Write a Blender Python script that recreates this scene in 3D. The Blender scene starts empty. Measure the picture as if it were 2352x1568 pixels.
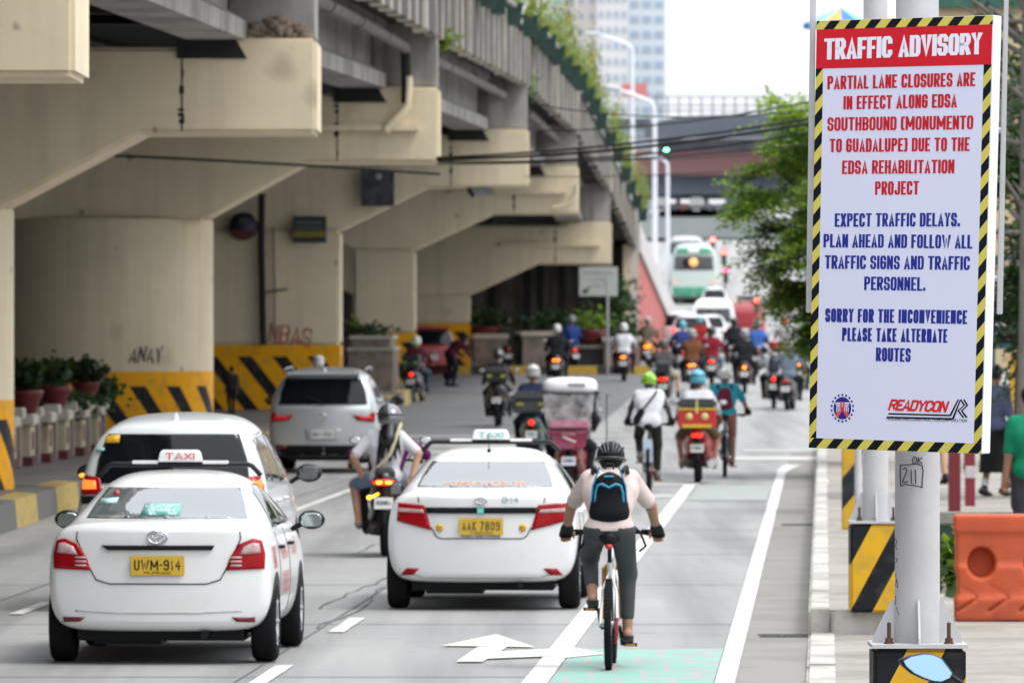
import bpy, bmesh, math, random
import numpy as np
from mathutils import Vector, Matrix
from mathutils.bvhtree import BVHTree
C = bpy.context.scene.collection
SC = bpy.context.scene
random.seed(7)
PI = math.pi
# ------------------------------------------------------------------ camera, sky, sun, exposure
F, CX, HY, HC = 17000.0, 1176.0, 720.0, 2.6      # focal length and horizon in pixels of a 2352 px wide frame, eye height
cam = bpy.data.cameras.new('camera'); camo = bpy.data.objects.new('camera', cam); C.objects.link(camo)
camo.location = (0, 0, HC); camo.rotation_euler = (PI/2, 0, 0)
cam.sensor_width = 36; cam.lens = 36*F/2352; cam.shift_y = -64/2352
cam.clip_start = 1; cam.clip_end = 6000
cam.dof.use_dof = True; cam.dof.focus_distance = 37.8; cam.dof.aperture_fstop = 8.8
SC.camera = camo
SUN_EL, SUN_AZ = math.radians(58), math.radians(115)     # azimuth clockwise from +Y
w = bpy.data.worlds.new("World"); SC.world = w; w.use_nodes = True
nt = w.node_tree; nt.nodes.clear()
sky = nt.nodes.new('ShaderNodeTexSky'); sky.sky_type = 'NISHITA'; sky.sun_disc = False
sky.sun_elevation = SUN_EL; sky.sun_rotation = SUN_AZ; sky.dust_density = 2; sky.air_density = 1.0; sky.ozone_density = 1
hs = nt.nodes.new('ShaderNodeHueSaturation'); hs.inputs['Saturation'].default_value = 0.28
bg = nt.nodes.new('ShaderNodeBackground'); bg.inputs['Strength'].default_value = 0.14
wo = nt.nodes.new('ShaderNodeOutputWorld')
ov = nt.nodes.new('ShaderNodeMix'); ov.data_type = 'RGBA'; ov.inputs['Factor'].default_value = .88       # a closed, bright cloud layer over the clear sky
ov.inputs['B'].default_value = (6.1, 6.35, 6.7, 1)
nt.links.new(sky.outputs[0], hs.inputs['Color']); nt.links.new(hs.outputs[0], ov.inputs['A']); 
tcw = nt.nodes.new('ShaderNodeTexCoord'); sw = nt.nodes.new('ShaderNodeSeparateXYZ'); mz = nt.nodes.new('ShaderNodeMapRange')      # standard overcast sky: brighter towards the zenith
mz.inputs[3].default_value = .62; mz.inputs[4].default_value = 1.5; vm = nt.nodes.new('ShaderNodeVectorMath'); vm.operation = 'SCALE'
nt.links.new(tcw.outputs['Generated'], sw.inputs[0]); nt.links.new(sw.outputs[2], mz.inputs[0]); nt.links.new(ov.outputs['Result'], vm.inputs[0]); nt.links.new(mz.outputs[0], vm.inputs['Scale']); nt.links.new(vm.outputs[0], bg.inputs[0])
nt.links.new(bg.outputs[0], wo.inputs[0])
sl = bpy.data.lights.new('sun', 'SUN'); sl.energy = 0.9; sl.angle = math.radians(16); sl.color = (1, .96, .9)
so = bpy.data.objects.new('sun', sl); C.objects.link(so)
sd = Vector((math.sin(SUN_AZ)*math.cos(SUN_EL), math.cos(SUN_AZ)*math.cos(SUN_EL), math.sin(SUN_EL)))
so.rotation_euler = sd.to_track_quat('Z', 'Y').to_euler(); so.location = (30, 20, 60)
SC.view_settings.view_transform = 'Standard'; SC.view_settings.look = 'None'
SC.view_settings.exposure = 1.06; SC.view_settings.gamma = 1.0
SC.cycles.max_bounces = 8; SC.cycles.diffuse_bounces = 2; SC.cycles.glossy_bounces = 4; SC.cycles.transparent_max_bounces = 16
SC.cycles.use_denoising = True

# ------------------------------------------------------------------ coordinates
TA = (1893-CX)/F                      # the road runs towards the vanishing point
RA = -math.atan(TA)                   # heading of everything that follows the road
GP = [(0, 0), (125, 0), (162, .16), (195, .34), (225, .55), (300, .85), (335, 1.15), (386, 2.3), (409, 3.1), (548, 7.9), (740, 9.3), (6000, 9.3)]
def G(Y):                             # height of the road at distance Y
    for (a, za), (b, zb) in zip(GP, GP[1:]):
        if Y <= b:
            t = (Y-a)/(b-a); return za+(zb-za)*t
    return GP[-1][1]
def P(px, py, Y): return Vector(((px-CX)/F*Y, Y, HC+(HY-py)/F*Y))
def RX(L, Y): return TA*Y+L           # x of the line L metres right of the kerb line
def X(px, Y): return (px-CX)/F*Y

# ------------------------------------------------------------------ object helpers
def tag(o, label, cat, group=None, kind=None):
    if label: o['label'] = label
    if cat: o['category'] = cat
    if group: o['group'] = group
    if kind: o['kind'] = kind
    return o
def thing(name, label, cat, loc=(0, 0, 0), rz=0.0, group=None):
    o = bpy.data.objects.new(name, None); C.objects.link(o); o.empty_display_size = .1
    o.location = loc; o.rotation_euler = (0, 0, rz)
    return tag(o, label, cat, group)
def link(name, me, mats, parent=None, label=None):
    o = bpy.data.objects.new(name, me); C.objects.link(o)
    if not me.materials:
        for m in (mats if isinstance(mats, (list, tuple)) else [mats]): me.materials.append(m)
    if parent: o.parent = parent
    if label: o['label'] = label
    return o
class MB:
    def __init__(s): s.v = []; s.f = []; s.m = []; s.sm = []
    def add(s, vs, fs, mi=0, smooth=False):
        b = len(s.v); s.v += [tuple(v) for v in vs]
        for f in fs: s.f.append(tuple(b+i for i in f)); s.m.append(mi); s.sm.append(smooth)
        return s
    def box(s, x0, x1, y0, y1, z0, z1, mi=0, M=None):
        vs = [Vector((x, y, z)) for z in (z0, z1) for y in (y0, y1) for x in (x0, x1)]
        if M is not None: vs = [M @ v for v in vs]
        return s.add(vs, [(0, 2, 3, 1), (4, 5, 7, 6), (0, 1, 5, 4), (2, 6, 7, 3), (0, 4, 6, 2), (1, 3, 7, 5)], mi)
    def cbox(s, c, d, mi=0, M=None): return s.box(c[0]-d[0]/2, c[0]+d[0]/2, c[1]-d[1]/2, c[1]+d[1]/2, c[2]-d[2]/2, c[2]+d[2]/2, mi, M)
    def loft(s, rings, mi=0, cap=True, smooth=True, closed=True):
        n = len(rings[0]); vs = [v for r in rings for v in r]; fs = []
        for i in range(len(rings)-1):
            for j in range(n if closed else n-1):
                k = (j+1) % n
                fs.append((i*n+j, i*n+k, (i+1)*n+k, (i+1)*n+j))
        s.add(vs, fs, mi, smooth)
        if cap:
            s.add(rings[0], [tuple(range(n))[::-1]], mi, False); s.add(rings[-1], [tuple(range(n))], mi, False)
        return s
    def tube(s, path, r, n=8, mi=0, smooth=True, cap=True):
        path = [Vector(p) for p in path]; m = len(path)
        rs = r if isinstance(r, (list, tuple)) else [r]*m
        rings = []; up = None
        for i, p in enumerate(path):
            d = (path[min(i+1, m-1)]-path[max(i-1, 0)]).normalized()
            if up is None:
                up = Vector((0, 0, 1)) if abs(d.z) < .9 else Vector((1, 0, 0))
            a = d.cross(up)
            if a.length < 1e-4: a = d.cross(Vector((1, 0, 0)))
            a.normalize(); b = a.cross(d).normalized(); up = b
            rings.append([p+(a*math.cos(2*PI*k/n)+b*math.sin(2*PI*k/n))*rs[i] for k in range(n)])
        return s.loft(rings, mi, cap, smooth)
    def lathe(s, prof, c=(0, 0, 0), n=16, mi=0, axis='z', smooth=True, cap=False):
        rings = []
        for r, h in prof:
            ring = []
            for k in range(n):
                a = 2*PI*k/n; u, v = r*math.cos(a), r*math.sin(a)
                p = (u, v, h) if axis == 'z' else ((h, u, v) if axis == 'x' else (v, h, u))
                ring.append(Vector(p)+Vector(c))
            rings.append(ring)
        return s.loft(rings, mi, cap, smooth)
    def sphere(s, c, r, n=12, m=8, mi=0, zmin=-1.0):
        r = r if isinstance(r, (list, tuple)) else (r, r, r); rings = []
        t0 = math.asin(max(-1, zmin))
        for i in range(m+1):
            t = t0+(PI/2-t0)*i/m
            q = max(math.cos(t), .02)
            rings.append([Vector((c[0]+r[0]*q*math.cos(2*PI*k/n), c[1]+r[1]*q*math.sin(2*PI*k/n), c[2]+r[2]*math.sin(t))) for k in range(n)])
        return s.loft(rings, mi, True, True)
    def prism(s, poly, fn, d0, d1, mi=0):              # fn(u, v, d) -> point
        n = len(poly); a = [fn(u, v, d0) for u, v in poly]; b = [fn(u, v, d1) for u, v in poly]
        s.add(a+b, [tuple(range(n))[::-1], tuple(range(n, 2*n))]+[(i, (i+1) % n, n+(i+1) % n, n+i) for i in range(n)], mi)
        return s
    def mesh(s, name):
        me = bpy.data.meshes.new(name); me.from_pydata(s.v, [], s.f)
        me.polygons.foreach_set('material_index', s.m); me.polygons.foreach_set('use_smooth', s.sm)
        bm = bmesh.new(); bm.from_mesh(me); bmesh.ops.recalc_face_normals(bm, faces=bm.faces); bm.to_mesh(me); bm.free()
        return me
    def build(s, name, mats, parent=None, bevel=0, label=None, seg=2):
        me = s.mesh(name)
        if bevel:
            bm = bmesh.new(); bm.from_mesh(me); bmesh.ops.remove_doubles(bm, verts=bm.verts, dist=1e-5)
            bmesh.ops.bevel(bm, geom=[e for e in bm.edges if len(e.link_faces) == 2 and e.calc_face_angle(0) > .5], offset=bevel, segments=seg, affect='EDGES', clamp_overlap=True)
            for f in bm.faces: f.smooth = False
            bm.to_mesh(me); bm.free()
        return link(name, me, mats, parent, label)
def subsurf(me, lv=2):
    o = bpy.data.objects.new('tmp', me); C.objects.link(o)
    m = o.modifiers.new('s', 'SUBSURF'); m.levels = lv; m.render_levels = lv
    dg = bpy.context.evaluated_depsgraph_get(); e = o.evaluated_get(dg)
    r = bpy.data.meshes.new_from_object(e, depsgraph=dg); bpy.data.objects.remove(o)
    for p in r.polygons: p.use_smooth = True
    return r

# ------------------------------------------------------------------ materials
def mat(name, col, rough=.6, metal=0.0, var=.0, scale=3.0, dark=None, spec=.5, coat=0.0, emit=None, es=1.0, bump=0.0, streak=0.0, ior=None, spots=0.0):
    """col = base colour; var mixes a large and a small noise towards 'dark' (wear / dirt of its own); streak = vertical rain streaks"""
    m = bpy.data.materials.new(name); m.use_nodes = True; n = m.node_tree; b = n.nodes['Principled BSDF']
    b.inputs['Base Color'].default_value = (*col, 1); b.inputs['Roughness'].default_value = rough; b.inputs['Metallic'].default_value = metal
    b.inputs['Specular IOR Level'].default_value = spec
    if ior: b.inputs['IOR'].default_value = ior
    if coat: b.inputs['Coat Weight'].default_value = coat; b.inputs['Coat Roughness'].default_value = .05
    if emit: b.inputs['Emission Color'].default_value = (*emit, 1); b.inputs['Emission Strength'].default_value = es
    if var or streak or bump:
        tc = n.nodes.new('ShaderNodeTexCoord'); dk = dark or tuple(c*.45 for c in col)
        def noise(sc, det=4, vec=None):
            t = n.nodes.new('ShaderNodeTexNoise'); t.inputs['Scale'].default_value = sc; t.inputs['Detail'].default_value = det
            n.links.new(vec or tc.outputs['Object'], t.inputs['Vector']); return t
        def ramp(src, a, c):
            r = n.nodes.new('ShaderNodeMapRange'); r.inputs[1].default_value = a; r.inputs[2].default_value = c; n.links.new(src, r.inputs[0]); return r.outputs[0]
        def mul(a, k):
            q = n.nodes.new('ShaderNodeMath'); q.operation = 'MULTIPLY'; n.links.new(a, q.inputs[0])
            if isinstance(k, (int, float)): q.inputs[1].default_value = k
            else: n.links.new(k, q.inputs[1])
            return q.outputs[0]
        def mixc(fac, a, bcol):
            x = n.nodes.new('ShaderNodeMix'); x.data_type = 'RGBA'; n.links.new(fac, x.inputs['Factor'])
            if isinstance(a, tuple): x.inputs['A'].default_value = (*a, 1)
            else: n.links.new(a, x.inputs['A'])
            x.inputs['B'].default_value = (*bcol, 1); return x.outputs['Result']
        out = col
        if var:
            n1 = noise(scale, 6); n2 = noise(scale*9, 3)
            out = mixc(mul(ramp(n1.outputs[0], .42, .72), var), out, dk)
            out = mixc(mul(ramp(n2.outputs[0], .5, .8), var*.5), out, dk)
        if streak:
            mp = n.nodes.new('ShaderNodeMapping'); mp.inputs['Scale'].default_value = (1.6, 1.6, .12); n.links.new(tc.outputs['Object'], mp.inputs['Vector'])
            n3 = noise(2.2, 5, mp.outputs[0]); out = mixc(mul(ramp(n3.outputs[0], .48, .68), streak), out, tuple(c*.22 for c in col))
            n4 = noise(.7, 3); out = mixc(mul(ramp(n4.outputs[0], .5, .75), streak*.6), out, (.10, .09, .085))
        if spots:                                       # pock marks, tie holes and patches
            for sc, th, k in ((spots, .055, .75), (spots*.45, .09, .4)):
                vo = n.nodes.new('ShaderNodeTexVoronoi'); vo.inputs['Scale'].default_value = sc; vo.inputs['Randomness'].default_value = 1.0
                dv = n.nodes.new('ShaderNodeVectorMath'); dv.operation = 'ADD'; dn = noise(3.0, 3); n.links.new(tc.outputs['Object'], dv.inputs[0]); ms_ = n.nodes.new('ShaderNodeVectorMath'); ms_.operation = 'SCALE'; ms_.inputs['Scale'].default_value = .25
                n.links.new(dn.outputs['Color'], ms_.inputs[0]); n.links.new(ms_.outputs[0], dv.inputs[1]); n.links.new(dv.outputs[0], vo.inputs['Vector'])
                r_ = n.nodes.new('ShaderNodeMapRange'); r_.inputs[1].default_value = th*1.6; r_.inputs[2].default_value = th*.6; n.links.new(vo.outputs['Distance'], r_.inputs[0]); out = mixc(mul(r_.outputs[0], k), out, (.16, .135, .10))
        if not isinstance(out, tuple): n.links.new(out, b.inputs['Base Color'])
        if bump:
            bn = n.nodes.new('ShaderNodeBump'); bn.inputs['Strength'].default_value = bump; bn.inputs['Distance'].default_value = .02
            n.links.new(noise(scale*14, 6).outputs[0], bn.inputs['Height']); n.links.new(bn.outputs[0], b.inputs['Normal'])
    return m
def hazard(name, a, b, period, ux, uy, uz, rough=.5, wear=.12, band=None, duty=.5, off=0.0):
    """diagonal two colour stripes in object space: fract(dot(p, u)/period + off) < duty; band=(axis limit) plain first colour above z"""
    m = bpy.data.materials.new(name); m.use_nodes = True; n = m.node_tree; bs = n.nodes['Principled BSDF']; bs.inputs['Roughness'].default_value = rough; bs.inputs['Specular IOR Level'].default_value = .15
    tc = n.nodes.new('ShaderNodeTexCoord'); d = n.nodes.new('ShaderNodeVectorMath'); d.operation = 'DOT_PRODUCT'
    d.inputs[1].default_value = (ux/period, uy/period, uz/period); n.links.new(tc.outputs['Object'], d.inputs[0])
    ad = n.nodes.new('ShaderNodeMath'); ad.operation = 'ADD'; ad.inputs[1].default_value = off+100; n.links.new(d.outputs['Value'], ad.inputs[0])
    fr = n.nodes.new('ShaderNodeMath'); fr.operation = 'FRACT'; n.links.new(ad.outputs[0], fr.inputs[0])
    gt = n.nodes.new('ShaderNodeMath'); gt.operation = 'GREATER_THAN'; gt.inputs[1].default_value = duty; n.links.new(fr.outputs[0], gt.inputs[0])
    fac = gt.outputs[0]
    if band is not None:
        sx = n.nodes.new('ShaderNodeSeparateXYZ'); n.links.new(tc.outputs['Object'], sx.inputs[0])
        lt = n.nodes.new('ShaderNodeMath'); lt.operation = 'LESS_THAN'; lt.inputs[1].default_value = band; n.links.new(sx.outputs[2], lt.inputs[0])
        mu = n.nodes.new('ShaderNodeMath'); mu.operation = 'MULTIPLY'; n.links.new(fac, mu.inputs[0]); n.links.new(lt.outputs[0], mu.inputs[1]); fac = mu.outputs[0]
    mx = n.nodes.new('ShaderNodeMix'); mx.data_type = 'RGBA'; mx.inputs['A'].default_value = (*a, 1); mx.inputs['B'].default_value = (*b, 1); n.links.new(fac, mx.inputs['Factor'])
    no = n.nodes.new('ShaderNodeTexNoise'); no.inputs['Scale'].default_value = 5; no.inputs['Detail'].default_value = 8; n.links.new(tc.outputs['Object'], no.inputs['Vector'])
    rg = n.nodes.new('ShaderNodeMapRange'); rg.inputs[1].default_value = .5; rg.inputs[2].default_value = .8; rg.inputs[4].default_value = wear*3; n.links.new(no.outputs[0], rg.inputs[0])
    m2 = n.nodes.new('ShaderNodeMix'); m2.data_type = 'RGBA'; m2.inputs['B'].default_value = (.13, .12, .1, 1); n.links.new(rg.outputs[0], m2.inputs['Factor']); n.links.new(mx.outputs['Result'], m2.inputs['A'])
    n.links.new(m2.outputs['Result'], bs.inputs['Base Color'])
    return m
_mc = {}
def flat(col, rough=.55, metal=0, **k):               # cached plain painted / plastic / cloth colour with slight unevenness
    key = (tuple(round(c, 3) for c in col), rough, metal, tuple(sorted(k.items())))
    if key not in _mc: _mc[key] = mat('paint_%d' % len(_mc), col, rough, metal, var=k.pop('var', .25), scale=k.pop('scale', 6.0), **k)
    return _mc[key]
def cloth(col): return flat(col, .88, 0, var=.45, scale=7.0, spec=.12, bump=.6)
def glow(col, s):
    key = ('g', col, s)
    if key not in _mc: _mc[key] = mat('lit_lens', tuple(c*.6 for c in col), .3, emit=col, es=s)
    return _mc[key]
BLACK = flat((.010, .010, .012), .5, spec=.15); RUBBER = flat((.012, .012, .013), .85, spec=.1); PLASTIC = flat((.014, .015, .017), .42, spec=.25)
CHROME = flat((.7, .7, .72), .15, 1, var=.05); STEEL = flat((.45, .46, .48), .35, .9)
WHITE = flat((.78, .78, .77), .4); SKIN = flat((.33, .17, .105), .55, var=.15); SKIN2 = flat((.26, .125, .075), .55, var=.15); SKIN3 = flat((.45, .26, .17), .55, var=.15)
GLASS = mat('window_glass', (.012, .014, .016), .03, spec=1.0, ior=1.6)
GLASSB = mat('rear_glass', (.10, .115, .12), .03, spec=1.0, ior=1.9)
PLATE_W = flat((.62, .63, .62), .5); PLATE_Y = flat((.62, .40, .03), .45)
REDL = mat('red_lens', (.33, .004, .008), .2, spec=.25, var=.5, scale=14, dark=(.16, .002, .004)); CLEARL = mat('clear_lens', (.52, .36, .36), .2, spec=.3, var=.4, scale=20)

# ------------------------------------------------------------------ lettering: a stroke alphabet (grid 0-4 by 0-8)
GLY = {'A': ('00 28 40', '12 32'), 'B': ('04 34 43 41 30 00 08 38 47 45 34',), 'C': ('46 47 38 18 07 01 10 30 41 42',), 'D': ('00 08 38 47 41 30 00',),
 'E': ('48 08 00 40', '04 34'), 'F': ('48 08 00', '04 34'), 'G': ('46 47 38 18 07 01 10 30 41 44 24',), 'H': ('00 08', '40 48', '04 44'), 'I': ('00 08',),
 'J': ('48 41 30 10 01 02',), 'K': ('00 08', '48 04 40'), 'L': ('08 00 40',), 'M': ('00 08', '40 48', '08 22', '48 22'), 'N': ('00 08', '40 48', '08 40'), 'O': ('10 01 07 18 38 47 41 30 10',),
 'P': ('00 08 38 47 45 34 04',), 'R': ('00 08 38 47 45 34 04', '24 40'), 'S': ('46 47 38 18 07 05 14 34 43 41 30 10 01 02',), 'T': ('08 48', '28 20'),
 'U': ('08 01 10 30 41 48',), 'V': ('08 20 48',), 'W': ('08 10 26 30 48',), 'X': ('00 48', '08 40'), 'Y': ('08 24 48', '24 20'), 'Z': ('08 48 00 40',),
 '0': ('10 01 07 18 38 47 41 30 10',), '1': ('16 28 20',), '2': ('06 07 18 38 47 45 00 40',), '3': ('07 18 38 47 45 34 14', '34 43 41 30 10 01'), '4': ('30 38 03 43',),
 '5': ('48 08 05 35 43 41 30 10 01',), '6': ('47 38 18 07 01 10 30 41 43 34 04',), '7': ('08 48 10',), '8': ('14 05 07 18 38 47 45 34 14 03 01 10 30 41 43 34',),
 '9': ('44 14 05 07 18 38 47 41 30 10 01',), '(': ('48 18 07 01 10 40',), ')': ('08 38 47 41 30 00',), '.': ('00 01',), '-': ('04 44',), '/': ('00 48',), "'": ('08 06',)}
GW = {'I': 0, '.': 0, "'": 0, '(': .62, ')': .62, 'M': 1.45, 'W': 1.5, 'L': .85, 'E': .88, 'F': .85, '1': .6, ' ': .55, '-': .5}
def stroke_poly(pts, t):
    """polygon strip (list of quads) of a thick polyline with limited mitres"""
    n = len(pts); closed = n > 2 and (pts[0]-pts[-1]).length < 1e-6
    L, Rr = [], []
    for i in range(n):
        a = pts[i-1] if i > 0 else (pts[-2] if closed else None); b = pts[i+1] if i < n-1 else (pts[1] if closed else None)
        d1 = (pts[i]-a).normalized() if a is not None else None; d2 = (b-pts[i]).normalized() if b is not None else None
        if d1 is None: d1 = d2
        if d2 is None: d2 = d1
        n1 = Vector((-d1.y, d1.x)); n2 = Vector((-d2.y, d2.x)); mm = n1+n2
        mm = n1 if mm.length < 1e-4 else mm.normalized()
        k = min(1/max(mm.dot(n1), .3), 1.55)*t/2
        L.append(pts[i]+mm*k); Rr.append(pts[i]-mm*k)
    return [(L[i], Rr[i], Rr[i+1], L[i+1]) for i in range(n-1)]
def text_quads(s, H, t=.2, th=.14, w=.55, gap=.09, slant=0.0, fit=None, align=.5):
    """quads (2-D) of a line of text of cap height H; returns [(quad, layer)]; with 'fit' the letters widen or narrow (stems keep their weight)"""
    sy = th/t; Hp = 1/sy
    def width(w):
        x = 0.0
        for ch in s: x += .26 if ch == ' ' else max(w*GW.get(ch, 1)-t, 0)+t+gap
        return x-gap
    if fit:
        lo, hi = t*1.15, 4.0
        for _ in range(30):
            w = (lo+hi)/2
            if width(w)*H < fit: lo = w
            else: hi = w
    x = 0.0; out = []; lay = 0
    for ch in s:
        if ch == ' ': x += .26; continue
        iw = max(w*GW.get(ch, 1)-t, 0)
        for st in GLY.get(ch, ()):
            pts = [Vector((x+t/2+iw*int(p[0])/4, t/2+(Hp-t)*int(p[1])/8)) for p in st.split()]
            if len(pts) == 2:
                d = (pts[1]-pts[0]).normalized()*t/2
                if abs(d.x) > abs(d.y)*3 or abs(d.y) > abs(d.x)*3: pts = [pts[0]-d*.98, pts[1]+d*.98]
            elif (pts[0]-pts[-1]).length > 1e-6:
                d0 = (pts[0]-pts[1]).normalized()*t/2; d1 = (pts[-1]-pts[-2]).normalized()*t/2; pts = [pts[0]+d0*.98]+pts[1:-1]+[pts[-1]+d1*.98]
            for q in stroke_poly(pts, t): out.append(([Vector((p.x+slant*p.y*sy, p.y*sy)) for p in q], lay))
            lay += 1
        x += iw+t+gap
    wd = x-gap
    k = (fit/(wd*H)) if fit else 1.0
    return [([Vector(((p.x-wd*align)*H*k, p.y*H)) for p in q], l) for q, l in out]
def text_mesh(mb, s, H, fn, mi=0, step=.0004, **k):     # fn(x, z, offset) -> 3-D point
    for q, l in text_quads(s, H, **k):
        mb.add([fn(p.x, p.y, (l % 4)*step) for p in q], [(0, 1, 2, 3)], mi)
    return mb
# ------------------------------------------------------------------ smooth solid bodies (signed distance + surface nets)
class Solid:
    def __init__(s, lo, hi, h):
        s.h = h; s.o = np.array(lo, float); s.n = np.ceil((np.array(hi)-s.o)/h).astype(int)+1
        s.d = np.full(s.n, 1.0, np.float32)
    def _loc(s, lo, hi):
        a = np.clip(np.floor((lo-s.o)/s.h).astype(int), 0, s.n-1); b = np.clip(np.ceil((hi-s.o)/s.h).astype(int)+1, 1, s.n)
        g = [s.o[i]+s.h*np.arange(a[i], b[i]) for i in range(3)]
        return tuple(slice(a[i], b[i]) for i in range(3)), np.stack(np.meshgrid(*g, indexing='ij'), -1)
    def _mix(s, sl, v, k):
        o = s.d[sl]
        if k > 0:
            hh = np.clip(.5+.5*(o-v)/k, 0, 1); s.d[sl] = o*(1-hh)+v*hh-k*hh*(1-hh)
        else: s.d[sl] = np.minimum(o, v)
    def cap(s, a, b, ra, rb=None, k=.03):
        rb = ra if rb is None else rb; a = np.array(a, float); b = np.array(b, float); m = max(ra, rb)+k+3*s.h
        sl, p = s._loc(np.minimum(a, b)-m, np.maximum(a, b)+m)
        ab = b-a; t = np.clip(((p-a)@ab)/max(ab@ab, 1e-9), 0, 1)
        s._mix(sl, (np.linalg.norm(p-a-t[..., None]*ab, axis=-1)-(ra+(rb-ra)*t)).astype(np.float32), k); return s
    def ell(s, c, r, k=.03):
        c = np.array(c, float); r = np.array(r, float); sl, p = s._loc(c-r-k-3*s.h, c+r+k+3*s.h)
        q = np.linalg.norm((p-c)/r, axis=-1); s._mix(sl, ((q-1)*r.min()).astype(np.float32), k); return s
    def cut(s, n, d):                                   # keep dot(p, n) < d
        g = [s.o[i]+s.h*np.arange(s.n[i]) for i in range(3)]
        v = (g[0][:, None, None]*n[0]+g[1][None, :, None]*n[1]+g[2][None, None, :]*n[2]-d).astype(np.float32)
        s.d = np.maximum(s.d, v); return s
    def mesh(s, name):
        d = s.d; sg = d < 0; nx, ny, nz = d.shape; cor = [(i, j, k) for i in (0, 1) for j in (0, 1) for k in (0, 1)]
        cnt = sum(sg[i:nx-1+i, j:ny-1+j, k:nz-1+k].astype(np.int8) for i, j, k in cor)
        act = (cnt > 0) & (cnt < 8); ci = np.argwhere(act); idx = -np.ones(act.shape, int); idx[act] = np.arange(len(ci))
        acc = np.zeros((len(ci), 3)); num = np.zeros(len(ci))
        for ax in range(3):
            e = np.eye(3, dtype=int)[ax]
            for c in cor:
                if c[ax]: continue
                a = ci+np.array(c); b = a+e; da = d[tuple(a.T)]; db = d[tuple(b.T)]; x = (da < 0) != (db < 0)
                t = np.where(x, da/np.where(x, da-db, 1), 0); acc += np.where(x[:, None], a+t[:, None]*e, 0); num += x
        v = s.o+s.h*acc/np.maximum(num, 1)[:, None]; fs = []
        for ax in range(3):
            u, w = [(1, 2), (2, 0), (0, 1)][ax]
            sh = [nx, ny, nz]; sl0 = [slice(0, q-1) if i == ax else slice(1, q-1) for i, q in enumerate(sh)]
            sl1 = [slice(1, q) if i == ax else slice(1, q-1) for i, q in enumerate(sh)]
            A, B = sg[tuple(sl0)], sg[tuple(sl1)]; ed = np.argwhere(A != B); pos = A[tuple(ed.T)]
            off = np.array([0 if i == ax else 1 for i in range(3)]); ed = ed+off; eu = np.eye(3, dtype=int)[u]; ew = np.eye(3, dtype=int)[w]
            q = np.stack([idx[tuple((ed-eu-ew).T)], idx[tuple((ed-ew).T)], idx[tuple(ed.T)], idx[tuple((ed-eu).T)]], 1)
            q[~pos] = q[~pos][:, ::-1]; fs.append(q)
        fs = np.concatenate(fs); fs = fs[(fs >= 0).all(1)]
        me = bpy.data.meshes.new(name); me.vertices.add(len(v)); me.vertices.foreach_set('co', v.astype(np.float32).ravel())
        me.loops.add(fs.size); me.loops.foreach_set('vertex_index', fs.astype(np.int32).ravel()); me.polygons.add(len(fs))
        me.polygons.foreach_set('loop_start', np.arange(0, fs.size, 4, dtype=np.int32)); me.polygons.foreach_set('loop_total', np.full(len(fs), 4, np.int32))
        me.polygons.foreach_set('use_smooth', np.ones(len(fs), bool)); me.update(); me.validate()
        return me
def ik(a, b, l1, l2, pole):
    a, b, pole = Vector(a), Vector(b), Vector(pole); d = b-a; L = min(d.length, (l1+l2)*.995); u = d.normalized()
    x = (l1*l1-l2*l2+L*L)/(2*L); h = math.sqrt(max(l1*l1-x*x, 0)); pv = pole-u*pole.dot(u)
    return a+u*x+pv.normalized()*h
def hand(S, w, d, bar, s, k=.006, r=.0095):
    """palm, four unequal bent fingers and a thumb, closed round a grip that runs along 'bar'; s = +1 right, -1 left"""
    d = Vector(d).normalized(); bar = Vector(bar).normalized(); dn = d.cross(bar).normalized()
    if dn.z > 0: dn = -dn
    w = Vector(w)
    for q in (-.028, -.009, .010, .028): S.cap(w+bar*q*.7, w+d*.075+bar*q, .019, .014, k)
    for q, l in ((-.031, .85), (-.0105, 1.05), (.0105, 1.0), (.031, .78)):
        a = w+d*.078+bar*q; b = a+d*.028*l+dn*.022; c = b+dn*.028*l-d*.012; e = c-d*.022*l
        S.cap(a, b, r, r*.95, k); S.cap(b, c, r*.95, r*.9, k); S.cap(c, e, r*.9, r*.8, k)
    a = w+d*.02-bar*s*.026; b = a+d*.03-bar*s*.03+dn*.012; c = b+d*.028+dn*.024
    S.cap(a, b, .013, .0115, k); S.cap(b, c, .0115, .0095, k)
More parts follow.
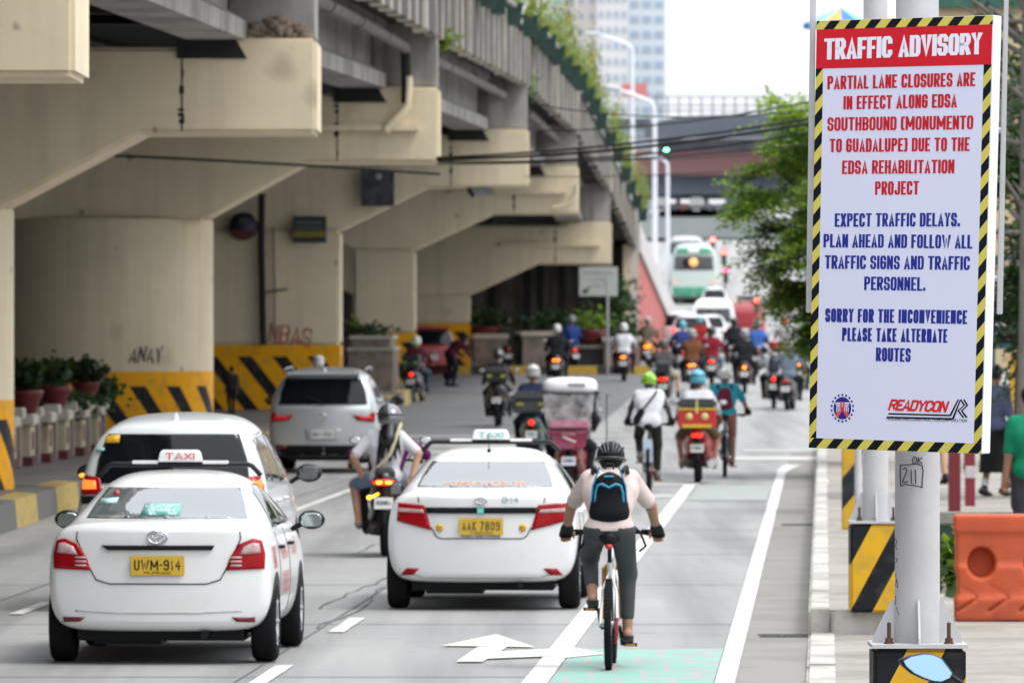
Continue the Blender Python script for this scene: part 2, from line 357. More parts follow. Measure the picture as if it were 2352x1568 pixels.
def person(label, loc, rz, pose, fit, h=.02, group=None, parent=None):
    """pose in the person's own frame (+y forward, z up): pel, chest, head, hand (L, R), foot (L, R ankles), knee / elbow poles"""
    t = thing('person', label, 'person', loc, rz, group)
    V = lambda q: Vector(q)
    pel, ch, hd = V(pose['pel']), V(pose['chest']), V(pose['head']); sk = fit.get('skin', SKIN); g = fit.get('girth', 1.0); sw = .165*g**.5
    up = (ch-pel).normalized(); fw = Vector((0, 1, 0)); fw = (fw-up*fw.dot(up)).normalized(); rt = fw.cross(up).normalized()
    tw = pose.get('twist', 0)
    rs = (rt*math.cos(tw)+fw*math.sin(tw))
    sh = [ch-rs*sw, ch+rs*sw]; hp = [pel-rt*.095, pel+rt*.095]
    hands = [V(pose['hand'][0]), V(pose['hand'][1])]; feet = [V(pose['foot'][0]), V(pose['foot'][1])]
    ep = pose.get('elbow', ((-.8, -.35, -.5), (.8, -.35, -.5))); kp = pose.get('knee', ((-.45, 1, .5), (.45, 1, .5)))
    el = [ik(sh[i], hands[i], .285, .26, ep[i]) for i in (0, 1)]; kn = [ik(hp[i], feet[i], .435, .425, kp[i]) for i in (0, 1)]
    for i in (0, 1):
        L = (hands[i]-sh[i]).length
        if L > .542: hands[i] = sh[i]+(hands[i]-sh[i])*(.542/L)
        L = (feet[i]-hp[i]).length
        if L > .856: feet[i] = hp[i]+(feet[i]-hp[i])*(.856/L)
    pts = [pel, ch, hd]+sh+hp+hands+feet+el+kn
    lo = np.min([list(p) for p in pts], 0)-.24; hi = np.max([list(p) for p in pts], 0)+.24
    def torso(S, e):
        w1, w2 = .085*g, .10*g
        S.cap(pel-rt*(.062+e*.9), pel+rt*(.062+e*.9), .103*g+e*.9, k=.05)
        m = pel+(ch-pel)*.42
        S.cap(m-rt*.06, m+rt*.06, .1*g+e, k=.07)
        c2 = pel+(ch-pel)*.74
        S.cap(c2-rs*w2, c2+rs*w2, .108*g**.7+e, k=.08)
        S.cap(sh[0]*.8+ch*.2+up*.0, sh[1]*.8+ch*.2, .064+e, k=.06)
    def arm(S, i, e, f):
        S.cap(sh[i], el[i] if f >= .5 else sh[i]+(el[i]-sh[i])*f*2, .052+e, .041+e*1.3, .03)
        if f > .5: S.cap(el[i], el[i]+(hands[i]-el[i])*(f-.5)*2, .041+e, .032+e, .02)
    def leg(S, i, e, f):
        S.cap(hp[i], kn[i] if f >= .5 else hp[i]+(kn[i]-hp[i])*f*2, .088*g**.6+e, .058+e*1.2, .04)
        if f > .5: S.cap(kn[i], kn[i]+(feet[i]-kn[i])*(f-.5)*2, .054+e, .037+e*1.3, .03)
    S = Solid(lo, hi, h)
    torso(S, 0)
    nk = ch+up*.05
    S.cap(ch, hd-Vector((0, 0, .05)), .055, .052, .05)
    S.ell(hd, (.077, .094, .108), .02); S.cap(hd+V((0, .05, -.06)), hd+V((0, .078, -.075)), .04, .03, .03)      # skull, jaw and chin
    S.cap(hd+V((0, .085, .015)), hd+V((0, .108, -.022)), .010, .016, .012)                                     # nose
    for q in (-1, 1): S.ell(hd+V((.078*q, -.005, -.005)), (.012, .02, .032), .008)                             # ears
    for i in (0, 1):
        arm(S, i, 0, 1); leg(S, i, 0, 1)
        hand(S, hands[i], hands[i]-el[i], pose.get('bar', (1, 0, 0)), (-1, 1)[i], max(.006, h*.3), max(.0095, h*.52))
        fd = V(pose.get('toe', ((0, 1, -.18), (0, 1, -.18)))[i]).normalized(); S.cap(feet[i]-fd*.05+V((0, 0, -.03)), feet[i]+fd*.13+V((0, 0, -.045)), .036, .03, .02)
    b = link('body', S.mesh('body'), sk, t)
    if fit.get('shirt'):
        S = Solid(lo, hi, h); torso(S, .014)
        S.cap(ch+up*.015, ch+up*.04, .075, .062, .03)
        for i in (0, 1):
            if fit.get('sleeve', .5) > 0: arm(S, i, .011 if fit.get('sleeve', .5) > .6 else .014, fit.get('sleeve', .5))
        S.cut(tuple(-up), -(pel.dot(up)+fit.get('hem', -.09)))
        link(fit.get('top', 'shirt'), S.mesh('shirt'), fit['shirt'], t)
    if fit.get('pants'):
        S = Solid(lo, hi, h); S.cap(pel-rt*.07, pel+rt*.07, .112*g, k=.05)
        for i in (0, 1): leg(S, i, .010, fit.get('leg', .95))
        if fit.get('skirt'):
            z = feet[0].z+fit['skirt']; S.cap(pel-rt*.03, V((pel.x, pel.y, z)), .13, .2, .05); S.cut((0, 0, -1), -z)
        nb = (up-fw*.9).normalized(); S.cut(tuple(nb), (pel+up*(fit.get('hem', -.09)+.03)).dot(nb)+.05)
        link('skirt' if fit.get('skirt') else ('shorts' if fit.get('leg', .95) < .6 else 'trousers'), S.mesh('trousers'), fit['pants'], t)
    sc = fit.get('shoes')
    if sc:
        for i in (0, 1):
            S = Solid(np.array(feet[i])-.25, np.array(feet[i])+.25, min(h, .016)); fd = V(pose.get('toe', ((0, 1, -.18), (0, 1, -.18)))[i]).normalized()
            S.cap(feet[i]-fd*.06+V((0, 0, -.032)), feet[i]+fd*.14+V((0, 0, -.05)), .05, .042, .02)
            if fit.get('slip'): S.cut((0, 0, 1), feet[i].z-.03)
            else: S.cap(feet[i], feet[i]+V((0, 0, .02)), .05, .05, .02)
            link('slipper' if fit.get('slip') else 'shoe', S.mesh('shoe'), sc, t)
    if fit.get('socks'):
        for i in (0, 1):
            mb = MB(); mb.tube([feet[i]+V((0, 0, -.01)), feet[i]+(kn[i]-feet[i]).normalized()*.14], [.045, .05], 10); mb.build('sock', fit['socks'], t)
    if fit.get('gloves'):
        for i in (0, 1):
            d = (hands[i]-el[i]).normalized(); S = Solid(np.array(hands[i])-.15, np.array(hands[i])+.15, .01); bar = V(pose.get('bar', (1, 0, 0)))
            S.cap(hands[i]-d*.045, hands[i]+d*.01, .036, .036, .01)
            for q in (-.03, 0, .03): S.cap(hands[i]+bar*q*.7, hands[i]+d*.085+bar*q, .028, .024, .01)
            link('glove', S.mesh('glove'), fit['gloves'], t)
    hk = fit.get('helmet')
    if hk: helmet(t, hd, hk[0], hk[1], hk[2] if len(hk) > 2 else BLACK, pose.get('tilt', 0))
    if fit.get('hair'):
        S = Solid(np.array(hd)-.2, np.array(hd)+.2, min(h, .016)); S.ell(hd+V((0, -.014, .02)), (.09, .1, .112), .01); S.cut((0, 1, -.6), hd.y+.035-.6*hd.z-.02); link('hair', S.mesh('hair'), fit['hair'], t)
    if fit.get('longhair'):
        S = Solid(np.array(hd)-.75, np.array(hd)+.35, min(h, .016)); r2 = random.Random(5)
        S.cap(hd+V((0, -.06, -.03)), hd+V((-.01, -.15, -.20)), .075, .085, .04)
        for q in range(22):
            x = -.14+.25*q/21; S.cap(hd+V((x*.6, -.11, -.12)), hd+V((x*1.05+r2.uniform(-.02, .02), -.17+r2.uniform(-.02, .02), -.28-r2.uniform(0, .24))), .030, .007, .012)
        link('long_hair', S.mesh('hair'), fit['longhair'], t)
    return t
def helmet(t, hd, kind, shell, second=BLACK, tilt=0):
    c = Vector(hd)+Vector((0, -.01, .025)); T = Matrix.Translation(c) @ Matrix.Rotation(tilt, 4, 'X')
    def fin(mb): mb.v = [tuple(T @ Vector(v)) for v in mb.v]; return mb
    if kind == 'bike':
        mb = MB(); mb.sphere((0, -.005, .0), (.104, .138, .112), 22, 9, zmin=-.3); h = fin(mb).build('helmet', second, t)
        mb = MB()
        for u in (-.85, -.55, -.24, .24, .55, .85):
            pth = []
            for j in range(11):
                a = PI*(.02+.96*j/10); q = u*(.5+.5*math.sin(a)); pth.append((.108*q, -math.cos(a)*.141*math.sqrt(1-q*q*.8), .116*math.sin(a)*math.sqrt(max(1-q*q, .05))-.001))
            mb.tube(pth, [.006]+[.0105]*9+[.006], 6)
        for z, r in ((.0, 1.0),): mb.tube([(.106*math.cos(a)*r, .140*math.sin(a)*r, z-.028) for a in [2*PI*i/20 for i in range(21)]], .013, 6)
        fin(mb).build('helmet_shell', shell, h)
    elif kind == 'skate':
        mb = MB(); mb.sphere((0, 0, .0), (.112, .138, .125), 20, 9, zmin=-.45); h = fin(mb).build('helmet', shell, t)
        mb = MB(); mb.tube([(.112*math.cos(a), .138*math.sin(a), -.03-.02*math.sin(a)) for a in [2*PI*i/20 for i in range(21)]], .006, 6)
        for u in (-.04, 0, .04): mb.box(u-.008, u+.008, -.139, -.12, .02, .05)
        fin(mb).build('helmet_vents', second, h)
    else:
        full = kind == 'full'
        mb = MB(); mb.sphere((0, 0, 0), (.128, .155, .142), 22, 11, zmin=-.8 if full else -.62)
        h = fin(mb).build('helmet', shell, t)
        mb = MB(); zb = -.142*(.78 if full else .6)
        mb.tube([(.128*.66*math.cos(a), .155*.66*math.sin(a), zb) if full else (.128*.8*math.cos(a), .155*.8*math.sin(a), zb) for a in [2*PI*i/22 for i in range(23)]], .013, 6)
        fin(mb).build('helmet_rim', second, h)
        mb = MB(); rr = []
        for zz in (-.055, -.01, .04, .07):
            rr.append([Vector((.130*math.cos(a)*math.sqrt(1-(zz/.142)**2), .158*math.sin(a)*math.sqrt(1-(zz/.142)**2), zz)) for a in [PI*.12+PI*.76*i/12 for i in range(13)]])
        mb.loft(rr, 0, False, True, False); fin(mb).build('visor', GLASS, h)
        mb = MB(); mb.tube([(.1295*math.cos(a)*.985, .1565*math.sin(a)*.985, .025-.03*math.sin(a)) for a in [PI+PI*i/14 for i in range(15)]], .007, 6)
        fin(mb).build('helmet_stripe', second, h)
# a person's pose on a scooter / motorbike whose rear axle is the origin of the machine's frame
def ride(lean=.08, dz=0, y=.27, head=.05, hx=.33, hy=.80, hz=1.0, fx=.25, fy=.58, fz=.33, turn=0):
    return dict(pel=(0, y, .86+dz), chest=(turn*.05, y+.04+lean, 1.29+dz), head=(turn*.06, y+.05+lean+head, 1.53+dz-lean*.15), hand=((-hx, hy, hz), (hx, hy, hz)),
                foot=((-fx, fy, fz), (fx, fy, fz)), knee=((-.5, 1, .5), (.5, 1, .5)), elbow=((-.9, -.5, -.5), (.9, -.5, -.5)))
def pillion(y=-.1, dz=.04, hands=((-.2, .16, .98), (.2, .16, .98)), fx=.22, fy=.14, fz=.4, lean=.04):
    return dict(pel=(0, y, .88+dz), chest=(0, y+lean, 1.31+dz), head=(0, y+lean+.04, 1.55+dz), hand=hands, foot=((-fx, fy, fz), (fx, fy, fz)), knee=((-.6, 1, .4), (.6, 1, .4)))
GP[:] = [(0, 0), (125, 0), (162, .12), (179, .28), (195, .45), (225, .78), (300, 1.0), (335, 1.3), (386, 2.3), (409, 3.1), (548, 7.9), (740, 9.3), (6000, 9.3)]
def at(mb, name, mats, parent, **k):                   # world-space mesh under an unrotated thing
    o = parent.location; mb.v = [(v[0]-o.x, v[1]-o.y, v[2]-o.z) for v in mb.v]; return mb.build(name, mats, parent, **k)
def solo(mb, name, mats, label=None, cat=None, group=None, kind=None, **k):
    a = np.array(mb.v); c = ((a[:, 0].min()+a[:, 0].max())/2, (a[:, 1].min()+a[:, 1].max())/2, a[:, 2].min())
    mb.v = [tuple(v) for v in (a-np.array(c))]; o = mb.build(name, mats, **k); o.location = c; return tag(o, label, cat, group, kind)
def leaves(n, blob, size, seed, up=.4, asp=.5):
    """n leaf quads spread through blob(rng) -> point; returns MB"""
    r = random.Random(seed); mb = MB()
    for _ in range(n):
        c = Vector(blob(r)); d = Vector((r.gauss(0, 1), r.gauss(0, 1), r.gauss(0, 1)+up)).normalized(); e = d.cross(Vector((r.gauss(0, 1), r.gauss(0, 1), r.gauss(0, 1)))).normalized()
        q = size*r.uniform(.6, 1.4); a = d*q; b = e*q*asp
        mb.add([c-a*.1, c+a*.4+b, c+a, c+a*.4-b], [(0, 1, 2, 3)], r.randrange(3))
    return mb
def leafmat(name, a, b, c):
    out = []
    for i, col in enumerate((a, b, c)):
        m = mat(name, col, .5, var=.3, scale=2.0, spec=.35); n = m.node_tree
        tr = n.nodes.new('ShaderNodeBsdfTranslucent'); tr.inputs[0].default_value = (col[0]*1.6, col[1]*1.5, col[2]*.8, 1)
        mx = n.nodes.new('ShaderNodeMixShader'); mx.inputs[0].default_value = .35; o = n.nodes['Material Output']
        n.links.new(n.nodes['Principled BSDF'].outputs[0], mx.inputs[1]); n.links.new(tr.outputs[0], mx.inputs[2]); n.links.new(mx.outputs[0], o.inputs[0]); out.append(m)
    return out
LEAF_D = leafmat('dark_leaf', (.025, .055, .02), (.04, .085, .025), (.02, .04, .018))
LEAF_B = leafmat('bright_leaf', (.16, .22, .04), (.24, .29, .06), (.10, .15, .03))
LEAF_T = leafmat('tree_leaf', (.085, .165, .022), (.22, .33, .045), (.045, .10, .02))
# ---- materials of the setting
ROAD = mat('road_concrete', (.30, .297, .29), .85, var=.5, scale=.35, dark=(.235, .234, .23), bump=.15)
ASPH = mat('road_asphalt', (.15, .153, .158), .9, var=.5, scale=.5, dark=(.10, .10, .10), bump=.15)
EARTH = mat('ground_concrete', (.14, .135, .13), .9, var=.5, scale=.2)
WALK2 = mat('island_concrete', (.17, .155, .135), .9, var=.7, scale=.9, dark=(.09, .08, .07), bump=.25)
WALK = mat('pavement_concrete', (.30, .275, .24), .9, var=.75, scale=.9, dark=(.13, .12, .105), bump=.25)
PAINT = mat('road_paint', (.68, .67, .645), .75, var=.85, scale=1.7, dark=(.38, .37, .355), bump=.1)
CREAM = mat('cream_paint', (.73, .625, .44), .75, var=.3, scale=.55, dark=(.42, .36, .27), bump=.06, spots=1.15, streak=.14)
GREY = mat('weathered_concrete', (.36, .345, .32), .9, var=.5, scale=.7, dark=(.12, .115, .11), streak=.75, bump=.2)
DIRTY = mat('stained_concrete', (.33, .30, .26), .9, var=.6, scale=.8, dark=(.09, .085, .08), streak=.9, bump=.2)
BLACKC = mat('dark_shade_concrete', (.022, .022, .024), .95, var=.5, scale=.8)  # under-deck shade put into this colour; joints, rail and pipes share it
YB_PIER = hazard('pier_stripes', (.80, .37, .006), (.012, .013, .016), .60, .78, .5, .62, band=1.0, duty=.58)

# tyre tracks, streaks and oil spots along the lanes (wear of the road surface itself)
n_ = ROAD.node_tree; pb = n_.nodes['Principled BSDF']; src = pb.inputs['Base Color'].links[0].from_socket; tc = n_.nodes.new('ShaderNodeTexCoord')
ln = n_.nodes.new('ShaderNodeVectorMath'); ln.operation = 'DOT_PRODUCT'; ln.inputs[1].default_value = (1, -TA, 0); n_.links.new(tc.outputs['Object'], ln.inputs[0])
cs = n_.nodes.new('ShaderNodeMath'); cs.operation = 'MULTIPLY'; cs.inputs[1].default_value = 2*PI/1.5; n_.links.new(ln.outputs['Value'], cs.inputs[0]); sn = n_.nodes.new('ShaderNodeMath'); sn.operation = 'SINE'; n_.links.new(cs.outputs[0], sn.inputs[0])
mp = n_.nodes.new('ShaderNodeMapping'); mp.inputs['Rotation'].default_value = (0, 0, math.atan(TA)); mp.inputs['Scale'].default_value = (2.2, .06, 1); n_.links.new(tc.outputs['Object'], mp.inputs['Vector'])
st = n_.nodes.new('ShaderNodeTexNoise'); st.inputs['Scale'].default_value = 1.0; st.inputs['Detail'].default_value = 6; n_.links.new(mp.outputs[0], st.inputs['Vector'])
ad = n_.nodes.new('ShaderNodeMath'); ad.operation = 'MULTIPLY_ADD'; ad.inputs[1].default_value = .10; n_.links.new(sn.outputs[0], ad.inputs[0]); n_.links.new(st.outputs[0], ad.inputs[2])
rg = n_.nodes.new('ShaderNodeMapRange'); rg.inputs[1].default_value = .42; rg.inputs[2].default_value = .72; rg.inputs[4].default_value = .75; n_.links.new(ad.outputs[0], rg.inputs[0])
m1 = n_.nodes.new('ShaderNodeMix'); m1.data_type = 'RGBA'; m1.inputs['B'].default_value = (.175, .173, .17, 1); n_.links.new(rg.outputs[0], m1.inputs['Factor']); n_.links.new(src, m1.inputs['A'])
vo = n_.nodes.new('ShaderNodeTexVoronoi'); vo.inputs['Scale'].default_value = .9; n_.links.new(tc.outputs['Object'], vo.inputs['Vector']); r2_ = n_.nodes.new('ShaderNodeMapRange'); r2_.inputs[1].default_value = .13; r2_.inputs[2].default_value = .05; r2_.inputs[4].default_value = .45; n_.links.new(vo.outputs['Distance'], r2_.inputs[0])
m2 = n_.nodes.new('ShaderNodeMix'); m2.data_type = 'RGBA'; m2.inputs['B'].default_value = (.12, .12, .118, 1); n_.links.new(r2_.outputs[0], m2.inputs['Factor']); n_.links.new(m1.outputs['Result'], m2.inputs['A']); n_.links.new(m2.outputs['Result'], pb.inputs['Base Color'])
# ---- ground, road, markings
mb = MB(); Ys = [2, 12, 25, 40, 60, 80, 100, 125, 145, 162, 170, 179, 187, 195, 210, 225, 260, 300, 320, 335, 360, 386, 400, 409, 450, 500, 548, 640, 740, 1500, 3000, 5900]
for a, b in zip(Ys, Ys[1:]):
    for sx in (-1, 0): mb.add([(sx*2500+0*a, a, G(a)-.012), (sx*2500+2500, a, G(a)-.012), (sx*2500+2500, b, G(b)-.012), (sx*2500, b, G(b)-.012)], [(0, 1, 2, 3)])
o = mb.build('ground', EARTH); tag(o, None, None, kind='structure')
def sheet(name, L0, L1, Y0, Y1, dz, m, kind='structure', fn=None):
    ys = [Y0]+[y for y in Ys if Y0 < y < Y1]+[Y1]; mb = MB()
    for a, b in zip(ys, ys[1:]):
        l = (L0, L1) if not callable(L0) else None
        mb.add([(RX(L0, a), a, G(a)+dz), (RX(L1, a), a, G(a)+dz), (RX(L1, b), b, G(b)+dz), (RX(L0, b), b, G(b)+dz)], [(0, 1, 2, 3)])
    o = mb.build(name, m); return tag(o, None, None, kind=kind)
sheet('road', -45, -.12, 8, 740, -.004, ROAD)
sheet('side_road', -.12, 40, 139, 205, -.004, ROAD)
sheet('road_right_lanes', -.12, 12, 205, 740, -.004, ROAD)
sheet('asphalt_road', -44, -5.0, 148, 300, .0, ASPH)
GUT = mat('gutter_concrete', (.23, .22, .20), .9, var=.6, scale=.8, dark=(.13, .12, .11))
sheet('gutter', -.62, -.12, 30, 137, .0, GUT)
mk = 0
def mark(L0, L1, Y0, Y1, name='lane_marking', m=PAINT, dz=.006): return sheet(name, L0, L1, Y0, Y1, dz, m)
mark(-2.13, -1.95, 40, 112); mark(-.77, -.63, 40, 122)
for y0, y1 in ((43, 46.5), (51.9, 54.7), (60.4, 63.2), (69, 71.7), (77.5, 80.2)): mark(-4.05, -3.92, y0, y1)
for y0, y1 in ((55, 58), (64, 66.8), (96, 113)): mark(-7.05, -6.93, y0, y1)
# rounded end of the right edge line, turning into the side street
mb = MB(); n = 10
for i in range(n):
    q = []
    for j, r in ((i, 0), (i, .16), (i+1, .16), (i+1, 0)):
        a = PI/2*j/n; L = -.70+.60*(1-math.cos(a)); Y = 121.5+9.5*math.sin(a); q.append((RX(L+r*math.cos(a)*1.0-.08*math.cos(a), Y), Y-r*14*math.sin(a), .006))
    mb.add(q, [(0, 1, 2, 3)])
tag(mb.build('lane_marking', PAINT), None, None, kind='structure')
FADED = mat('faded_paint', (.52, .51, .49), .8, var=.95, scale=1.1, dark=(.29, .287, .28))
for L0, L1, y0, y1 in ((-1.9, .5, 130.5, 133.0), (-2.9, -2.15, 104.5, 106.6), (-2.6, -1.9, 112, 114), (-9.5, -2.4, 151, 152.2), (-10, -4.5, 136, 137.6), (-10, -3.2, 141, 142.4), (-10, -5, 131, 132.5), (-1.5, 1, 137.5, 139)):
    mark(L0, L1, y0, y1, 'crossing_line', FADED)
BRK = bpy.data.materials.new('green_cycle_paint'); BRK.use_nodes = True; n_ = BRK.node_tree; tc = n_.nodes.new('ShaderNodeTexCoord'); bk = n_.nodes.new('ShaderNodeTexBrick')
bk.inputs['Color1'].default_value = (.18, .40, .32, 1); bk.inputs['Color2'].default_value = (.22, .39, .33, 1); bk.inputs['Mortar'].default_value = (.33, .33, .31, 1)
bk.inputs['Scale'].default_value = 1; bk.inputs['Brick Width'].default_value = .38; bk.inputs['Row Height'].default_value = 1.1; bk.inputs['Mortar Size'].default_value = .025; bk.inputs['Bias'].default_value = -.2
n_.links.new(tc.outputs['Object'], bk.inputs['Vector']); no = n_.nodes.new('ShaderNodeTexNoise'); no.inputs['Scale'].default_value = 2.5; no.inputs['Detail'].default_value = 8
n_.links.new(tc.outputs['Object'], no.inputs['Vector']); mr = n_.nodes.new('ShaderNodeMapRange'); mr.inputs[1].default_value = .46; mr.inputs[2].default_value = .66; n_.links.new(no.outputs[0], mr.inputs[0])
mx = n_.nodes.new('ShaderNodeMix'); mx.data_type = 'RGBA'; mx.inputs['B'].default_value = (.30, .30, .29, 1); n_.links.new(mr.outputs[0], mx.inputs['Factor']); n_.links.new(bk.outputs[0], mx.inputs['A']); n_.links.new(mx.outputs['Result'], n_.nodes['Principled BSDF'].inputs['Base Color'])
n_.nodes['Principled BSDF'].inputs['Roughness'].default_value = .8
mark(-1.94, -.78, 50.8, 57.4, 'cycle_lane_paint', BRK, .004)
BRK2 = BRK.copy(); BRK2.node_tree.nodes['Map Range'].inputs[1].default_value = .32; BRK2.node_tree.nodes['Map Range'].inputs[2].default_value = .48
mark(-1.9, -.8, 103, 112, 'cycle_lane_paint', BRK2, .004)
def gp(px, py): Y = F*HC/(py-HY); return (X(px, Y), Y, .0085)
mb = MB()
for poly in (((1015, 1484), (1228, 1487), (1140, 1458)), ((1048, 1521), (1108, 1521), (1165, 1487), (1098, 1487)), ((1120, 1514), (1272, 1508), (1285, 1491), (1141, 1498)), ((1262, 1516), (1388, 1503), (1292, 1483))):
    mb.add([gp(*p)[:2]+(.0085+.0006*len(mb.f),) for p in poly], [tuple(range(len(poly)))])
ARR = mat('arrow_paint', (.70, .68, .60), .7, var=.2, scale=1.3)
tag(mb.build('arrow_marking', ARR), None, None, kind='structure')
# slab joints and tar lines of the carriageway
TAR = mat('joint_tar', (.13, .13, .13), .9, var=.5)
mb = MB(); r = random.Random(3)
for L in (-3.99, -7.3): 
    for y in range(41, 140, 3): mb.add([(RX(L-.18, y), y, .003), (RX(L-.165, y), y, .003), (RX(L-.165, y+3), y+3, .003), (RX(L-.18, y+3), y+3, .003)], [(0, 1, 2, 3)])
for y in range(44, 150, 9): mb.add([(RX(-9.5, y), y, .0025), (RX(-.7, y), y, .0025), (RX(-.7, y+.05), y+.05, .0025), (RX(-9.5, y+.05), y+.05, .0025)], [(0, 1, 2, 3)])
for s in range(7):                                      # wandering cracks sealed with tar
    y = r.uniform(46, 110); L = r.uniform(-8, -1); p = []
    for k in range(14): p.append((L, y)); L += r.gauss(0, .035); y += r.uniform(.4, 1.1)
    for (a, ya), (b, yb_) in zip(p, p[1:]): w_ = r.uniform(.006, .014); mb.add([(RX(a-w_, ya), ya, .0032), (RX(a+w_, ya), ya, .0032), (RX(b+w_, yb_), yb_, .0032), (RX(b-w_, yb_), yb_, .0032)], [(0, 1, 2, 3)])
tag(mb.build('road_joints', TAR), None, None, kind='structure')

# ---- left island with painted kerb
def island(name, edge, Lfar, z, Y1):                  # edge: [(L, Y)] of the road side, front to back
    mb = MB()
    for (la, a), (lb, b) in zip(edge, edge[1:]):
        za, zb = G(a)+z, G(b)+z
        mb.add([(RX(Lfar, a), a, za), (RX(la-.28, a), a, za), (RX(lb-.28, b), b, zb), (RX(Lfar, b), b, zb)], [(0, 1, 2, 3)], 0)
        mb.add([(RX(la-.28, a), a, za+.02), (RX(la, a), a, za), (RX(lb, b), b, zb), (RX(lb-.28, b), b, zb+.02)], [(0, 1, 2, 3)], 1)
        mb.add([(RX(la, a), a, za), (RX(la+.03, a), a, za-z-.02), (RX(lb+.03, b), b, zb-z-.02), (RX(lb, b), b, zb)], [(0, 1, 2, 3)], 1)
    return mb
KERB_Y = hazard('kerb_paint', (.42, .31, .10), (.13, .13, .125), 6.6, 0, 1, 0, wear=.3, off=.4, rough=.8)
edge = [(-9.5, 48), (-9.6, 70), (-9.73, 87), (-10.05, 98), (-10.1, 125), (-10.15, 150), (-10.2, 170), (-10.45, 190), (-10.6, 197), (-11.2, 202), (-13, 204)]
mb = island('island', edge, -24, .34, 204)
mb.add([(RX(-24, 204), 204, G(204)+.34), (RX(-13, 204), 204, G(204)+.34), (RX(-13, 204), 204, G(204)-.02), (RX(-24, 204), 204, G(204)-.02)], [(0, 1, 2, 3)], 1)
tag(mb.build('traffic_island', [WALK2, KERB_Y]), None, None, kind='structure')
KERB_X = hazard('kerb_paint_cross', (.55, .34, .06), (.05, .05, .052), 1.9, 1, 0, 0, wear=.2, off=.15, rough=.8)
mb = MB(); z0 = G(224); mb.box(RX(-22, 224), RX(-5.3, 224), 223.4, 250, z0-.1, z0+.24, 0); mb.box(RX(-22, 224), RX(-5.3, 224), 223.2, 223.4, z0-.1, z0+.25, 1)
tag(mb.build('planter_island', [WALK2, KERB_X]), None, None, kind='structure')
# ---- right pavement, its step and its kerb
mb = MB(); KW = mat('kerb_concrete', (.50, .48, .44), .9, var=.9, scale=1.4, dark=(.20, .19, .17), bump=.3)
mb.box(-.1, 30, 30, 59.6, -.2, .03, 0); mb.box(.75, 30, 59.6, 68, -.2, .03, 0); mb.box(-.1, .75, 59.6, 68, -.2, .21, 0); mb.box(-.1, 30, 68, 137, -.2, .21, 0)
def shear(mb):
    mb.v = [(RX(v[0], v[1]), v[1], v[2]) for v in mb.v]; return mb
tag(shear(mb).build('pavement', WALK), None, None, kind='structure')
mb = MB()
r = random.Random(11); y = 31.0
while y < 136:
    l = min(r.uniform(1.1, 1.5)*(1 if y < 75 else 2.5), 59.55-y if y < 59.5 else 99)
    z = .04 if y < 59.5 else .225; mb.box(-.125, .06 if y > 59.5 else .10, y, y+l-.03, -.15, z+r.uniform(-.006, .006), 0); y += max(l, .05)
mb.box(.06, .75, 59.42, 59.58, -.1, .222, 0)
tag(shear(mb).build('kerb', KW, bevel=.02), None, None, kind='structure')
for py, px in ((1460, 1818), (1205, 1838)):
    Y = F*HC/(py-HY); mb = MB(); x0 = RX(-.5, Y)
    for k in range(7): mb.box(x0+k*.055, x0+k*.055+.035, Y-.18, Y+.18, -.02, .004)
    mb.box(x0-.03, x0+.4, Y-.22, Y-.18, -.02, .008); mb.box(x0-.03, x0+.4, Y+.18, Y+.22, -.02, .008)
    solo(mb, 'drain_grate', BLACK, 'rusty storm drain grate in the gutter %s' % ('nearest the striped pole base' if py > 1300 else 'farther up the kerb near the white line corner'), 'drain grate')
# ------------------------------------------------------------------ the flyover on the left
PY = [63.9, 94.4, 124.5, 162.5, 195.4, 225.5, 33, 2, -29, -60]          # front faces of the bents
ZB = [4.65, 4.90, 5.14, 5.37, 5.22, 4.10, 4.5, 4.4, 4.3, 4.2]; ZT = [5.95, 6.11, 6.41, 6.65, 6.50, 5.40, 5.7, 5.6, 5.5, 5.4]
PE = [-10.55, -10.52, -10.43, -10.63, -10.8, -10.78]+[-10.3]*4; PW = [3.6, 3.6, 3.6, 3.6, 1.62, 3.6]+[3.6]*4; TY = 2.2; CE = -6.47
FZ = [(-90, 6.3), (40, 6.8), (63.9, 7.0), (94.4, 7.3), (124.5, 7.5), (162.5, 7.86), (195.4, 7.63), (225.5, 6.6), (250, 5.45), (258, 5.1), (304, 2.85), (345, 1.35)]
def fz(Y):
    for (a, za), (b, zb) in zip(FZ, FZ[1:]):
        if Y <= b: return za+(zb-za)*(Y-a)/(b-a)
    return FZ[-1][1]
fly = thing('flyover', 'cream concrete flyover on wall piers with cantilevered caps left of the road', 'flyover', (RX(-12, 100), 100, 0))
YT = [1.49, 1.49, 1.63, 1.91, 2.1, 2.3]+[1.49]*4
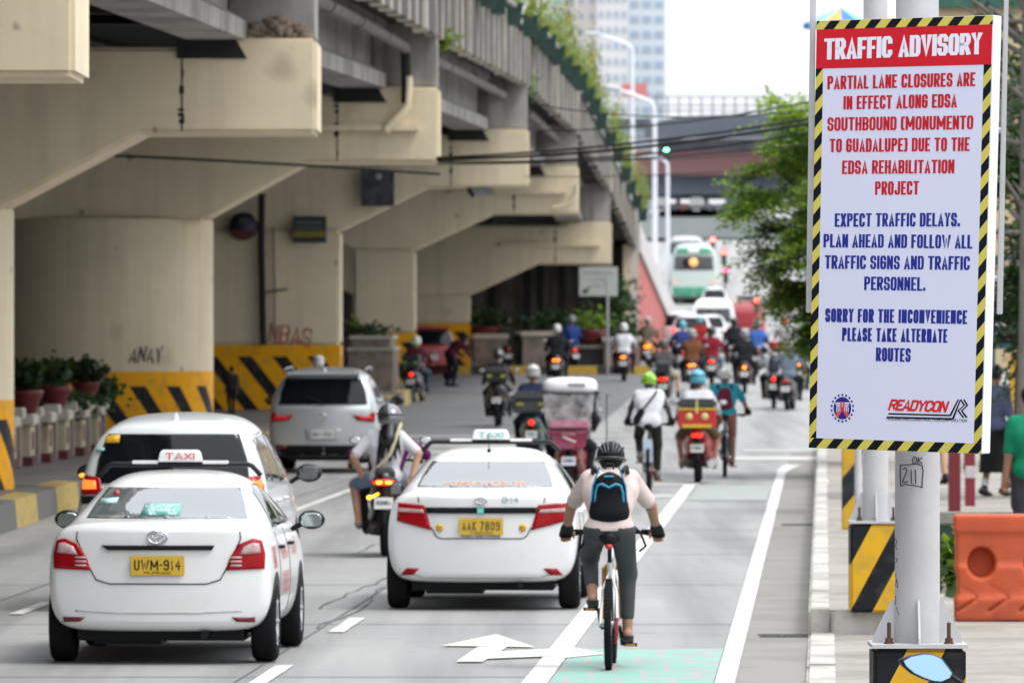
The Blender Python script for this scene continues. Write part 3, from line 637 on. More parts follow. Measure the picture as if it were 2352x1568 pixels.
for i, Y in enumerate(PY):
    zb, zt, e, wd = ZB[i], ZT[i], PE[i], PW[i]; g = G(Y)+.30; x = RX(0, Y)
    # cap with two haunches
    l2 = e-wd; prof = [(CE, zb), (CE, zt), (CE-1.3, zt), (CE-1.45, zt-.12), (l2-3.9+1.5, zt-.12), (l2-3.9, zt), (l2-3.9, zb), (l2-1.62, zb), (l2, zb-.95), (e, zb-.95), (CE-2.24, zb)]
    mb = MB(); mb.prism(prof, lambda u, v, d: (x+u, d, v), Y, Y+TY)
    c = at(mb, 'pier_cap', CREAM, fly, bevel=.05)
    mb = MB()
    if 0 < i < 6:
        mb.box(x+CE-3.4, x+CE-.35, Y-.16, Y, zb+(zt-zb)*.42, zb+(zt-zb)*.42+.09)
        if i in (2, 4, 5): at(mb, 'ledge', CREAM, fly)
    mb = MB(); mb.box(x-8.2, x-8.18, Y-.006, Y-.001, zb+.02, zt-.13); rj = random.Random(i)
    for q in range(7): z_ = rj.uniform(zb+.1, zt-.3); mb.box(x-8.2-rj.uniform(0, .05), x-8.178+rj.uniform(0, .02), Y-.005, Y-.0015, z_, z_+rj.uniform(.02, .12))
    at(mb, 'joint', BLACKC, fly)
    if 0 < i < 5: mb = MB(); mb.prism([(-8.25, zt-.02), (-7.5, zt-.02), (-7.36, zt-.26), (-8.25, zt-.26)], lambda u, v, d: (x+u, d, v), Y-.05, Y-.003); at(mb, 'bearing_end', BLACKC, fly)
    # pier: a jacketed wall, painted yellow with black stripes at the bottom (bands butt end to end)
    pr = thing('pier', None, None, (x+e-wd/2, Y, g)); pr.parent = fly; pr.location = Vector((x+e-wd/2, Y, g))-fly.location
    top = zb-.95-g; yb = YT[i]-g; dp = TY+.35
    rnd = i < 3 or i > 5                                # the nearest columns are round, the later ones flat walls
    if rnd:
        el = lambda z, k: [Vector((wd/2*1.06*k*math.cos(a), dp/2-.12+(dp/2+.25)*k*math.sin(a), z)) for a in [2*PI*q/64 for q in range(64)]]
        mb = MB(); mb.loft([el(yb, 1), el(top-.03, 1), el(top, .985)]); mb.build('shaft', CREAM, pr); mb = MB(); mb.loft([el(-.25, 1.002), el(yb, 1.002)])
    else:
        mb = MB(); mb.box(-wd/2, wd/2, -.12, dp, yb, top); mb.build('shaft', CREAM, pr, bevel=.06)
        mb = MB(); mb.box(-wd/2-.004, wd/2+.004, -.124, dp, -.25, yb)
    m = YB_PIER.copy(); m.name = 'pier_stripes'
    for nd in m.node_tree.nodes:
        if nd.type == 'MATH' and nd.operation == 'LESS_THAN': nd.inputs[1].default_value = yb-.25
    mb.build('striped_base', m, pr)
    if i in (2, 3):
        mb = MB(); col = (.03, .03, .035) if i == 2 else (.42, .05, .04)
        tx, zt_, H, fit, ang = (.82, 1.78, .26, .54, 0) if i == 2 else (.68, 2.02, .42, .92, -.12)
        text_mesh(mb, 'ANAY' if i == 2 else 'NBAS', H, lambda a, b, o: (tx+a+.012*math.sin(31*b+7*a), (-.128 if i == 3 else dp/2-.12-(dp/2+.25)*math.sqrt(1-((tx+a)/(wd/2*1.06))**2)-.012)-o, zt_-g+b+a*ang+.02*math.sin(19*a+i)-(0 if i == 2 else .1)), t=.1, th=.1, w=.5, gap=.08, slant=.15, fit=fit)
        mb.build('graffiti', mat('spray_paint', col, .7, var=.25, scale=14, dark=(.4, .3, .25)), pr)
    # stub that carries the deck edge
    mb = MB(); mb.box(x+CE-1.15, x+CE-.04, Y+.15, Y+TY-.1, zt, fz(Y))
    st = at(mb, 'edge_stub', GREY, fly, bevel=.03)
    # broken concrete and bearing ledge on the first visible cap
    if i == 1:
        mb = MB(); rr = random.Random(2)
        for k in range(90):
            q = rr.uniform(-1.08, -.1); s = rr.uniform(.02, .06); mb.sphere((x+CE+q, Y+.14+rr.uniform(-.02, .04), zt+rr.uniform(-.02, .26)*(1-abs(q+.55)*1.2)), (s*rr.uniform(1, 2.4), s*.7, s*rr.uniform(.8, 1.6)), 5, 3)
        at(mb, 'broken_concrete', mat('raw_concrete', (.19, .145, .11), .95, var=.6, scale=3), fly)
# girders and deck, span by span
GL = [-7.75, -10.6, -13.5, -16.4, -19.3]
PY, ZT = PY[:6], ZT[:6]; ys = PY+[258]
for i in range(-1, len(ys)-1):
    a, b = ys[i]+TY+.03, ys[i+1]-.03
    if i < 0: a = -90.0
    za, zb2 = (ZT[i] if i >= 0 else 5.4)-.02, (ZT[i+1] if i+1 < 6 else 4.1)-.02
    for gi, L in enumerate(GL):
        mb = MB(); R_ = []
        for Y, z in ((a, za), (b, zb2)):
            t = fz(Y); x = RX(L, Y)
            R_.append([Vector((x+u, Y, v)) for u, v in ((-.38, z), (.38, z), (.38, z+.24), (.14, z+.38), (.14, t-.25), (.42, t-.12), (.42, t), (-.42, t), (-.42, t-.12), (-.14, t-.25), (-.14, z+.38), (-.38, z+.24))])
        mb.loft(R_, 0, True, False); at(mb, 'girder', GREY if gi == 0 else BLACKC, fly)  # inner girders blackened to hold the shade under the deck
    # cross beams (diaphragms) near the ends
    for Y, z in ((a+.4, za+.3), (b-.9, zb2+.3)):
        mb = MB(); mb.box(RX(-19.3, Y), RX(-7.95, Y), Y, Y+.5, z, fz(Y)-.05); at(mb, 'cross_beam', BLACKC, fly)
mb = MB(); R_ = []
for Y, z in FZ:
    x = RX(0, Y); R_.append([Vector((x+u, Y, z+v)) for u, v in ((-27, 0), (-6.75, 0), (-6.75, .25), (-27, .25))])
mb.loft(R_, 0, True, False); at(mb, 'deck_slab', BLACKC, fly)  # slab coloured as dark as the shadow on its underside
# parapet: fascia wall with upright ribs, dark stained; rib spacing 1.55 m
mb = MB(); R_ = []
for Y, z in FZ[:10]:
    x = RX(-6.5, Y); R_.append([Vector((x+u, Y, z+v)) for u, v in ((-.26, -.22), (-.02, -.22), (-.02, .86), (-.26, .86))])
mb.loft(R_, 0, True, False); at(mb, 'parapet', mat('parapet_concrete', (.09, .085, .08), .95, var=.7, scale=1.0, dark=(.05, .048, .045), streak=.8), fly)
PCONC = mat('post_concrete', (.58, .54, .46), .9, var=.6, scale=1.2, dark=(.20, .18, .16), streak=.4)
Y = 60.0; k = 0
while Y < 257:
    x = RX(-6.5, Y); z = fz(Y+.7); w2 = 2.3 if k % 6 == 0 else 1.15; tp = 1.0 if k % 6 == 0 else .80
    mb = MB(); mb.box(x-.2, x+(.05 if k % 6 == 0 else .012), Y, Y+w2, z-.24, z+tp); at(mb, 'parapet_post', PCONC, fly); Y += w2+1.0+(.5 if k % 3 == 0 else 0); k += 1
mb = MB(); R_ = []
for Y, z in FZ[:10]:
    x = RX(-6.5, Y); R_.append([Vector((x+u, Y, z+v)) for u, v in ((-.2, .92), (-.02, .92), (-.02, 1.02), (-.2, 1.02))])
mb.loft(R_, 0, True, False); at(mb, 'handrail', BLACKC, fly)
for y0, y1 in ((141, 152), (166, 177), (212, 222), (240, 250)):
    mb = MB(); mb.tube([(RX(-6.3, y), y, fz(y)+1.12) for y in (y0, (y0+y1)/2, y1)], .055, 8); mb.tube([(RX(-6.34, y0), y0, fz(y0)+.9), (RX(-6.3, y0), y0, fz(y0)+1.12)], .03, 6)
    at(mb, 'rail_bar', flat((.34, .33, .30), .5, .4), fly)
# drain pipes under the deck edge
PIPE = mat('old_pipe', (.19, .175, .16), .7, var=.7, scale=2.5, dark=(.06, .055, .05)); RUST = mat('rusty_pipe', (.28, .12, .05), .85, var=.6, scale=4)
for y0, y1, zd, mm in ((97, 124.2, 6.75, PIPE), (127, 166, 6.9, PIPE), (176, 197, 6.9, PIPE)):
    mb = MB(); L = -7.05; e = Vector((RX(L, y1), y1, fz(y1)-.42))
    mb.tube([(RX(L, y0), y0, fz(y0)-.38), ((RX(L, y0)+e.x)/2, (y0+y1)/2, (fz(y0)+fz(y1))/2-.38), e, e+Vector((.02, .15, -.1))], .1, 10)
    for q in (.3, .55, .8): mb.tube([(RX(L, y0+(y1-y0)*q), y0+(y1-y0)*q, fz(y0+(y1-y0)*q)-.39), (RX(L, y0+(y1-y0)*q+.2), y0+(y1-y0)*q+.2, fz(y0+(y1-y0)*q)-.39)], .12, 10)
    at(mb, 'drain_pipe', mm, fly)
    if y1 < 190:
        mb = MB(); mb.tube([e+Vector((.02, .1, 0)), e+Vector((.03, .12, -.5)), e+Vector((.03, .12, -.95))], .085, 10); at(mb, 'downpipe', BLACKC if y1 < 130 else RUST, fly)
mb = MB(); q = P(938, 196, 124.3); mb.tube([q+Vector((0, 0, .15)), q, q+Vector((-.02, 0, -.35)), P(900, 283, 124.3), P(885, 300, 124.3)], .075, 8); at(mb, 'downpipe', CREAM, fly)
mb = MB(); mb.tube([P(1325, 425, 195.2), P(1322, 450, 195.2), P(1305, 470, 195.2), P(1270, 478, 195.2)], .06, 8); at(mb, 'downpipe', CREAM, fly)
mb = MB(); mb.tube([P(601, 445, 162.2), P(600, 560, 162.2), P(603, 700, 162.2), P(605, 792, 162.2)], .075, 8); at(mb, 'downpipe', BLACKC, fly)
mb = MB(); mb.tube([P(628, 520, 162.25), P(630, 640, 162.25), P(632, 790, 162.25)], .025, 6); mb.tube([P(610, 670, 162.25), P(660, 664, 162.25)], .03, 6); at(mb, 'conduit', mat('conduit', (.2, .17, .13), .8, var=.4), fly)
# far wall under the deck and inner columns, all in the deck's shade
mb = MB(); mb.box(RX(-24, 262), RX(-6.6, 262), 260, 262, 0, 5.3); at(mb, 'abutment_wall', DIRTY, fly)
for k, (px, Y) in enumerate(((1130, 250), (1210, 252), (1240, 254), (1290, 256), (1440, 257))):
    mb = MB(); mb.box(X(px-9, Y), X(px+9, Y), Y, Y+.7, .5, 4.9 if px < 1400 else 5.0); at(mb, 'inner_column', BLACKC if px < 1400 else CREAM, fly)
# ---- ramp wall: red painted side, white parapet
RED = mat('red_wall_paint', (.46, .12, .105), .8, var=.5, scale=.5, dark=(.34, .10, .09)); WP = mat('white_wall_paint', (.50, .48, .465), .8, var=.6, scale=.6, dark=(.36, .34, .32))
rw = thing('ramp_wall', 'red painted side wall of the flyover ramp topped by a white parapet', 'wall', (RX(-6.5, 258), 258, 0))
for nm, f0, f1, m, dx in (('wall_face', lambda Y: G(Y)-.1, lambda Y: fz(Y)-.35, RED, 0), ('white_parapet', lambda Y: fz(Y)-.35, lambda Y: fz(Y)+.75, WP, .12)):
    mb = MB(); R_ = []
    for Y in (258, 270, 285, 304, 325, 345):
        x = RX(-6.5, Y); R_.append([Vector((x-.4, Y, f0(Y))), Vector((x+dx, Y, f0(Y))), Vector((x+dx*.3, Y, f1(Y))), Vector((x-.4, Y, f1(Y)))])
    mb.loft(R_, 0, True, False); at(mb, nm, m, rw)
mb = MB(); x = RX(-6.5, 258); mb.box(x-.35, x+.02, 257.55, 257.98, G(258)-.1, fz(258)+.4); at(mb, 'end_post', WP, rw)
# ---- planter boxes with shrubs along the parapet
pboxes = []
GREENP = mat('green_box_paint', (.018, .055, .045), .5, var=.4, scale=4)
FLOWER = flat((.55, .06, .05), .6)
plants = []
for s in range(3):
    def blob(r, s=s):
        a = r.random(); b = r.randrange(5); return (r.gauss((b-2)*.28, .16), r.gauss(0, .16), abs(r.gauss(0, 1))*(.34+.08*((b+s) % 3))+.0)
    mb = leaves(460, blob, .075, 40+s)
    for k in range(3 if s == 0 else 0): mb.sphere((-.4+.35*k, -.15, .5+.1*k), .035, 6, 4, mi=3)
    rr = random.Random(s)
    for k in range(5): mb.tube([((k-2)*.25, 0, -.1), ((k-2)*.28, rr.uniform(-.05, .05), .3), ((k-2)*.3+rr.uniform(-.1, .1), rr.uniform(-.1, .1), .62)], [.012, .009, .004], 5, 2)
    plants.append(mb.mesh('shrub_%d' % s))
bm_ = MB(); bm_.loft([[Vector((u*.17*k, v*.34*k, z)) for u, v in ((-1, -1), (1, -1), (1, 1), (-1, 1))] for z, k in ((-.40, .8), (0, 1.0), (0, 1.1), (.06, 1.1), (.06, .95), (-.05, .9))], 0, True, False)
boxme = bm_.mesh('planter_box')
for k, Y in enumerate((116, 121, 125, 129, 134, 139, 143.6, 151, 159, 165, 170, 175.5, 181, 187, 192, 198.6, 204, 210, 219, 227, 236, 242.5, 250, 258)):
    t = thing('planter_box', 'dark green planter box with a bright shrub on the flyover parapet', 'planter box', (RX(-6.32, Y), Y, fz(Y)+1.12), 0, 'planter boxes along the flyover parapet')
    link('box', boxme, GREENP, t); f = link('shrub', plants[k % 3], LEAF_B+[FLOWER], t); f.scale = (1.9, .62, 1.25+.4*math.sin(k*1.7)); f.rotation_euler = (0, 0, PI/2)
def bush(label, c, rad, n, seed, mats=LEAF_D, size=.09, cat='plant', name='shrub', group=None):
    mb = leaves(n, lambda r: (r.gauss(0, rad[0]*.5), r.gauss(0, rad[1]*.5), rad[2]+r.gauss(0, rad[2]*.5)), size, seed)
    for k in range(5):
        r = random.Random(seed+k); mb.tube([(0, 0, -.05), (r.uniform(-.3, .3)*rad[0], r.uniform(-.3, .3)*rad[1], rad[2]*.7), (r.uniform(-.6, .6)*rad[0], r.uniform(-.6, .6)*rad[1], rad[2]*1.5)], [.02, .015, .006], 5, 2)
    o = mb.build(name, mats); o.location = c; return tag(o, label, cat, group)
bush('wild green plant sprouting from the flyover edge below the second pipe', P(1188, 225, 165), (.35, .3, .38), 500, 3, LEAF_T)
bush('small bright weed growing on the stub of the second pier cap', P(1018, 112, 127), (.26, .2, .16), 160, 4, LEAF_B)
# unseen dark walls added beyond the flyover to block light, shaped as buildings
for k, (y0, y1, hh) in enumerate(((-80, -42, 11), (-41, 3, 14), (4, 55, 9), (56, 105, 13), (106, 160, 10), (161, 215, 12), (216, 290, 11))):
    bt_ = thing('building', 'added dark building wall blocking light beyond the flyover', 'building', (RX(-30, y0), y0, 0), RA); mb = MB(); mb.box(-8, 0, 0, y1-y0, -.2, hh); mb.build('wall', mat('light_blocker_wall', (.05, .048, .046), .9, var=.5, scale=.2), bt_)
    mb = MB(); mb.box(-8.2, .4, -.1, y1-y0+.1, hh+.003, hh+.4); mb.build('roof', DIRTY, bt_); bt_['group'] = 'added light-blocking buildings beyond the flyover'; bt_['label'] = 'added dark building wall blocking light beyond the flyover, mostly hidden by its piers'
# ------------------------------------------------------------------ car bodies: lofted, subdivided; lamps, glass and trim follow the body surface
def patch(bvh, poly, axis, name, m, parent, off=.006, dens=.05, label=None, thick=.02):
    bm = bmesh.new(); vs = [bm.verts.new((a, b, 0)) for a, b in poly]; bm.faces.new(vs); bmesh.ops.triangulate(bm, faces=bm.faces)
    for _ in range(6):
        es = [e for e in bm.edges if e.calc_length() > dens]
        if not es: break
        bmesh.ops.subdivide_edges(bm, edges=es, cuts=1); bmesh.ops.triangulate(bm, faces=bm.faces)
    D = {'rear': (0, 1, 0), 'front': (0, -1, 0), 'right': (-1, 0, 0), 'left': (1, 0, 0), 'top': (0, 0, -1)}[axis]; D = Vector(D); last = None; miss = []
    for v in bm.verts:
        a, b = v.co.x, v.co.y
        o = Vector((a, 0, b)) if axis in ('rear', 'front') else (Vector((0, a, b)) if axis in ('left', 'right') else Vector((a, b, 0)))
        h = bvh.ray_cast(o-D*8, D)[0]
        if h is None: miss.append((v, o)); continue
        v.co = h-D*off; last = v.co.copy()
    for v, o in miss:
        h = bvh.find_nearest(o+D*(last-o).dot(D) if last else o)[0]; v.co = h-D*off
    be = [e for e in bm.edges if e.is_boundary]
    r = bmesh.ops.extrude_edge_only(bm, edges=be)
    for v in [g for g in r['geom'] if isinstance(g, bmesh.types.BMVert)]: v.co += D*thick
    bmesh.ops.recalc_face_normals(bm, faces=bm.faces)
    for f in bm.faces: f.smooth = True
    me = bpy.data.meshes.new(name); bm.to_mesh(me); bm.free()
    return link(name, me, m, parent, label)
def line_patch(bvh, pts, w, axis, name, m, parent, off=.004):
    q = stroke_poly([Vector(p) for p in pts], w); mb = None; obs = []
    poly = [tuple(x[0]) for x in q]+[tuple(q[-1][3])]+[tuple(q[-1][2])]+[tuple(x[1]) for x in reversed(q)]
    return patch(bvh, poly, axis, name, m, parent, off, .08, thick=.008)
def on_body(bvh, axis='rear', off=.008):
    D = Vector({'rear': (0, 1, 0), 'right': (-1, 0, 0), 'top': (0, 0, -1)}[axis])
    def fn(a, b, o=0.0):
        p = Vector((a, 0, b)) if axis == 'rear' else (Vector((0, a, b)) if axis == 'right' else Vector((a, b, 0)))
        h = bvh.ray_cast(p-D*8, D)[0] or p
        return h-D*(off+o)
    return fn
SEDAN = []
for y_, t_ in ((0.0, 0), (.012, .25), (.045, .55), (.12, .82), (.3, 1.0)):                # the tail rounds off evenly
    q_ = (1-t_)**2; k_ = 1-.12*q_; SEDAN.append((y_, .24+.085*q_, .79*k_, .846*k_, .55, .82*k_, .92-.05*q_, .715*k_, 1.05-.075*q_, 1.065-.085*q_))
SEDAN += [(.70, .22, .80, .85, .55, .83, .93, .69, 1.035, 1.06), (1.0, .2, .8, .85, .55, .825, .935, .64, 1.17, 1.2), (1.40, .20, .80, .85, .55, .82, .94, .56, 1.30, 1.335), (1.62, .2, .8, .85, .55, .82, .94, .545, 1.35, 1.395), (2.2, .2, .8, .85, .55, .82, .94, .54, 1.365, 1.415),
 (2.75, .2, .80, .85, .55, .82, .94, .55, 1.32, 1.375), (3.5, .2, .8, .85, .55, .82, .93, .68, .985, 1.015), (4.08, .22, .78, .82, .52, .78, .80, .60, .86, .89), (4.24, .28, .72, .76, .5, .7, .66, .5, .72, .74), (4.29, .34, .6, .62, .5, .58, .58, .4, .6, .61)]
SUV = [(0.0, .40, .72, .80, .59, .78, .91, .72, 1.02, 1.03), (.05, .33, .76, .86, .58, .84, .95, .78, 1.07, 1.08), (.13, .28, .80, .90, .60, .88, 1.0, .77, 1.28, 1.29), (.24, .26, .82, .91, .60, .89, 1.02, .73, 1.53, 1.56), (.31, .25, .83, .91, .60, .895, 1.03, .70, 1.60, 1.645),
 (1.2, .22, .83, .915, .60, .895, 1.03, .67, 1.635, 1.70), (2.2, .22, .83, .915, .6, .895, 1.03, .66, 1.63, 1.69), (2.9, .22, .83, .915, .6, .895, 1.02, .67, 1.54, 1.60), (3.7, .22, .83, .91, .6, .88, 1.0, .74, 1.06, 1.09), (4.35, .26, .8, .87, .58, .82, .86, .66, .93, .95), (4.52, .32, .7, .76, .55, .7, .7, .5, .76, .78), (4.56, .4, .55, .6, .5, .55, .6, .4, .62, .63)]
VAN = [(0.0, .50, .70, .78, .7, .78, 1.2, .70, 1.75, 1.77), (.04, .36, .82, .90, .7, .90, 1.2, .80, 1.98, 2.0), (.12, .30, .86, .94, .7, .93, 1.2, .80, 2.10, 2.14), (.4, .28, .87, .95, .7, .94, 1.2, .78, 2.16, 2.22), (3.2, .28, .87, .95, .7, .94, 1.2, .78, 2.16, 2.24), (3.9, .28, .87, .95, .7, .94, 1.2, .77, 2.0, 2.06), (4.6, .28, .86, .93, .7, .92, 1.15, .80, 1.2, 1.24), (4.9, .36, .8, .85, .65, .8, .9, .7, .98, 1.0), (4.98, .45, .6, .65, .6, .6, .8, .5, .85, .86)]
BUS = [(0.0, .55, 1.0, 1.1, .9, 1.1, 1.6, 1.02, 2.9, 2.92), (.06, .40, 1.15, 1.24, .9, 1.24, 1.6, 1.14, 3.1, 3.14), (.2, .36, 1.18, 1.26, .9, 1.26, 1.6, 1.14, 3.2, 3.28), (.6, .35, 1.2, 1.27, .9, 1.27, 1.6, 1.13, 3.22, 3.33), (11, .35, 1.2, 1.27, .9, 1.27, 1.6, 1.13, 3.22, 3.33), (11.4, .35, 1.2, 1.25, .9, 1.25, 1.6, 1.12, 3.1, 3.2), (11.5, .5, 1.0, 1.1, .9, 1.1, 1.6, 1.0, 2.9, 2.95)]
def car_body(st, t, m, sx=1.0, sy=1.0, sz=1.0):
    rings = []
    for y, zb, wb, wm, zm, ws, zs, wr, zr, zt in st:
        h = [(0, zb), (wb*.7, zb), (wb, zb+.03), (wm, zm), (ws, zs), (wr, zr), (wr*.5, zr+(zt-zr)*.8), (0, zt)]
        full = h+[(-a, b) for a, b in h[-2:0:-1]]
        rings.append([Vector((a*sx, y*sy, b*sz)) for a, b in full])
    mb = MB(); mb.loft(rings, 0, False)
    for r_ in (rings[0], rings[-1]): mb.add(r_, [(0, 1, 13)]+[(i, i+1, 13-i, 14-i) for i in range(1, 6)]+[(6, 7, 8)])
    me0 = mb.mesh('car'); bm = bmesh.new(); bm.from_mesh(me0); bmesh.ops.remove_doubles(bm, verts=bm.verts, dist=1e-5); bm.to_mesh(me0); bm.free()
    me = subsurf(me0, 3); L_ = max(v.co.y for v in me.vertices); zt_ = max(v.co.z for v in me.vertices); W_ = max(v.co.x for v in me.vertices)
    for v in me.vertices:                               # the tail (and nose) bow outwards in plan and in profile
        for e_, s_ in ((v.co.y, 1), (L_-v.co.y, -1)):
            if e_ < .9: q = (1-e_/.9)**1.5; v.co.y += s_*q*(.13*(v.co.x/W_)**2+.05*((v.co.z-.42*zt_)/(.4*zt_))**2*(1 if v.co.z < .42*zt_ else .25))
    b = link('body', me, m, t)
    return b, BVHTree.FromPolygons([v.co.copy() for v in me.vertices], [tuple(p.vertices) for p in me.polygons])
def wheels(t, tr, y0, y1, r=.30, w=.185, n=24):
    for y in (y0, y1):
        for s in (-1, 1):
            mb = MB(); mb.lathe([(r*.62, -w/2), (r*.9, -w/2), (r*.985, -w*.38), (r, -w*.2), (r, w*.2), (r*.985, w*.38), (r*.9, w/2), (r*.62, w/2)], (s*tr, y, r), n, 0, 'x')
            mb.lathe([(r*.62, -w*.3), (.01, -w*.3)], (s*tr, y, r), n, 0, 'x'); wh = mb.build('wheel', RUBBER, t)
            mb = MB(); mb.lathe([(r*.63, .48*w), (r*.56, .40*w), (r*.5, .1*w), (.04, .2*w), (.005, .22*w)] if s > 0 else [(r*.63, -.48*w), (r*.56, -.40*w), (r*.5, -.1*w), (.04, -.2*w), (.005, -.22*w)], (s*tr, y, r), n, 0, 'x')
            for k in range(6):
                a = k*PI/3; mb.tube([(s*(tr+w*.28), y+.04*math.cos(a), r+.04*math.sin(a)), (s*(tr+w*.4), y+r*.58*math.cos(a), r+r*.58*math.sin(a))], .022, 5)
            mb.build('rim', STEEL, wh)
def plate(t, fn, z, w, h, txt, m, ink, sub=None):
    p = fn(0, z); mb = MB(); mb.cbox((0, p.y-.008, z), (w, .014, h)); pl = mb.build('licence_plate', m, t, bevel=.004)
    mb = MB(); text_mesh(mb, txt, h*.52, lambda a, b, o: (a, p.y-.017-o, z-h*.22+b), t=.15, th=.13, w=.52, gap=.14, fit=w*.86)
    if sub: text_mesh(mb, sub, h*.13, lambda a, b, o: (a, p.y-.017-o, z-h*.42+b), t=.16, th=.14, w=.6, fit=w*.5)
    mb.build('plate_lettering', ink, pl); return pl
def mirror_x(poly): return [(-a, b) for a, b in reversed(poly)]
MGLASS = mat('mirror_glass', (.36, .40, .40), .05, 1)
def side_mirror(t, x, y, z, shell, s, w=.19, h=.13):
    mb = MB(); mb.sphere((x, y+.03, z), (w/2, .075, h/2), 16, 10); mb.tube([(x-s*w*.42, y+.05, z-h*.25), (x-s*(w*.6+.03), y+.09, z-h*.5)], .022, 6); b = mb.build('side_mirror', shell, t)
    mb = MB(); mb.loft([[Vector((x+w*.38*k*math.copysign(abs(math.cos(a))**.6, math.cos(a)), y-.045+dy, z+h*.36*k*math.copysign(abs(math.sin(a))**.6, math.sin(a)))) for a in [2*PI*i/20 for i in range(20)]] for k, dy in ((1, .03), (1, 0), (.9, -.003))]); mb.build('mirror_glass', MGLASS if shell is not PLASTIC else GLASS, b)
def emblem(t, fn, z, w, h, m):
    p = fn(0, z); mb = MB()
    E = lambda cx, cz, a, b, r: mb.tube([(cx+a*math.cos(q), p.y-.012, cz+b*math.sin(q)) for q in [2*PI*i/24 for i in range(25)]], r, 6)
    E(0, z, w/2, h/2, .008); E(0, z+h*.14, w*.30, h*.16, .006); E(0, z-.002, w*.13, h*.42, .006); return mb.build('emblem', m, t)
SGLASS = mat('tinted_glass', (.006, .007, .009), .04, spec=.35)
GAP = flat((.05, .05, .05), .7); CARW = mat('white_car_paint', (.74, .75, .75), .28, var=.30, scale=1.3, dark=(.56, .53, .46), coat=.5, spec=.4)
CARW2 = mat('pearl_car_paint', (.66, .69, .70), .25, var=.05, scale=.8, coat=.6, spec=.4); SILVER = mat('silver_car_paint', (.50, .52, .55), .3, .5, var=.05, coat=.5)
def taxi(label, px, Y, gen, sign_col):
    t = thing('taxi', label, 'taxi', (X(px, Y), Y, G(Y)), RA); b, bv = car_body(SEDAN, t, CARW); fn = on_body(bv)
    patch(bv, [(-.605, 1.068), (.605, 1.068), (.565, 1.17), (.50, 1.285), (-.50, 1.285), (-.565, 1.17)], 'rear', 'rear_window', GLASSB, t, .014, .035)
    for s, ax in ((1, 'right'), (-1, 'left')):
        patch(bv, [(1.18, .99), (1.52, 1.24), (1.98, 1.30), (2.02, .99)], ax, 'side_window', GLASS, t, .006, .08); patch(bv, [(2.10, .99), (2.08, 1.30), (2.55, 1.29), (3.1, 1.03), (3.05, .99)], ax, 'side_window', GLASS, t, .006, .08)
        for yc in (.62+.0, 3.17):
            patch(bv, [(yc+.375*math.cos(a), max(.30+.375*math.sin(a), .215)) for a in [PI*1.08-PI*1.16*i/14 for i in range(15)]], ax, 'wheel_arch', BLACK, t, .004, .08)
        line_patch(bv, [(1.12, .95), (1.02, .75), (1.06, .34)], .012, ax, 'door_gap', GAP, t); line_patch(bv, [(2.05, .97), (2.05, .3)], .012, ax, 'door_gap', GAP, t)
        for yy in (1.22, 2.2):
            p = bv.ray_cast(Vector((8*s, yy, .84)), Vector((-s, 0, 0)))[0]; mb = MB(); mb.tube([(p.x-.005*s, yy-.08, .84), (p.x+.03*s, yy-.05, .84), (p.x+.03*s, yy+.07, .84), (p.x-.005*s, yy+.1, .84)], .014, 6); mb.build('door_handle', BLACK if gen == 1 else CARW, t)
    wheels(t, .755, .62, 3.17)
    mb = MB(); mb.box(-.62, .62, .25, 3.9, .17, .34); mb.tube([(.34, .05, .22), (.34, .6, .21)], .03, 8); mb.box(-.5, .0, .3, .8, .14, .24); mb.box(-.66, .66, .58, .66, .22, .32); mb.build('underbody', BLACK, t)
    if gen == 1:
        lamp = [(-.785, .71), (-.50, .70), (-.535, .80), (-.60, .895), (-.70, .935), (-.765, .92), (-.79, .82)]
        top = [(-.76, .83), (-.60, .815), (-.635, .875), (-.70, .905), (-.745, .90)]
        for mir in (0, 1):
            f = mirror_x if mir else (lambda q: q)
            l = patch(bv, f(lamp), 'rear', 'tail_light', REDL, t, .012, .05); patch(bv, f(top), 'rear', 'clear_lens', CLEARL, l, .017, .05)
            for k in range(3): patch(bv, f([(-.62, .728+.03*k), (-.53, .728+.03*k), (-.54, .742+.03*k), (-.62, .742+.03*k)]), 'rear', 'lens_bar', CLEARL, l, .017, .06)
            patch(bv, f([(-.715, .352), (-.545, .352), (-.58, .318), (-.715, .312)]), 'rear', 'reflector', flat((.16, .012, .015), .25), t, .008, .06)
        patch(bv, [(-.42, .885), (.42, .885), (.40, .85), (-.37, .85)], 'rear', 'boot_trim', BLACK, t, .02, .08, thick=.03)
        line_patch(bv, [(-.60, 1.035), (-.61, .93), (-.50, .70), (-.46, .63), (-.36, .60), (.36, .60), (.46, .63), (.50, .70), (.61, .93), (.60, 1.035)], .010, 'rear', 'boot_gap', GAP, t)
        line_patch(bv, [(-.62, .40), (-.3, .385), (.3, .385), (.62, .40)], .012, 'rear', 'bumper_crease', flat((.5, .5, .48), .5), t)
        emblem(t, fn, .945, .145, .09, CHROME); plate(t, fn, .735, .40, .145, 'UWM-914', PLATE_Y, BLACK, 'PILIPINAS')
        patch(bv, [(-.54, 1.165), (-.40, 1.175), (-.39, 1.215), (-.53, 1.205)], 'rear', 'window_sticker', flat((.45, .66, .66), .5), t, .024, .08); patch(bv, [(-.44, 1.235), (-.40, 1.235), (-.40, 1.262), (-.44, 1.262)], 'rear', 'window_sticker', flat((.6, .05, .05), .5), t, .024, .08)
        st = patch(bv, [(-.20, 1.088), (.10, 1.088), (.10, 1.175), (-.18, 1.175)], 'rear', 'window_sticker', flat((.16, .44, .39), .5), t, .024, .08)
        f2 = on_body(bv, 'rear', .028); mb = MB()
        for k, s in enumerate(('WE ACCEPT', 'GCASH', 'PAYMENT')): text_mesh(mb, s, .021, lambda a, b, o: f2(-.045+a, 1.146-.027*k+b, o), t=.25, th=.2, fit=.26 if k != 1 else .2)
        mb.build('sticker_lettering', flat((.62, .75, .72), .5), st)
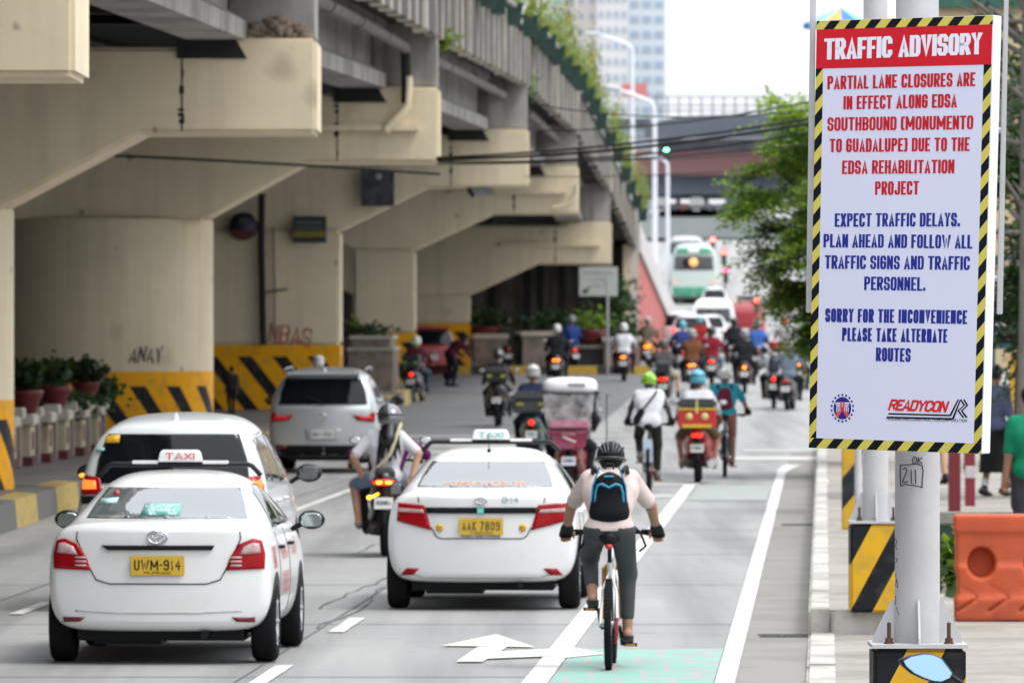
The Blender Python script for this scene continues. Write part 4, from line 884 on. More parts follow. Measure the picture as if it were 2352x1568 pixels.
        fr = on_body(bv, 'right', .008); mb = MB()
        text_mesh(mb, 'TAXI', .17, lambda a, b, o: fr(.42+a*.8, .70+b, o), fit=.34, align=0)
        text_mesh(mb, 'UWM 914', .10, lambda a, b, o: fr(1.3+a, .74+b, o), fit=.55, align=0); text_mesh(mb, 'TAXI', .10, lambda a, b, o: fr(2.3+a, .74+b, o), fit=.4, align=0)
        for k in range(6): text_mesh(mb, 'OPERATOR'[:8-k % 3], .05, lambda a, b, o: fr((1.25 if k % 2 else 1.6)+a, .60-.06*(k//2)+b, o), fit=.3, align=0)
        mb.build('side_lettering', flat((.5, .06, .07), .5), t)
    else:
        lamp = [(-.735, .945), (-.50, .925), (-.435, .705), (-.60, .745), (-.745, .785)]
        for mir in (0, 1):
            f = mirror_x if mir else (lambda q: q)
            l = patch(bv, f(lamp), 'rear', 'tail_light', REDL, t, .012, .05); patch(bv, f([(-.735, .90), (-.515, .885), (-.50, .855), (-.735, .865)]), 'rear', 'clear_lens', CLEARL, l, .017, .05)
            patch(bv, f([(-.72, .305), (-.60, .31), (-.545, .37), (-.66, .37)]), 'rear', 'reflector', REDL, t, .01, .06)
            e = 1 if mir else -1; mb = MB(); q = fn(.365*e, .727); mb.lathe([(.034, 0), (.034, -.004), (.001, -.004)], (q.x, q.y, q.z), 18, 0, 'y'); s_ = mb.build('round_sticker', flat((.72, .42, .02), .5), t)
            mb = MB(); mb.cbox((q.x-.011, q.y-.006, q.z+.006), (.014, .003, .009)); mb.cbox((q.x+.011, q.y-.006, q.z+.006), (.014, .003, .009)); mb.build('sticker_face', BLACK, s_)
        patch(bv, [(-.49, .905), (.49, .905), (.475, .852), (-.475, .852)], 'rear', 'boot_trim', BLACK, t, .018, .08, thick=.03); q = fn(-.015, .878); mb = MB(); mb.cbox((-.005, q.y-.022, .878), (.055, .01, .045)); mb.build('boot_sticker', flat((.15, .62, .5), .5), t)
        line_patch(bv, [(-.56, 1.03), (-.55, .945)], .010, 'rear', 'boot_gap', GAP, t); line_patch(bv, [(-.435, .73), (-.40, .655), (-.36, .632), (.36, .632), (.40, .655), (.435, .73)], .010, 'rear', 'boot_gap', GAP, t); line_patch(bv, [(.55, .945), (.56, 1.03)], .010, 'rear', 'boot_gap', GAP, t)
        line_patch(bv, [(-.66, .34), (-.5, .285), (.5, .285), (.66, .34)], .016, 'rear', 'bumper_crease', flat((.45, .45, .44), .5), t)
        emblem(t, fn, .965, .10, .055, flat((.62, .63, .65), .3, .6)); plate(t, fn, .737, .385, .148, 'AAK 7809', PLATE_Y, flat((.10, .07, .03), .5), 'REG III')
        f2 = on_body(bv, 'rear', .006); INK = flat((.07, .20, .22), .5); mb = MB(); text_mesh(mb, 'KEEP DISTANCE', .034, lambda a, b, o: f2(a, .632+.012+b-.0, o), fit=.34, slant=.1); text_mesh(mb, 'G-14', .055, lambda a, b, o: f2(.255+a, .945+b, o), t=.12, th=.1, fit=.14); mb.build('boot_lettering', INK, t)
        f3 = on_body(bv, 'rear', .026); mb = MB(); text_mesh(mb, 'WORSHIP AND GLORY', .03, lambda a, b, o: f3(a, 1.085+b, o), fit=.76); mb.build('window_lettering', flat((.75, .38, .22), .5), t)
        mb = MB(); q = bv.ray_cast(Vector((0, 1.55, 5)), Vector((0, 0, -1)))[0]; mb.sphere(q, (.02, .05, .025), 8, 5); mb.tube([q+Vector((0, 0, .02)), q+Vector((0, -.16, .16))], .004, 5); mb.build('aerial', BLACK, t)
    # roof bar with the lit-box sign
    zr = 1.445; mb = MB(); mb.tube([(-.62, 1.95, 1.36), (-.55, 1.95, zr-.01), (-.52, 1.95, zr), (.52, 1.95, zr), (.55, 1.95, zr-.01), (.62, 1.95, 1.36)], .02, 8); rb = mb.build('roof_bar', PLASTIC, t)
    mb = MB(); mb.box(-.37, -.17, 1.915, 1.985, zr+.004, zr+.03); mb.box(.17, .37, 1.915, 1.985, zr+.004, zr+.03); mb.build('bar_cover', WHITE, rb, bevel=.005)
    mb = MB(); mb.loft([[Vector((u*k, 1.95+v*.06*kk, z)) for u, v in ((-1, -1), (1, -1), (1, 1), (-1, 1))] for z, k, kk in ((zr+.02, .17, 1), (zr+.10, .152, .8), (zr+.112, .13, .6))], 0, True, False); sg = mb.build('taxi_sign', WHITE, t, bevel=.008)
    mb = MB(); text_mesh(mb, 'TAXI', .052, lambda a, b, o: (a, 1.885-o+b*.1, zr+.038+b), t=.2, th=.13, w=.85, gap=.1, fit=.225); mb.build('sign_lettering', sign_col, sg)
    for s in (-1, 1): side_mirror(t, s*(.86+(.09 if gen == 1 else .04)), 2.75, 1.0, BLACK if gen == 1 else PLASTIC, s, .21 if gen == 1 else .13, .15)
    return t
def suv(label, px, Y, m, sx, lamp_fn, cat='car', rz=None, sz=1.0, sy=1.0, mirrors=True, name='car'):
    t = thing(name, label, cat, (X(px, Y), Y, G(Y)), RA if rz is None else rz); b, bv = car_body(SUV, t, m, sx, sy, sz); fn = on_body(bv)
    k = sx; w_ = [(-.72*k, 1.10*sz), (.72*k, 1.10*sz), (.69*k, 1.30*sz), (.61*k, 1.52*sz), (-.61*k, 1.52*sz), (-.69*k, 1.30*sz)]
    patch(bv, w_, 'rear', 'rear_window', SGLASS, t, .014, .05)
    for s, ax in ((1, 'right'), (-1, 'left')):
        for q in ([(.45, 1.12), (.52, 1.46), (.95, 1.5), (.98, 1.1)], [(1.05, 1.1), (1.02, 1.5), (1.85, 1.52), (1.88, 1.08)], [(1.96, 1.08), (1.93, 1.52), (2.7, 1.46), (3.2, 1.1)]):
            patch(bv, [(a*sy, c*sz) for a, c in q], ax, 'side_window', GLASS, t, .008, .1)
        for yc in (.85*sy, 3.55*sy): patch(bv, [(yc+.40*math.cos(a), max(.34+.40*math.sin(a), .25)) for a in [PI*1.08-PI*1.16*i/14 for i in range(15)]], ax, 'wheel_arch', BLACK, t, .004, .09)
        for yy in (1.2, 2.1):
            p = bv.ray_cast(Vector((8*s, yy, .95)), Vector((-s, 0, 0)))[0]; mb = MB(); mb.tube([(p.x, yy-.1, .95), (p.x+.03*s, yy-.05, .95), (p.x+.03*s, yy+.07, .95), (p.x, yy+.1, .95)], .016, 6); mb.build('door_handle', m, t)
        if mirrors: side_mirror(t, s*(.93*sx+.12), 2.95*sy, 1.13*sz, PLASTIC, s, .24, .17)
    wheels(t, .80*sx, .85*sy, 3.55*sy, .335, .2)
    mb = MB(); mb.box(-.6, .6, .3, 3.9, .2, .36); mb.build('underbody', BLACK, t)
    if m is not CARW2: mb = MB(); mb.loft([[Vector((u*k, y, z*sz)) for u in (-.60, -.52, -.3, 0, .3, .52, .60)] for y, z in ((.40, 1.625), (.20, 1.615), (.13, 1.585), (.15, 1.565), (.35, 1.57))], 0, False, True, False); mb.build('spoiler', m, t)
    mb = MB(); q = bv.ray_cast(Vector((0, .55, 5)), Vector((0, 0, -1)))[0]; mb.loft([[q+Vector((u*.025*kk, dy+v*.06*kk, z)) for u, v in ((-1, -1), (1, -1), (1, 1), (-1, 1))] for z, kk, dy in ((-.01, 1, 0), (.05, .3, -.04))]); mb.build('aerial', m, t)
    lamp_fn(t, bv, fn); return t
# ------------------------------------------------------------------ scooters and bicycles
_sc = {}
def scooter(label, px, Y, col, rz=0.0, light='bar', lit=3.0, bright=False, wide=1.0, box=None, platecol=PLATE_W, group=None, name='scooter', z=None, hi=0.0, signal=None, h=.018):
    t = thing(name, label, 'scooter', (X(px, Y), Y, G(Y) if z is None else z), RA+rz, group)
    for y in (0, 1.26):
        mb = MB(); r = .275; mb.lathe([(.16, -.04), (.215, -.052), (.255, -.05), (r, -.022), (r, .022), (.255, .05), (.215, .052), (.16, .04)], (0, y, r), 22, 0, 'x'); w_ = mb.build('wheel', RUBBER, t)
        mb = MB(); mb.lathe([(.165, -.035), (.15, -.02), (.05, -.045), (.03, -.05), (.03, .05), (.05, .045), (.15, .02), (.165, .035)], (0, y, r), 22, 0, 'x'); mb.build('rim', STEEL, w_)
    key = (round(wide, 2), round(hi, 2), h)
    if key not in _sc:
        S = Solid((-.5, -.6, .1), (.5, 1.6, 1.3), h)
        S.cap((0, -.22, .74+hi), (0, .38, .68), .085*wide, .13*wide, .05); S.cap((-.085*wide, -.12, .70+hi), (-.12*wide, .35, .6), .06, .09, .05); S.cap((.085*wide, -.12, .70+hi), (.12*wide, .35, .6), .06, .09, .05)
        S.cap((-.09*wide, -.05, .56), (-.13, .4, .42), .07, .09, .06); S.cap((.09*wide, -.05, .56), (.13, .4, .42), .07, .09, .06)
        S.cap((-.12, .4, .34), (-.12, .85, .34), .06, .06, .04); S.cap((.12, .4, .34), (.12, .85, .34), .06, .06, .04); S.cap((0, .4, .34), (0, .85, .34), .06, .06, .04)
        for s in (-1, 1): S.cap((.15*s, .92, .36), (.19*s, .90, .70), .05, .06, .06); S.cap((.19*s, .90, .70), (.07*s, .86, .92), .06, .06, .06)
        S.cap((0, .98, .4), (0, .96, .95), .09, .08, .08); S.cap((0, .95, .97), (0, 1.02, 1.02), .10, .09, .05); S.cap((0, 1.15, .56), (0, 1.42, .5), .055, .05, .04)
        a = S.mesh('scooter_body'); S = Solid((-.3, -.5, .6), (.3, .8, 1.0), h)
        S.cap((-.05, -.2, .80+hi), (-.06, .52, .755), .06, .065, .06); S.cap((.05, -.2, .80+hi), (.06, .52, .755), .06, .065, .06); b = S.mesh('scooter_seat')
        S = Solid((-.4, -.4, .1), (.4, .6, .7), h); S.cap((-.06, -.02, .30), (-.08, .42, .34), .08, .1, .05); S.cap((-.14, -.06, .29), (-.12, .3, .33), .06, .08, .04); S.cap((.15, -.22, .31), (.14, .12, .28), .055, .05, .02); S.cap((.14, .12, .28), (.06, .36, .27), .035, .03, .02); c = S.mesh('scooter_engine')
        _sc[key] = (a, b, c)
    a, b, c = _sc[key]
    link('body', a.copy(), col, t); link('seat', b.copy(), flat((.025, .024, .024), .7), t); link('engine_and_exhaust', c.copy(), flat((.04, .04, .042), .5), t)
    mb = MB(); mb.tube([(-.34, .80, 1.0), (-.2, .84, 1.02), (0, .92, 1.0), (.2, .84, 1.02), (.34, .80, 1.0)], .016, 8); hb = mb.build('handlebar', BLACK, t)
    mb = MB()
    for s in (-1, 1): mb.tube([(s*.25, .82, 1.01), (s*.35, .77, 1.0)], .023, 8)
    mb.build('grip', RUBBER, hb)
    for s in (-1, 1):
        mb = MB(); mb.tube([(s*.2, .86, 1.03), (s*.27, .88, 1.15), (s*.36, .87, 1.22)], .008, 6); mb.sphere((s*.38, .87, 1.23), (.07, .022, .045), 12, 8); mr = mb.build('mirror', BLACK, t)
        mb = MB(); mb.loft([[Vector((s*.38+.06*k*math.cos(q), .87-.022+dy, 1.23+.037*k*math.sin(q))) for q in [2*PI*i/14 for i in range(14)]] for k, dy in ((1, .012), (1, -.001), (.9, -.003))]); mb.build('mirror_glass', CHROME, mr)
    zl = .70+hi; mb = MB()
    wl, hl = {'bar': (.085, .032), 'round': (.048, .048), 'wide': (.12, .03)}[light]
    mb.sphere((0, -.30, zl), (wl, .045, hl), 16, 10)
    core = (1.0, .02, .008)
    tl = mb.build('tail_light', glow(core, lit*.6), t)
    if bright:
        mb = MB()
        for s in (-1, 1): mb.sphere((s*wl*.40, -.325, zl), (wl*.30, .034, hl*.5), 12, 8)
        mb.build('brake_light', glow((1.0, .36, .02), lit*1.6), tl)
    mb = MB(); mb.tube([(0, -.24, .66+hi), (0, -.34, .52), (0, -.36, .36)], [.05, .045, .03], 8); mb.box(-.075, .075, -.335, -.325, .33, .47); mb.build('mudguard', BLACK, t)
    mb = MB(); M = Matrix.Translation((0, -.375, .52+hi*.6)) @ Matrix.Rotation(-.25, 4, 'X'); mb.cbox((0, 0, 0), (.20, .008, .125), 0, M); pl = mb.build('licence_plate', platecol, t)
    mb = MB(); text_mesh(mb, '%d%d%dNKA' % (len(label) % 9, len(label) % 7, (len(label)*3) % 9), .045, lambda u, v, o: M @ Vector((u, -.006-o, -.02+v)), t=.16, th=.14, fit=.16); mb.build('plate_lettering', BLACK, pl)
    for s in (-1, 1):
        on = signal == s
        mb = MB(); mb.tube([(s*.06, -.26, .58+hi), (s*.14, -.28, .54+hi)], .01, 5); mb.sphere((s*.16, -.29, .54+hi), (.026, .025, .020), 10, 6); mb.build('turn_signal', glow((1.0, .36, .02), 4.0) if on else flat((.35, .14, .03), .3), t)
    if box:
        bc, wd, hh, trim = box; zb = .86+hi; mb = MB(); mb.box(-wd/2, wd/2, -.46, -.08, zb, zb+hh*.62); bx = mb.build('top_box', bc, t, bevel=.035, seg=3)
        mb = MB(); mb.loft([[Vector((u*wd/2*k, -.27+v*.19*k, z)) for u, v in ((-1, -1), (1, -1), (1, 1), (-1, 1))] for z, k in ((zb+hh*.64, 1.02), (zb+hh*.85, .98), (zb+hh, .8))], 0, True, False); mb.build('box_lid', bc, bx, bevel=.02)
        if trim:
            mb = MB()
            for s in (-1, 1): mb.cbox((s*wd*.30, -.466, zb+hh*.42), (wd*.2, .012, hh*.16))
            mb.build('reflector', trim, bx)
        mb = MB(); mb.tube([(-.1, .0, .80+hi), (-.1, -.35, zb-.01)], .015, 6); mb.tube([(.1, .0, .80+hi), (.1, -.35, zb-.01)], .015, 6); mb.build('rack', BLACK, t)
    return t
def bicycle(label, px, Y, col, rz=0.0, fork=None, lightcol=None, fender=False):
    t = thing('bicycle', label, 'bicycle', (X(px, Y), Y, G(Y)), RA+rz); r = .335
    for y in (0, 1.08):
        mb = MB(); mb.lathe([(r-.055, -.016), (r-.03, -.027), (r-.008, -.022), (r, 0), (r-.008, .022), (r-.03, .027), (r-.055, .016)], (0, y, r), 40, 0, 'x')
        for k in range(60):
            a = 2*PI*k/60; mb.cbox((0, 0, 0), (.046, .016, .006), 0, Matrix.Translation((0, y+math.sin(a)*(r-.004), r+math.cos(a)*(r-.004))) @ Matrix.Rotation(-a, 4, 'X'))
        w_ = mb.build('wheel', RUBBER, t); mb = MB(); mb.lathe([(r-.05, -.013), (r-.075, -.011), (r-.075, .011), (r-.05, .013)], (0, y, r), 40, 0, 'x')
        mb.lathe([(.02, -.05), (.03, -.02), (.03, .02), (.02, .05)], (0, y, r), 12, 0, 'x')
        for k in range(24):
            a = 2*PI*k/24; mb.tube([((-.025 if k % 2 else .025), y+.025*math.cos(a), r+.025*math.sin(a)), (0, y+(r-.07)*math.cos(a+.3), r+(r-.07)*math.sin(a+.3))], .0016, 4)
        mb.build('rim', STEEL, w_)
    bb, st, ht, hbm = Vector((0, .42, .30)), Vector((0, .28, .78)), Vector((0, .93, .86)), Vector((0, .97, .70))
    mb = MB(); mb.tube([bb, st], .02, 10); mb.tube([st, ht], .021, 10); mb.tube([bb, hbm], .026, 10); mb.tube([ht+Vector((0, -.01, .03)), hbm], .026, 10)
    for s in (-1, 1): mb.tube([(s*.065, 0, r), (s*.03, .36, .31), bb], .012, 8); mb.tube([(s*.062, 0, r), (s*.05, .16, .58), st+Vector((0, 0, -.06))], .010, 8)
    mb.build('frame', col, t)
    mb = MB()
    for s in (-1, 1): mb.tube([(s*.062, 1.08, r), (s*.06, 1.02, .55)], .016, 8); mb.tube([(s*.06, 1.02, .52), (s*.06, .975, .72)], .02, 8)
    mb.tube([(-.06, .975, .72), (.06, .975, .72)], .022, 8); mb.build('fork', fork or col, t)
    mb = MB(); mb.tube([st, (0, .235, .94)], .015, 8); mb.build('seat_post', BLACK, t)
    S = Solid((-.2, -.1, .85), (.2, .6, 1.1), .012); S.cap((-.05, .13, .965), (0, .36, .965), .03, .022, .05); S.cap((.05, .13, .965), (0, .36, .965), .03, .022, .05); S.cap((0, .12, .955), (0, .15, .955), .06, .05, .03); link('saddle', S.mesh('saddle'), BLACK, t)
    mb = MB(); mb.tube([(-.34, .84, .985), (-.15, .90, .98), (0, .93, .965), (.15, .90, .98), (.34, .84, .985)], .014, 8); mb.tube([ht, (0, .93, .965)], .018, 8); hb = mb.build('handlebar', BLACK, t)
    mb = MB()
    for s in (-1, 1): mb.tube([(s*.22, .87, .985), (s*.345, .835, .985)], .019, 8); mb.tube([(s*.2, .9, .975), (s*.3, .90, .955)], .007, 5)
    mb.build('grip', RUBBER, hb)
    ca = math.radians(128); dv = Vector((0, math.cos(ca)*.17, math.sin(ca)*.17)); mb = MB(); mb.tube([bb+Vector((-.07, 0, 0)), bb+Vector((-.085, 0, 0))-dv*-1], .014, 8); mb.tube([bb+Vector((.07, 0, 0)), bb+Vector((.085, 0, 0))-dv], .014, 8); mb.tube([bb+Vector((-.07, 0, 0)), bb+Vector((.07, 0, 0))], .02, 8)
    mb.lathe([(.095, .048), (.1, .052), (.1, .056), (.08, .058), (.02, .056)], tuple(bb), 24, 0, 'x'); mb.build('crank', flat((.05, .05, .055), .4, .6), t)
    for s, o in ((-1, bb+dv), (1, bb-dv)):
        mb = MB(); mb.cbox(tuple(o+Vector((s*.145, 0, 0))), (.1, .09, .022)); p = mb.build('pedal', BLACK, t, bevel=.004)
        mb = MB(); mb.cbox(tuple(o+Vector((s*.145, -.047, 0))), (.07, .006, .014)); mb.build('pedal_reflector', flat((.6, .25, .03), .3), p)
    mb = MB(); mb.tube([(.055, 0, .27), (.05, .01, .2), (.055, .06, .24)], .012, 6); mb.cbox((.06, .0, .33), (.02, .11, .11)); mb.build('derailleur', flat((.35, .04, .04), .4), t)
    if lightcol: mb = MB(); mb.sphere((0, .06, .9), (.03, .025, .02), 10, 6); mb.build('rear_light', lightcol, t)
    if fender: mb = MB(); mb.box(-.06, .06, -.12, -.1, .45, .78); mb.build('rear_panel', fender, t)
    return t, bb, dv
def bikepose(bb, dv, chest=(0, .45, 1.38), head=(0, .545, 1.525), hz=1.0, hx=.31, pel=(0, .2, 1.03)):
    l, r = bb+dv+Vector((-.125, -.06, .10)), bb-dv+Vector((.125, -.06, .10))
    return dict(pel=pel, chest=chest, head=head, hand=((-hx-.02, .80, hz+.015), (hx+.02, .80, hz+.015)), foot=(tuple(l), tuple(r)), knee=((-.12, 1, .3), (.12, 1, .3)), elbow=((-.9, -.3, -.35), (.9, -.3, -.35)), tilt=-.15)
def backpack(label, loc, rz, y, z, col, trim=None, w=.30, h=.45, d=.17, logo=None):
    """a bag on a rider's back, in the rider's frame: back surface at y, centre height z"""
    t = thing('backpack', label, 'backpack', loc, rz); S = Solid((-.4, y-.4, z-.5), (.4, y+.2, z+.5), .014)
    a, b = w/2-.09, h/2-.1
    for q in (-1, 1): S.cap((q*a, y-d*.45, z-b), (q*a*.72, y-d*.35, z+b*.75), d*.5, d*.40, .05)
    S.cap((0, y-d*.5, z-b), (0, y-d*.35, z+b), d*.52, d*.42, .05); link('bag', S.mesh('bag'), col, t)
    mb = MB(); mb.tube([(-.03, y-.05, z+h*.47), (-.025, y-.04, z+h*.56), (.025, y-.04, z+h*.56), (.03, y-.05, z+h*.47)], .008, 6)
    for q in (-1, 1): mb.tube([(q*.09, y-.02, z+h*.42), (q*.12, y+.06, z+h*.50), (q*.13, y+.18, z+h*.35)], .018, 6)
    mb.build('strap', BLACK, t)
    if trim:
        mb = MB(); zz = z+.05; yy = y-d*1.0
        mb.tube([(-.105, yy+.05, zz-.13), (-.10, yy+.03, zz-.02), (-.085, yy+.012, zz+.035), (-.05, yy+.003, zz+.045), (0, yy-.004, zz+.02), (.05, yy+.003, zz+.045), (.085, yy+.012, zz+.035), (.10, yy+.03, zz-.02), (.105, yy+.05, zz-.13)], .010, 6)
        mb.tube([(-.13, yy+.07, zz-.10), (-.12, yy+.07, zz+.03), (-.07, yy+.06, zz+.17)], .007, 6); mb.tube([(.13, yy+.07, zz-.10), (.12, yy+.07, zz+.03), (.07, yy+.06, zz+.17)], .007, 6)
        mb.tube([(-.035, yy+.03, zz+.10), (.035, yy+.03, zz+.10)], .008, 6); mb.build('piping', trim, t)
    return t
# ------------------------------------------------------------------ traffic
T1 = taxi('white taxi with plate UWM-914 and a red lettered roof sign, nearest car on the left', 362, 54.8, 1, flat((.62, .05, .06), .5))
T2 = taxi('white taxi with plate AAK 7809, turquoise lettered roof sign and two round yellow stickers', 1105, 64.8, 2, flat((.08, .50, .42), .5))
def lamps_mpv(t, bv, fn):
    for s in (-1, 1):
        l = patch(bv, [(s*.80, 1.20), (s*.80, 1.02), (s*.60, 1.03), (s*.63, 1.17)][::s], 'rear', 'tail_light', REDL, t, .02, .05, thick=.05)
        patch(bv, [(s*.79, 1.15), (s*.79, 1.07), (s*.66, 1.075), (s*.67, 1.145)][::s], 'rear', 'brake_light', glow((1.0, .12, .015), 1.3), l, .028, .05)
        patch(bv, [(s*.80, 1.01), (s*.80, .94), (s*.66, .95), (s*.66, 1.01)][::s], 'rear', 'lamp_base', BLACK, t, .015, .05)
    patch(bv, [(-.60, 1.47), (-.47, 1.475), (-.465, 1.545), (-.585, 1.54)], 'rear', 'window_sticker', flat((.65, .36, .02), .5), t, .026, .08); patch(bv, [(-.68, 1.40), (-.60, 1.405), (-.60, 1.43), (-.68, 1.425)], 'rear', 'window_sticker', flat((.3, .55, .55), .5), t, .026, .08)
    plate(t, fn, .80, .39, .14, 'NFB 2804', PLATE_W, BLACK)
    mb = MB(); mb.sphere((-1.06, 2.9, 1.13), (.035, .02, .02), 8, 6); mb.build('mirror_signal', glow((1.0, .3, .02), 1.2), t)
suv('pearl white people carrier with dark rear glass and yellow sticker behind the nearest taxi', 392, 64.4, CARW2, .945, lamps_mpv, 'car', sz=1.02)
def lamps_crv(t, bv, fn):
    for s in (-1, 1):
        l = patch(bv, [(s*.86, 1.0), (s*.84, .83), (s*.56, .86), (s*.48, .955), (s*.74, .93), (s*.80, 1.0)][::s], 'rear', 'tail_light', REDL, t, .02, .06, thick=.05)
        patch(bv, [(s*.80, .93), (s*.80, .88), (s*.60, .885), (s*.58, .92)][::s], 'rear', 'lens_bar', glow((.9, .02, .03), .12), l, .026, .06)
    patch(bv, [(-.78, .46), (.78, .46), (.74, .28), (-.74, .28)], 'rear', 'lower_bumper', BLACK, t, .012, .1)
    for s in (-1, 1): patch(bv, [(s*.74, .45), (s*.74, .40), (s*.60, .41), (s*.60, .45)][::s], 'rear', 'reflector', flat((.25, .015, .02), .3), t, .018, .08)
    patch(bv, [(-.30, .72), (.30, .72), (.26, .53), (-.26, .53)], 'rear', 'plate_recess', flat((.45, .46, .47), .4, .3), t, .006, .08); plate(t, fn, .63, .36, .13, 'NBW 3581', PLATE_W, flat((.12, .14, .12), .5))
    emblem(t, fn, .93, .10, .09, CHROME)
    mb = MB(); q = fn(.02, 1.12); mb.tube([q+Vector((0, -.02, 0)), q+Vector((-.13, -.0, .09)), q+Vector((-.3, .02, .12))], .012, 6); mb.build('wiper', BLACK, t)
    mb = MB(); q = fn(-.03, 1.50); mb.cbox((q.x, q.y-.012, q.z-.08), (.07, .02, .03)); mb.build('high_brake_light', glow((1.0, .25, .02), .5), t)
    for s in (-1, 1): mb = MB(); mb.tube([(s*.66, .6, 1.67), (s*.66, .75, 1.70), (s*.65, 2.2, 1.715), (s*.65, 2.6, 1.66)], .014, 6); mb.build('roof_rail', STEEL, t)
suv('silver crossover with red wedge tail lights and black lower bumper in the left lane', 741, 120.5, SILVER, 1.0, lamps_crv, 'car', sz=1.02)
def lamps_plain(red=1.0, cut=None):
    def fn_(t, bv, fn):
        for s in (-1, 1): patch(bv, [(s*.86, 1.1), (s*.86, .85), (s*.66, .87), (s*.70, 1.08)][::s], 'rear', 'tail_light', glow((1.0, .03, .03), red) if red else REDL, t, .02, .1)
        plate(t, fn, .68, .38, .14, 'NAK 1182', PLATE_W, BLACK)
        patch(bv, [(-.7, .46), (.7, .46), (.66, .32), (-.66, .32)], 'rear', 'lower_bumper', BLACK, t, .012, .12)
    return fn_
suv('white hatchback with dark rear window in the queue, mostly hidden by riders', 1588, 296, CARW, .92, lamps_plain(1.5), 'car', sz=.93, mirrors=False)
suv('white car with a long roof at the left end of the far queue', 1564, 302, CARW, .92, lamps_plain(1.0), 'car', sz=.98, mirrors=False)
suv('white car beside the far queue, right of the white hatchback', 1630, 300, CARW, .80, lamps_plain(2.0), 'car', sz=.93, mirrors=False)
suv('small white van-like car between the bus and the white van', 1641, 380, CARW, .78, lamps_plain(0), 'car', sz=1.05, mirrors=False)
REDC = mat('red_car_paint', (.32, .012, .02), .3, var=.1, coat=.5)
suv('red car turning under the flyover, half hidden behind a striped pier', 992, 214, REDC, .95, lamps_plain(0), 'car', rz=RA+.35, sz=.95, mirrors=False)
# white van, rear
def boxcar(label, cat, px, Y, st, m, sx=1.0, sy=1.0, sz=1.0, rz=None):
    t = thing('van' if cat == 'van' else cat.replace(' ', '_'), label, cat, (X(px, Y), Y, G(Y)), RA if rz is None else rz); b, bv = car_body(st, t, m, sx, sy, sz); return t, bv, on_body(bv)
t, bv, fn = boxcar('white high roofed van with wide dark rear window in the far queue', 'van', 1638, 303, VAN, CARW)
patch(bv, [(-.74, 1.22), (.74, 1.22), (.68, 1.80), (-.68, 1.80)], 'rear', 'rear_window', GLASS, t, .01, .15)
for s in (-1, 1): patch(bv, [(s*.88, 1.2), (s*.88, .8), (s*.74, .8), (s*.74, 1.2)][::s], 'rear', 'tail_light', REDL, t, .02, .1)
wheels(t, .8, .9, 3.9, .34, .2)
for ax in ('right', 'left'): patch(bv, [(.6, 1.25), (.62, 1.8), (3.4, 1.8), (3.9, 1.25)], ax, 'side_window', GLASS, t, .008, .2)
# the bus
BGREEN = flat((.07, .30, .19), .5); PALEG = mat('pale_bus_paint', (.50, .57, .53), .35, var=.15, scale=.5)
t, bv, fn = boxcar('white and green city bus with an orange disc in its dark window', 'bus', 1593, 409, BUS, PALEG, 1.0, 1.0, 1.02)
patch(bv, [(-1.1, 1.9), (1.1, 1.9), (1.06, 2.72), (-1.06, 2.72)], 'rear', 'rear_window', GLASS, t, .02, .3)
patch(bv, [(-1.0, 2.80), (1.0, 2.80), (.9, 3.12), (-.9, 3.12)], 'rear', 'roof_band', BGREEN, t, .02, .3); patch(bv, [(-1.15, .98), (1.15, .98), (1.15, .42), (-1.15, .42)], 'rear', 'lower_panel', BGREEN, t, .02, .3)
patch(bv, [(-.3, 2.85), (.3, 2.85), (.3, 3.1), (-.3, 3.1)], 'rear', 'destination_box', WHITE, t, .05, .3)
q = fn(0, 2.33); mb = MB(); mb.lathe([(.24, 0), (.24, -.03), (.001, -.03)], (0, q.y-.02, 2.33), 20, 0, 'y'); mb.build('orange_disc', flat((.75, .38, .12), .5, emit=(.9, .45, .15), es=.4), t)
for s in (-1, 1): mb = MB(); q = fn(s*1.05, 1.25); mb.cbox((q.x, q.y-.02, q.z), (.14, .05, .1)); mb.build('tail_light', glow((.8, .2, .1), .8), t)
wheels(t, 1.1, 2.5, 8.5, .5, .28)
t, bv, fn = boxcar('white bus roof just showing above the green bus', 'bus', 1575, 440, BUS, flat((.5, .52, .54), .5), .9, 1.0, .92)
patch(bv, [(-1.1, 1.9), (1.1, 1.9), (1.06, 2.72), (-1.06, 2.72)], 'rear', 'rear_window', GLASS, t, .02, .3); wheels(t, 1.0, 2.5, 8.5, .5, .28)
# jeepney
PINKC = mat('faded_red_paint', (.42, .10, .11), .4, var=.4, scale=1.0, dark=(.5, .3, .3)); t, bv, fn = boxcar('faded red jeepney with a pale roof at the right of the far queue', 'jeepney', 1713, 330, VAN, PINKC, .92, 1.0, .88)
patch(bv, [(-.5, .75), (.5, .75), (.5, 1.45), (-.5, 1.45)], 'rear', 'rear_opening', flat((.3, .02, .03), .6), t, .01, .2); patch(bv, [(-.8, -4), (.8, -4)][:0] or [(-.66, .25), (.66, .25), (.66, 3.2), (-.66, 3.2)], 'top', 'roof_panel', flat((.55, .50, .48), .5), t, .02, .3)
mb = MB(); mb.box(-.4, .4, .2, .7, 1.97, 2.12); mb.build('roof_box', BLACK, t); wheels(t, .75, .9, 3.6, .36, .2)
mb = MB()

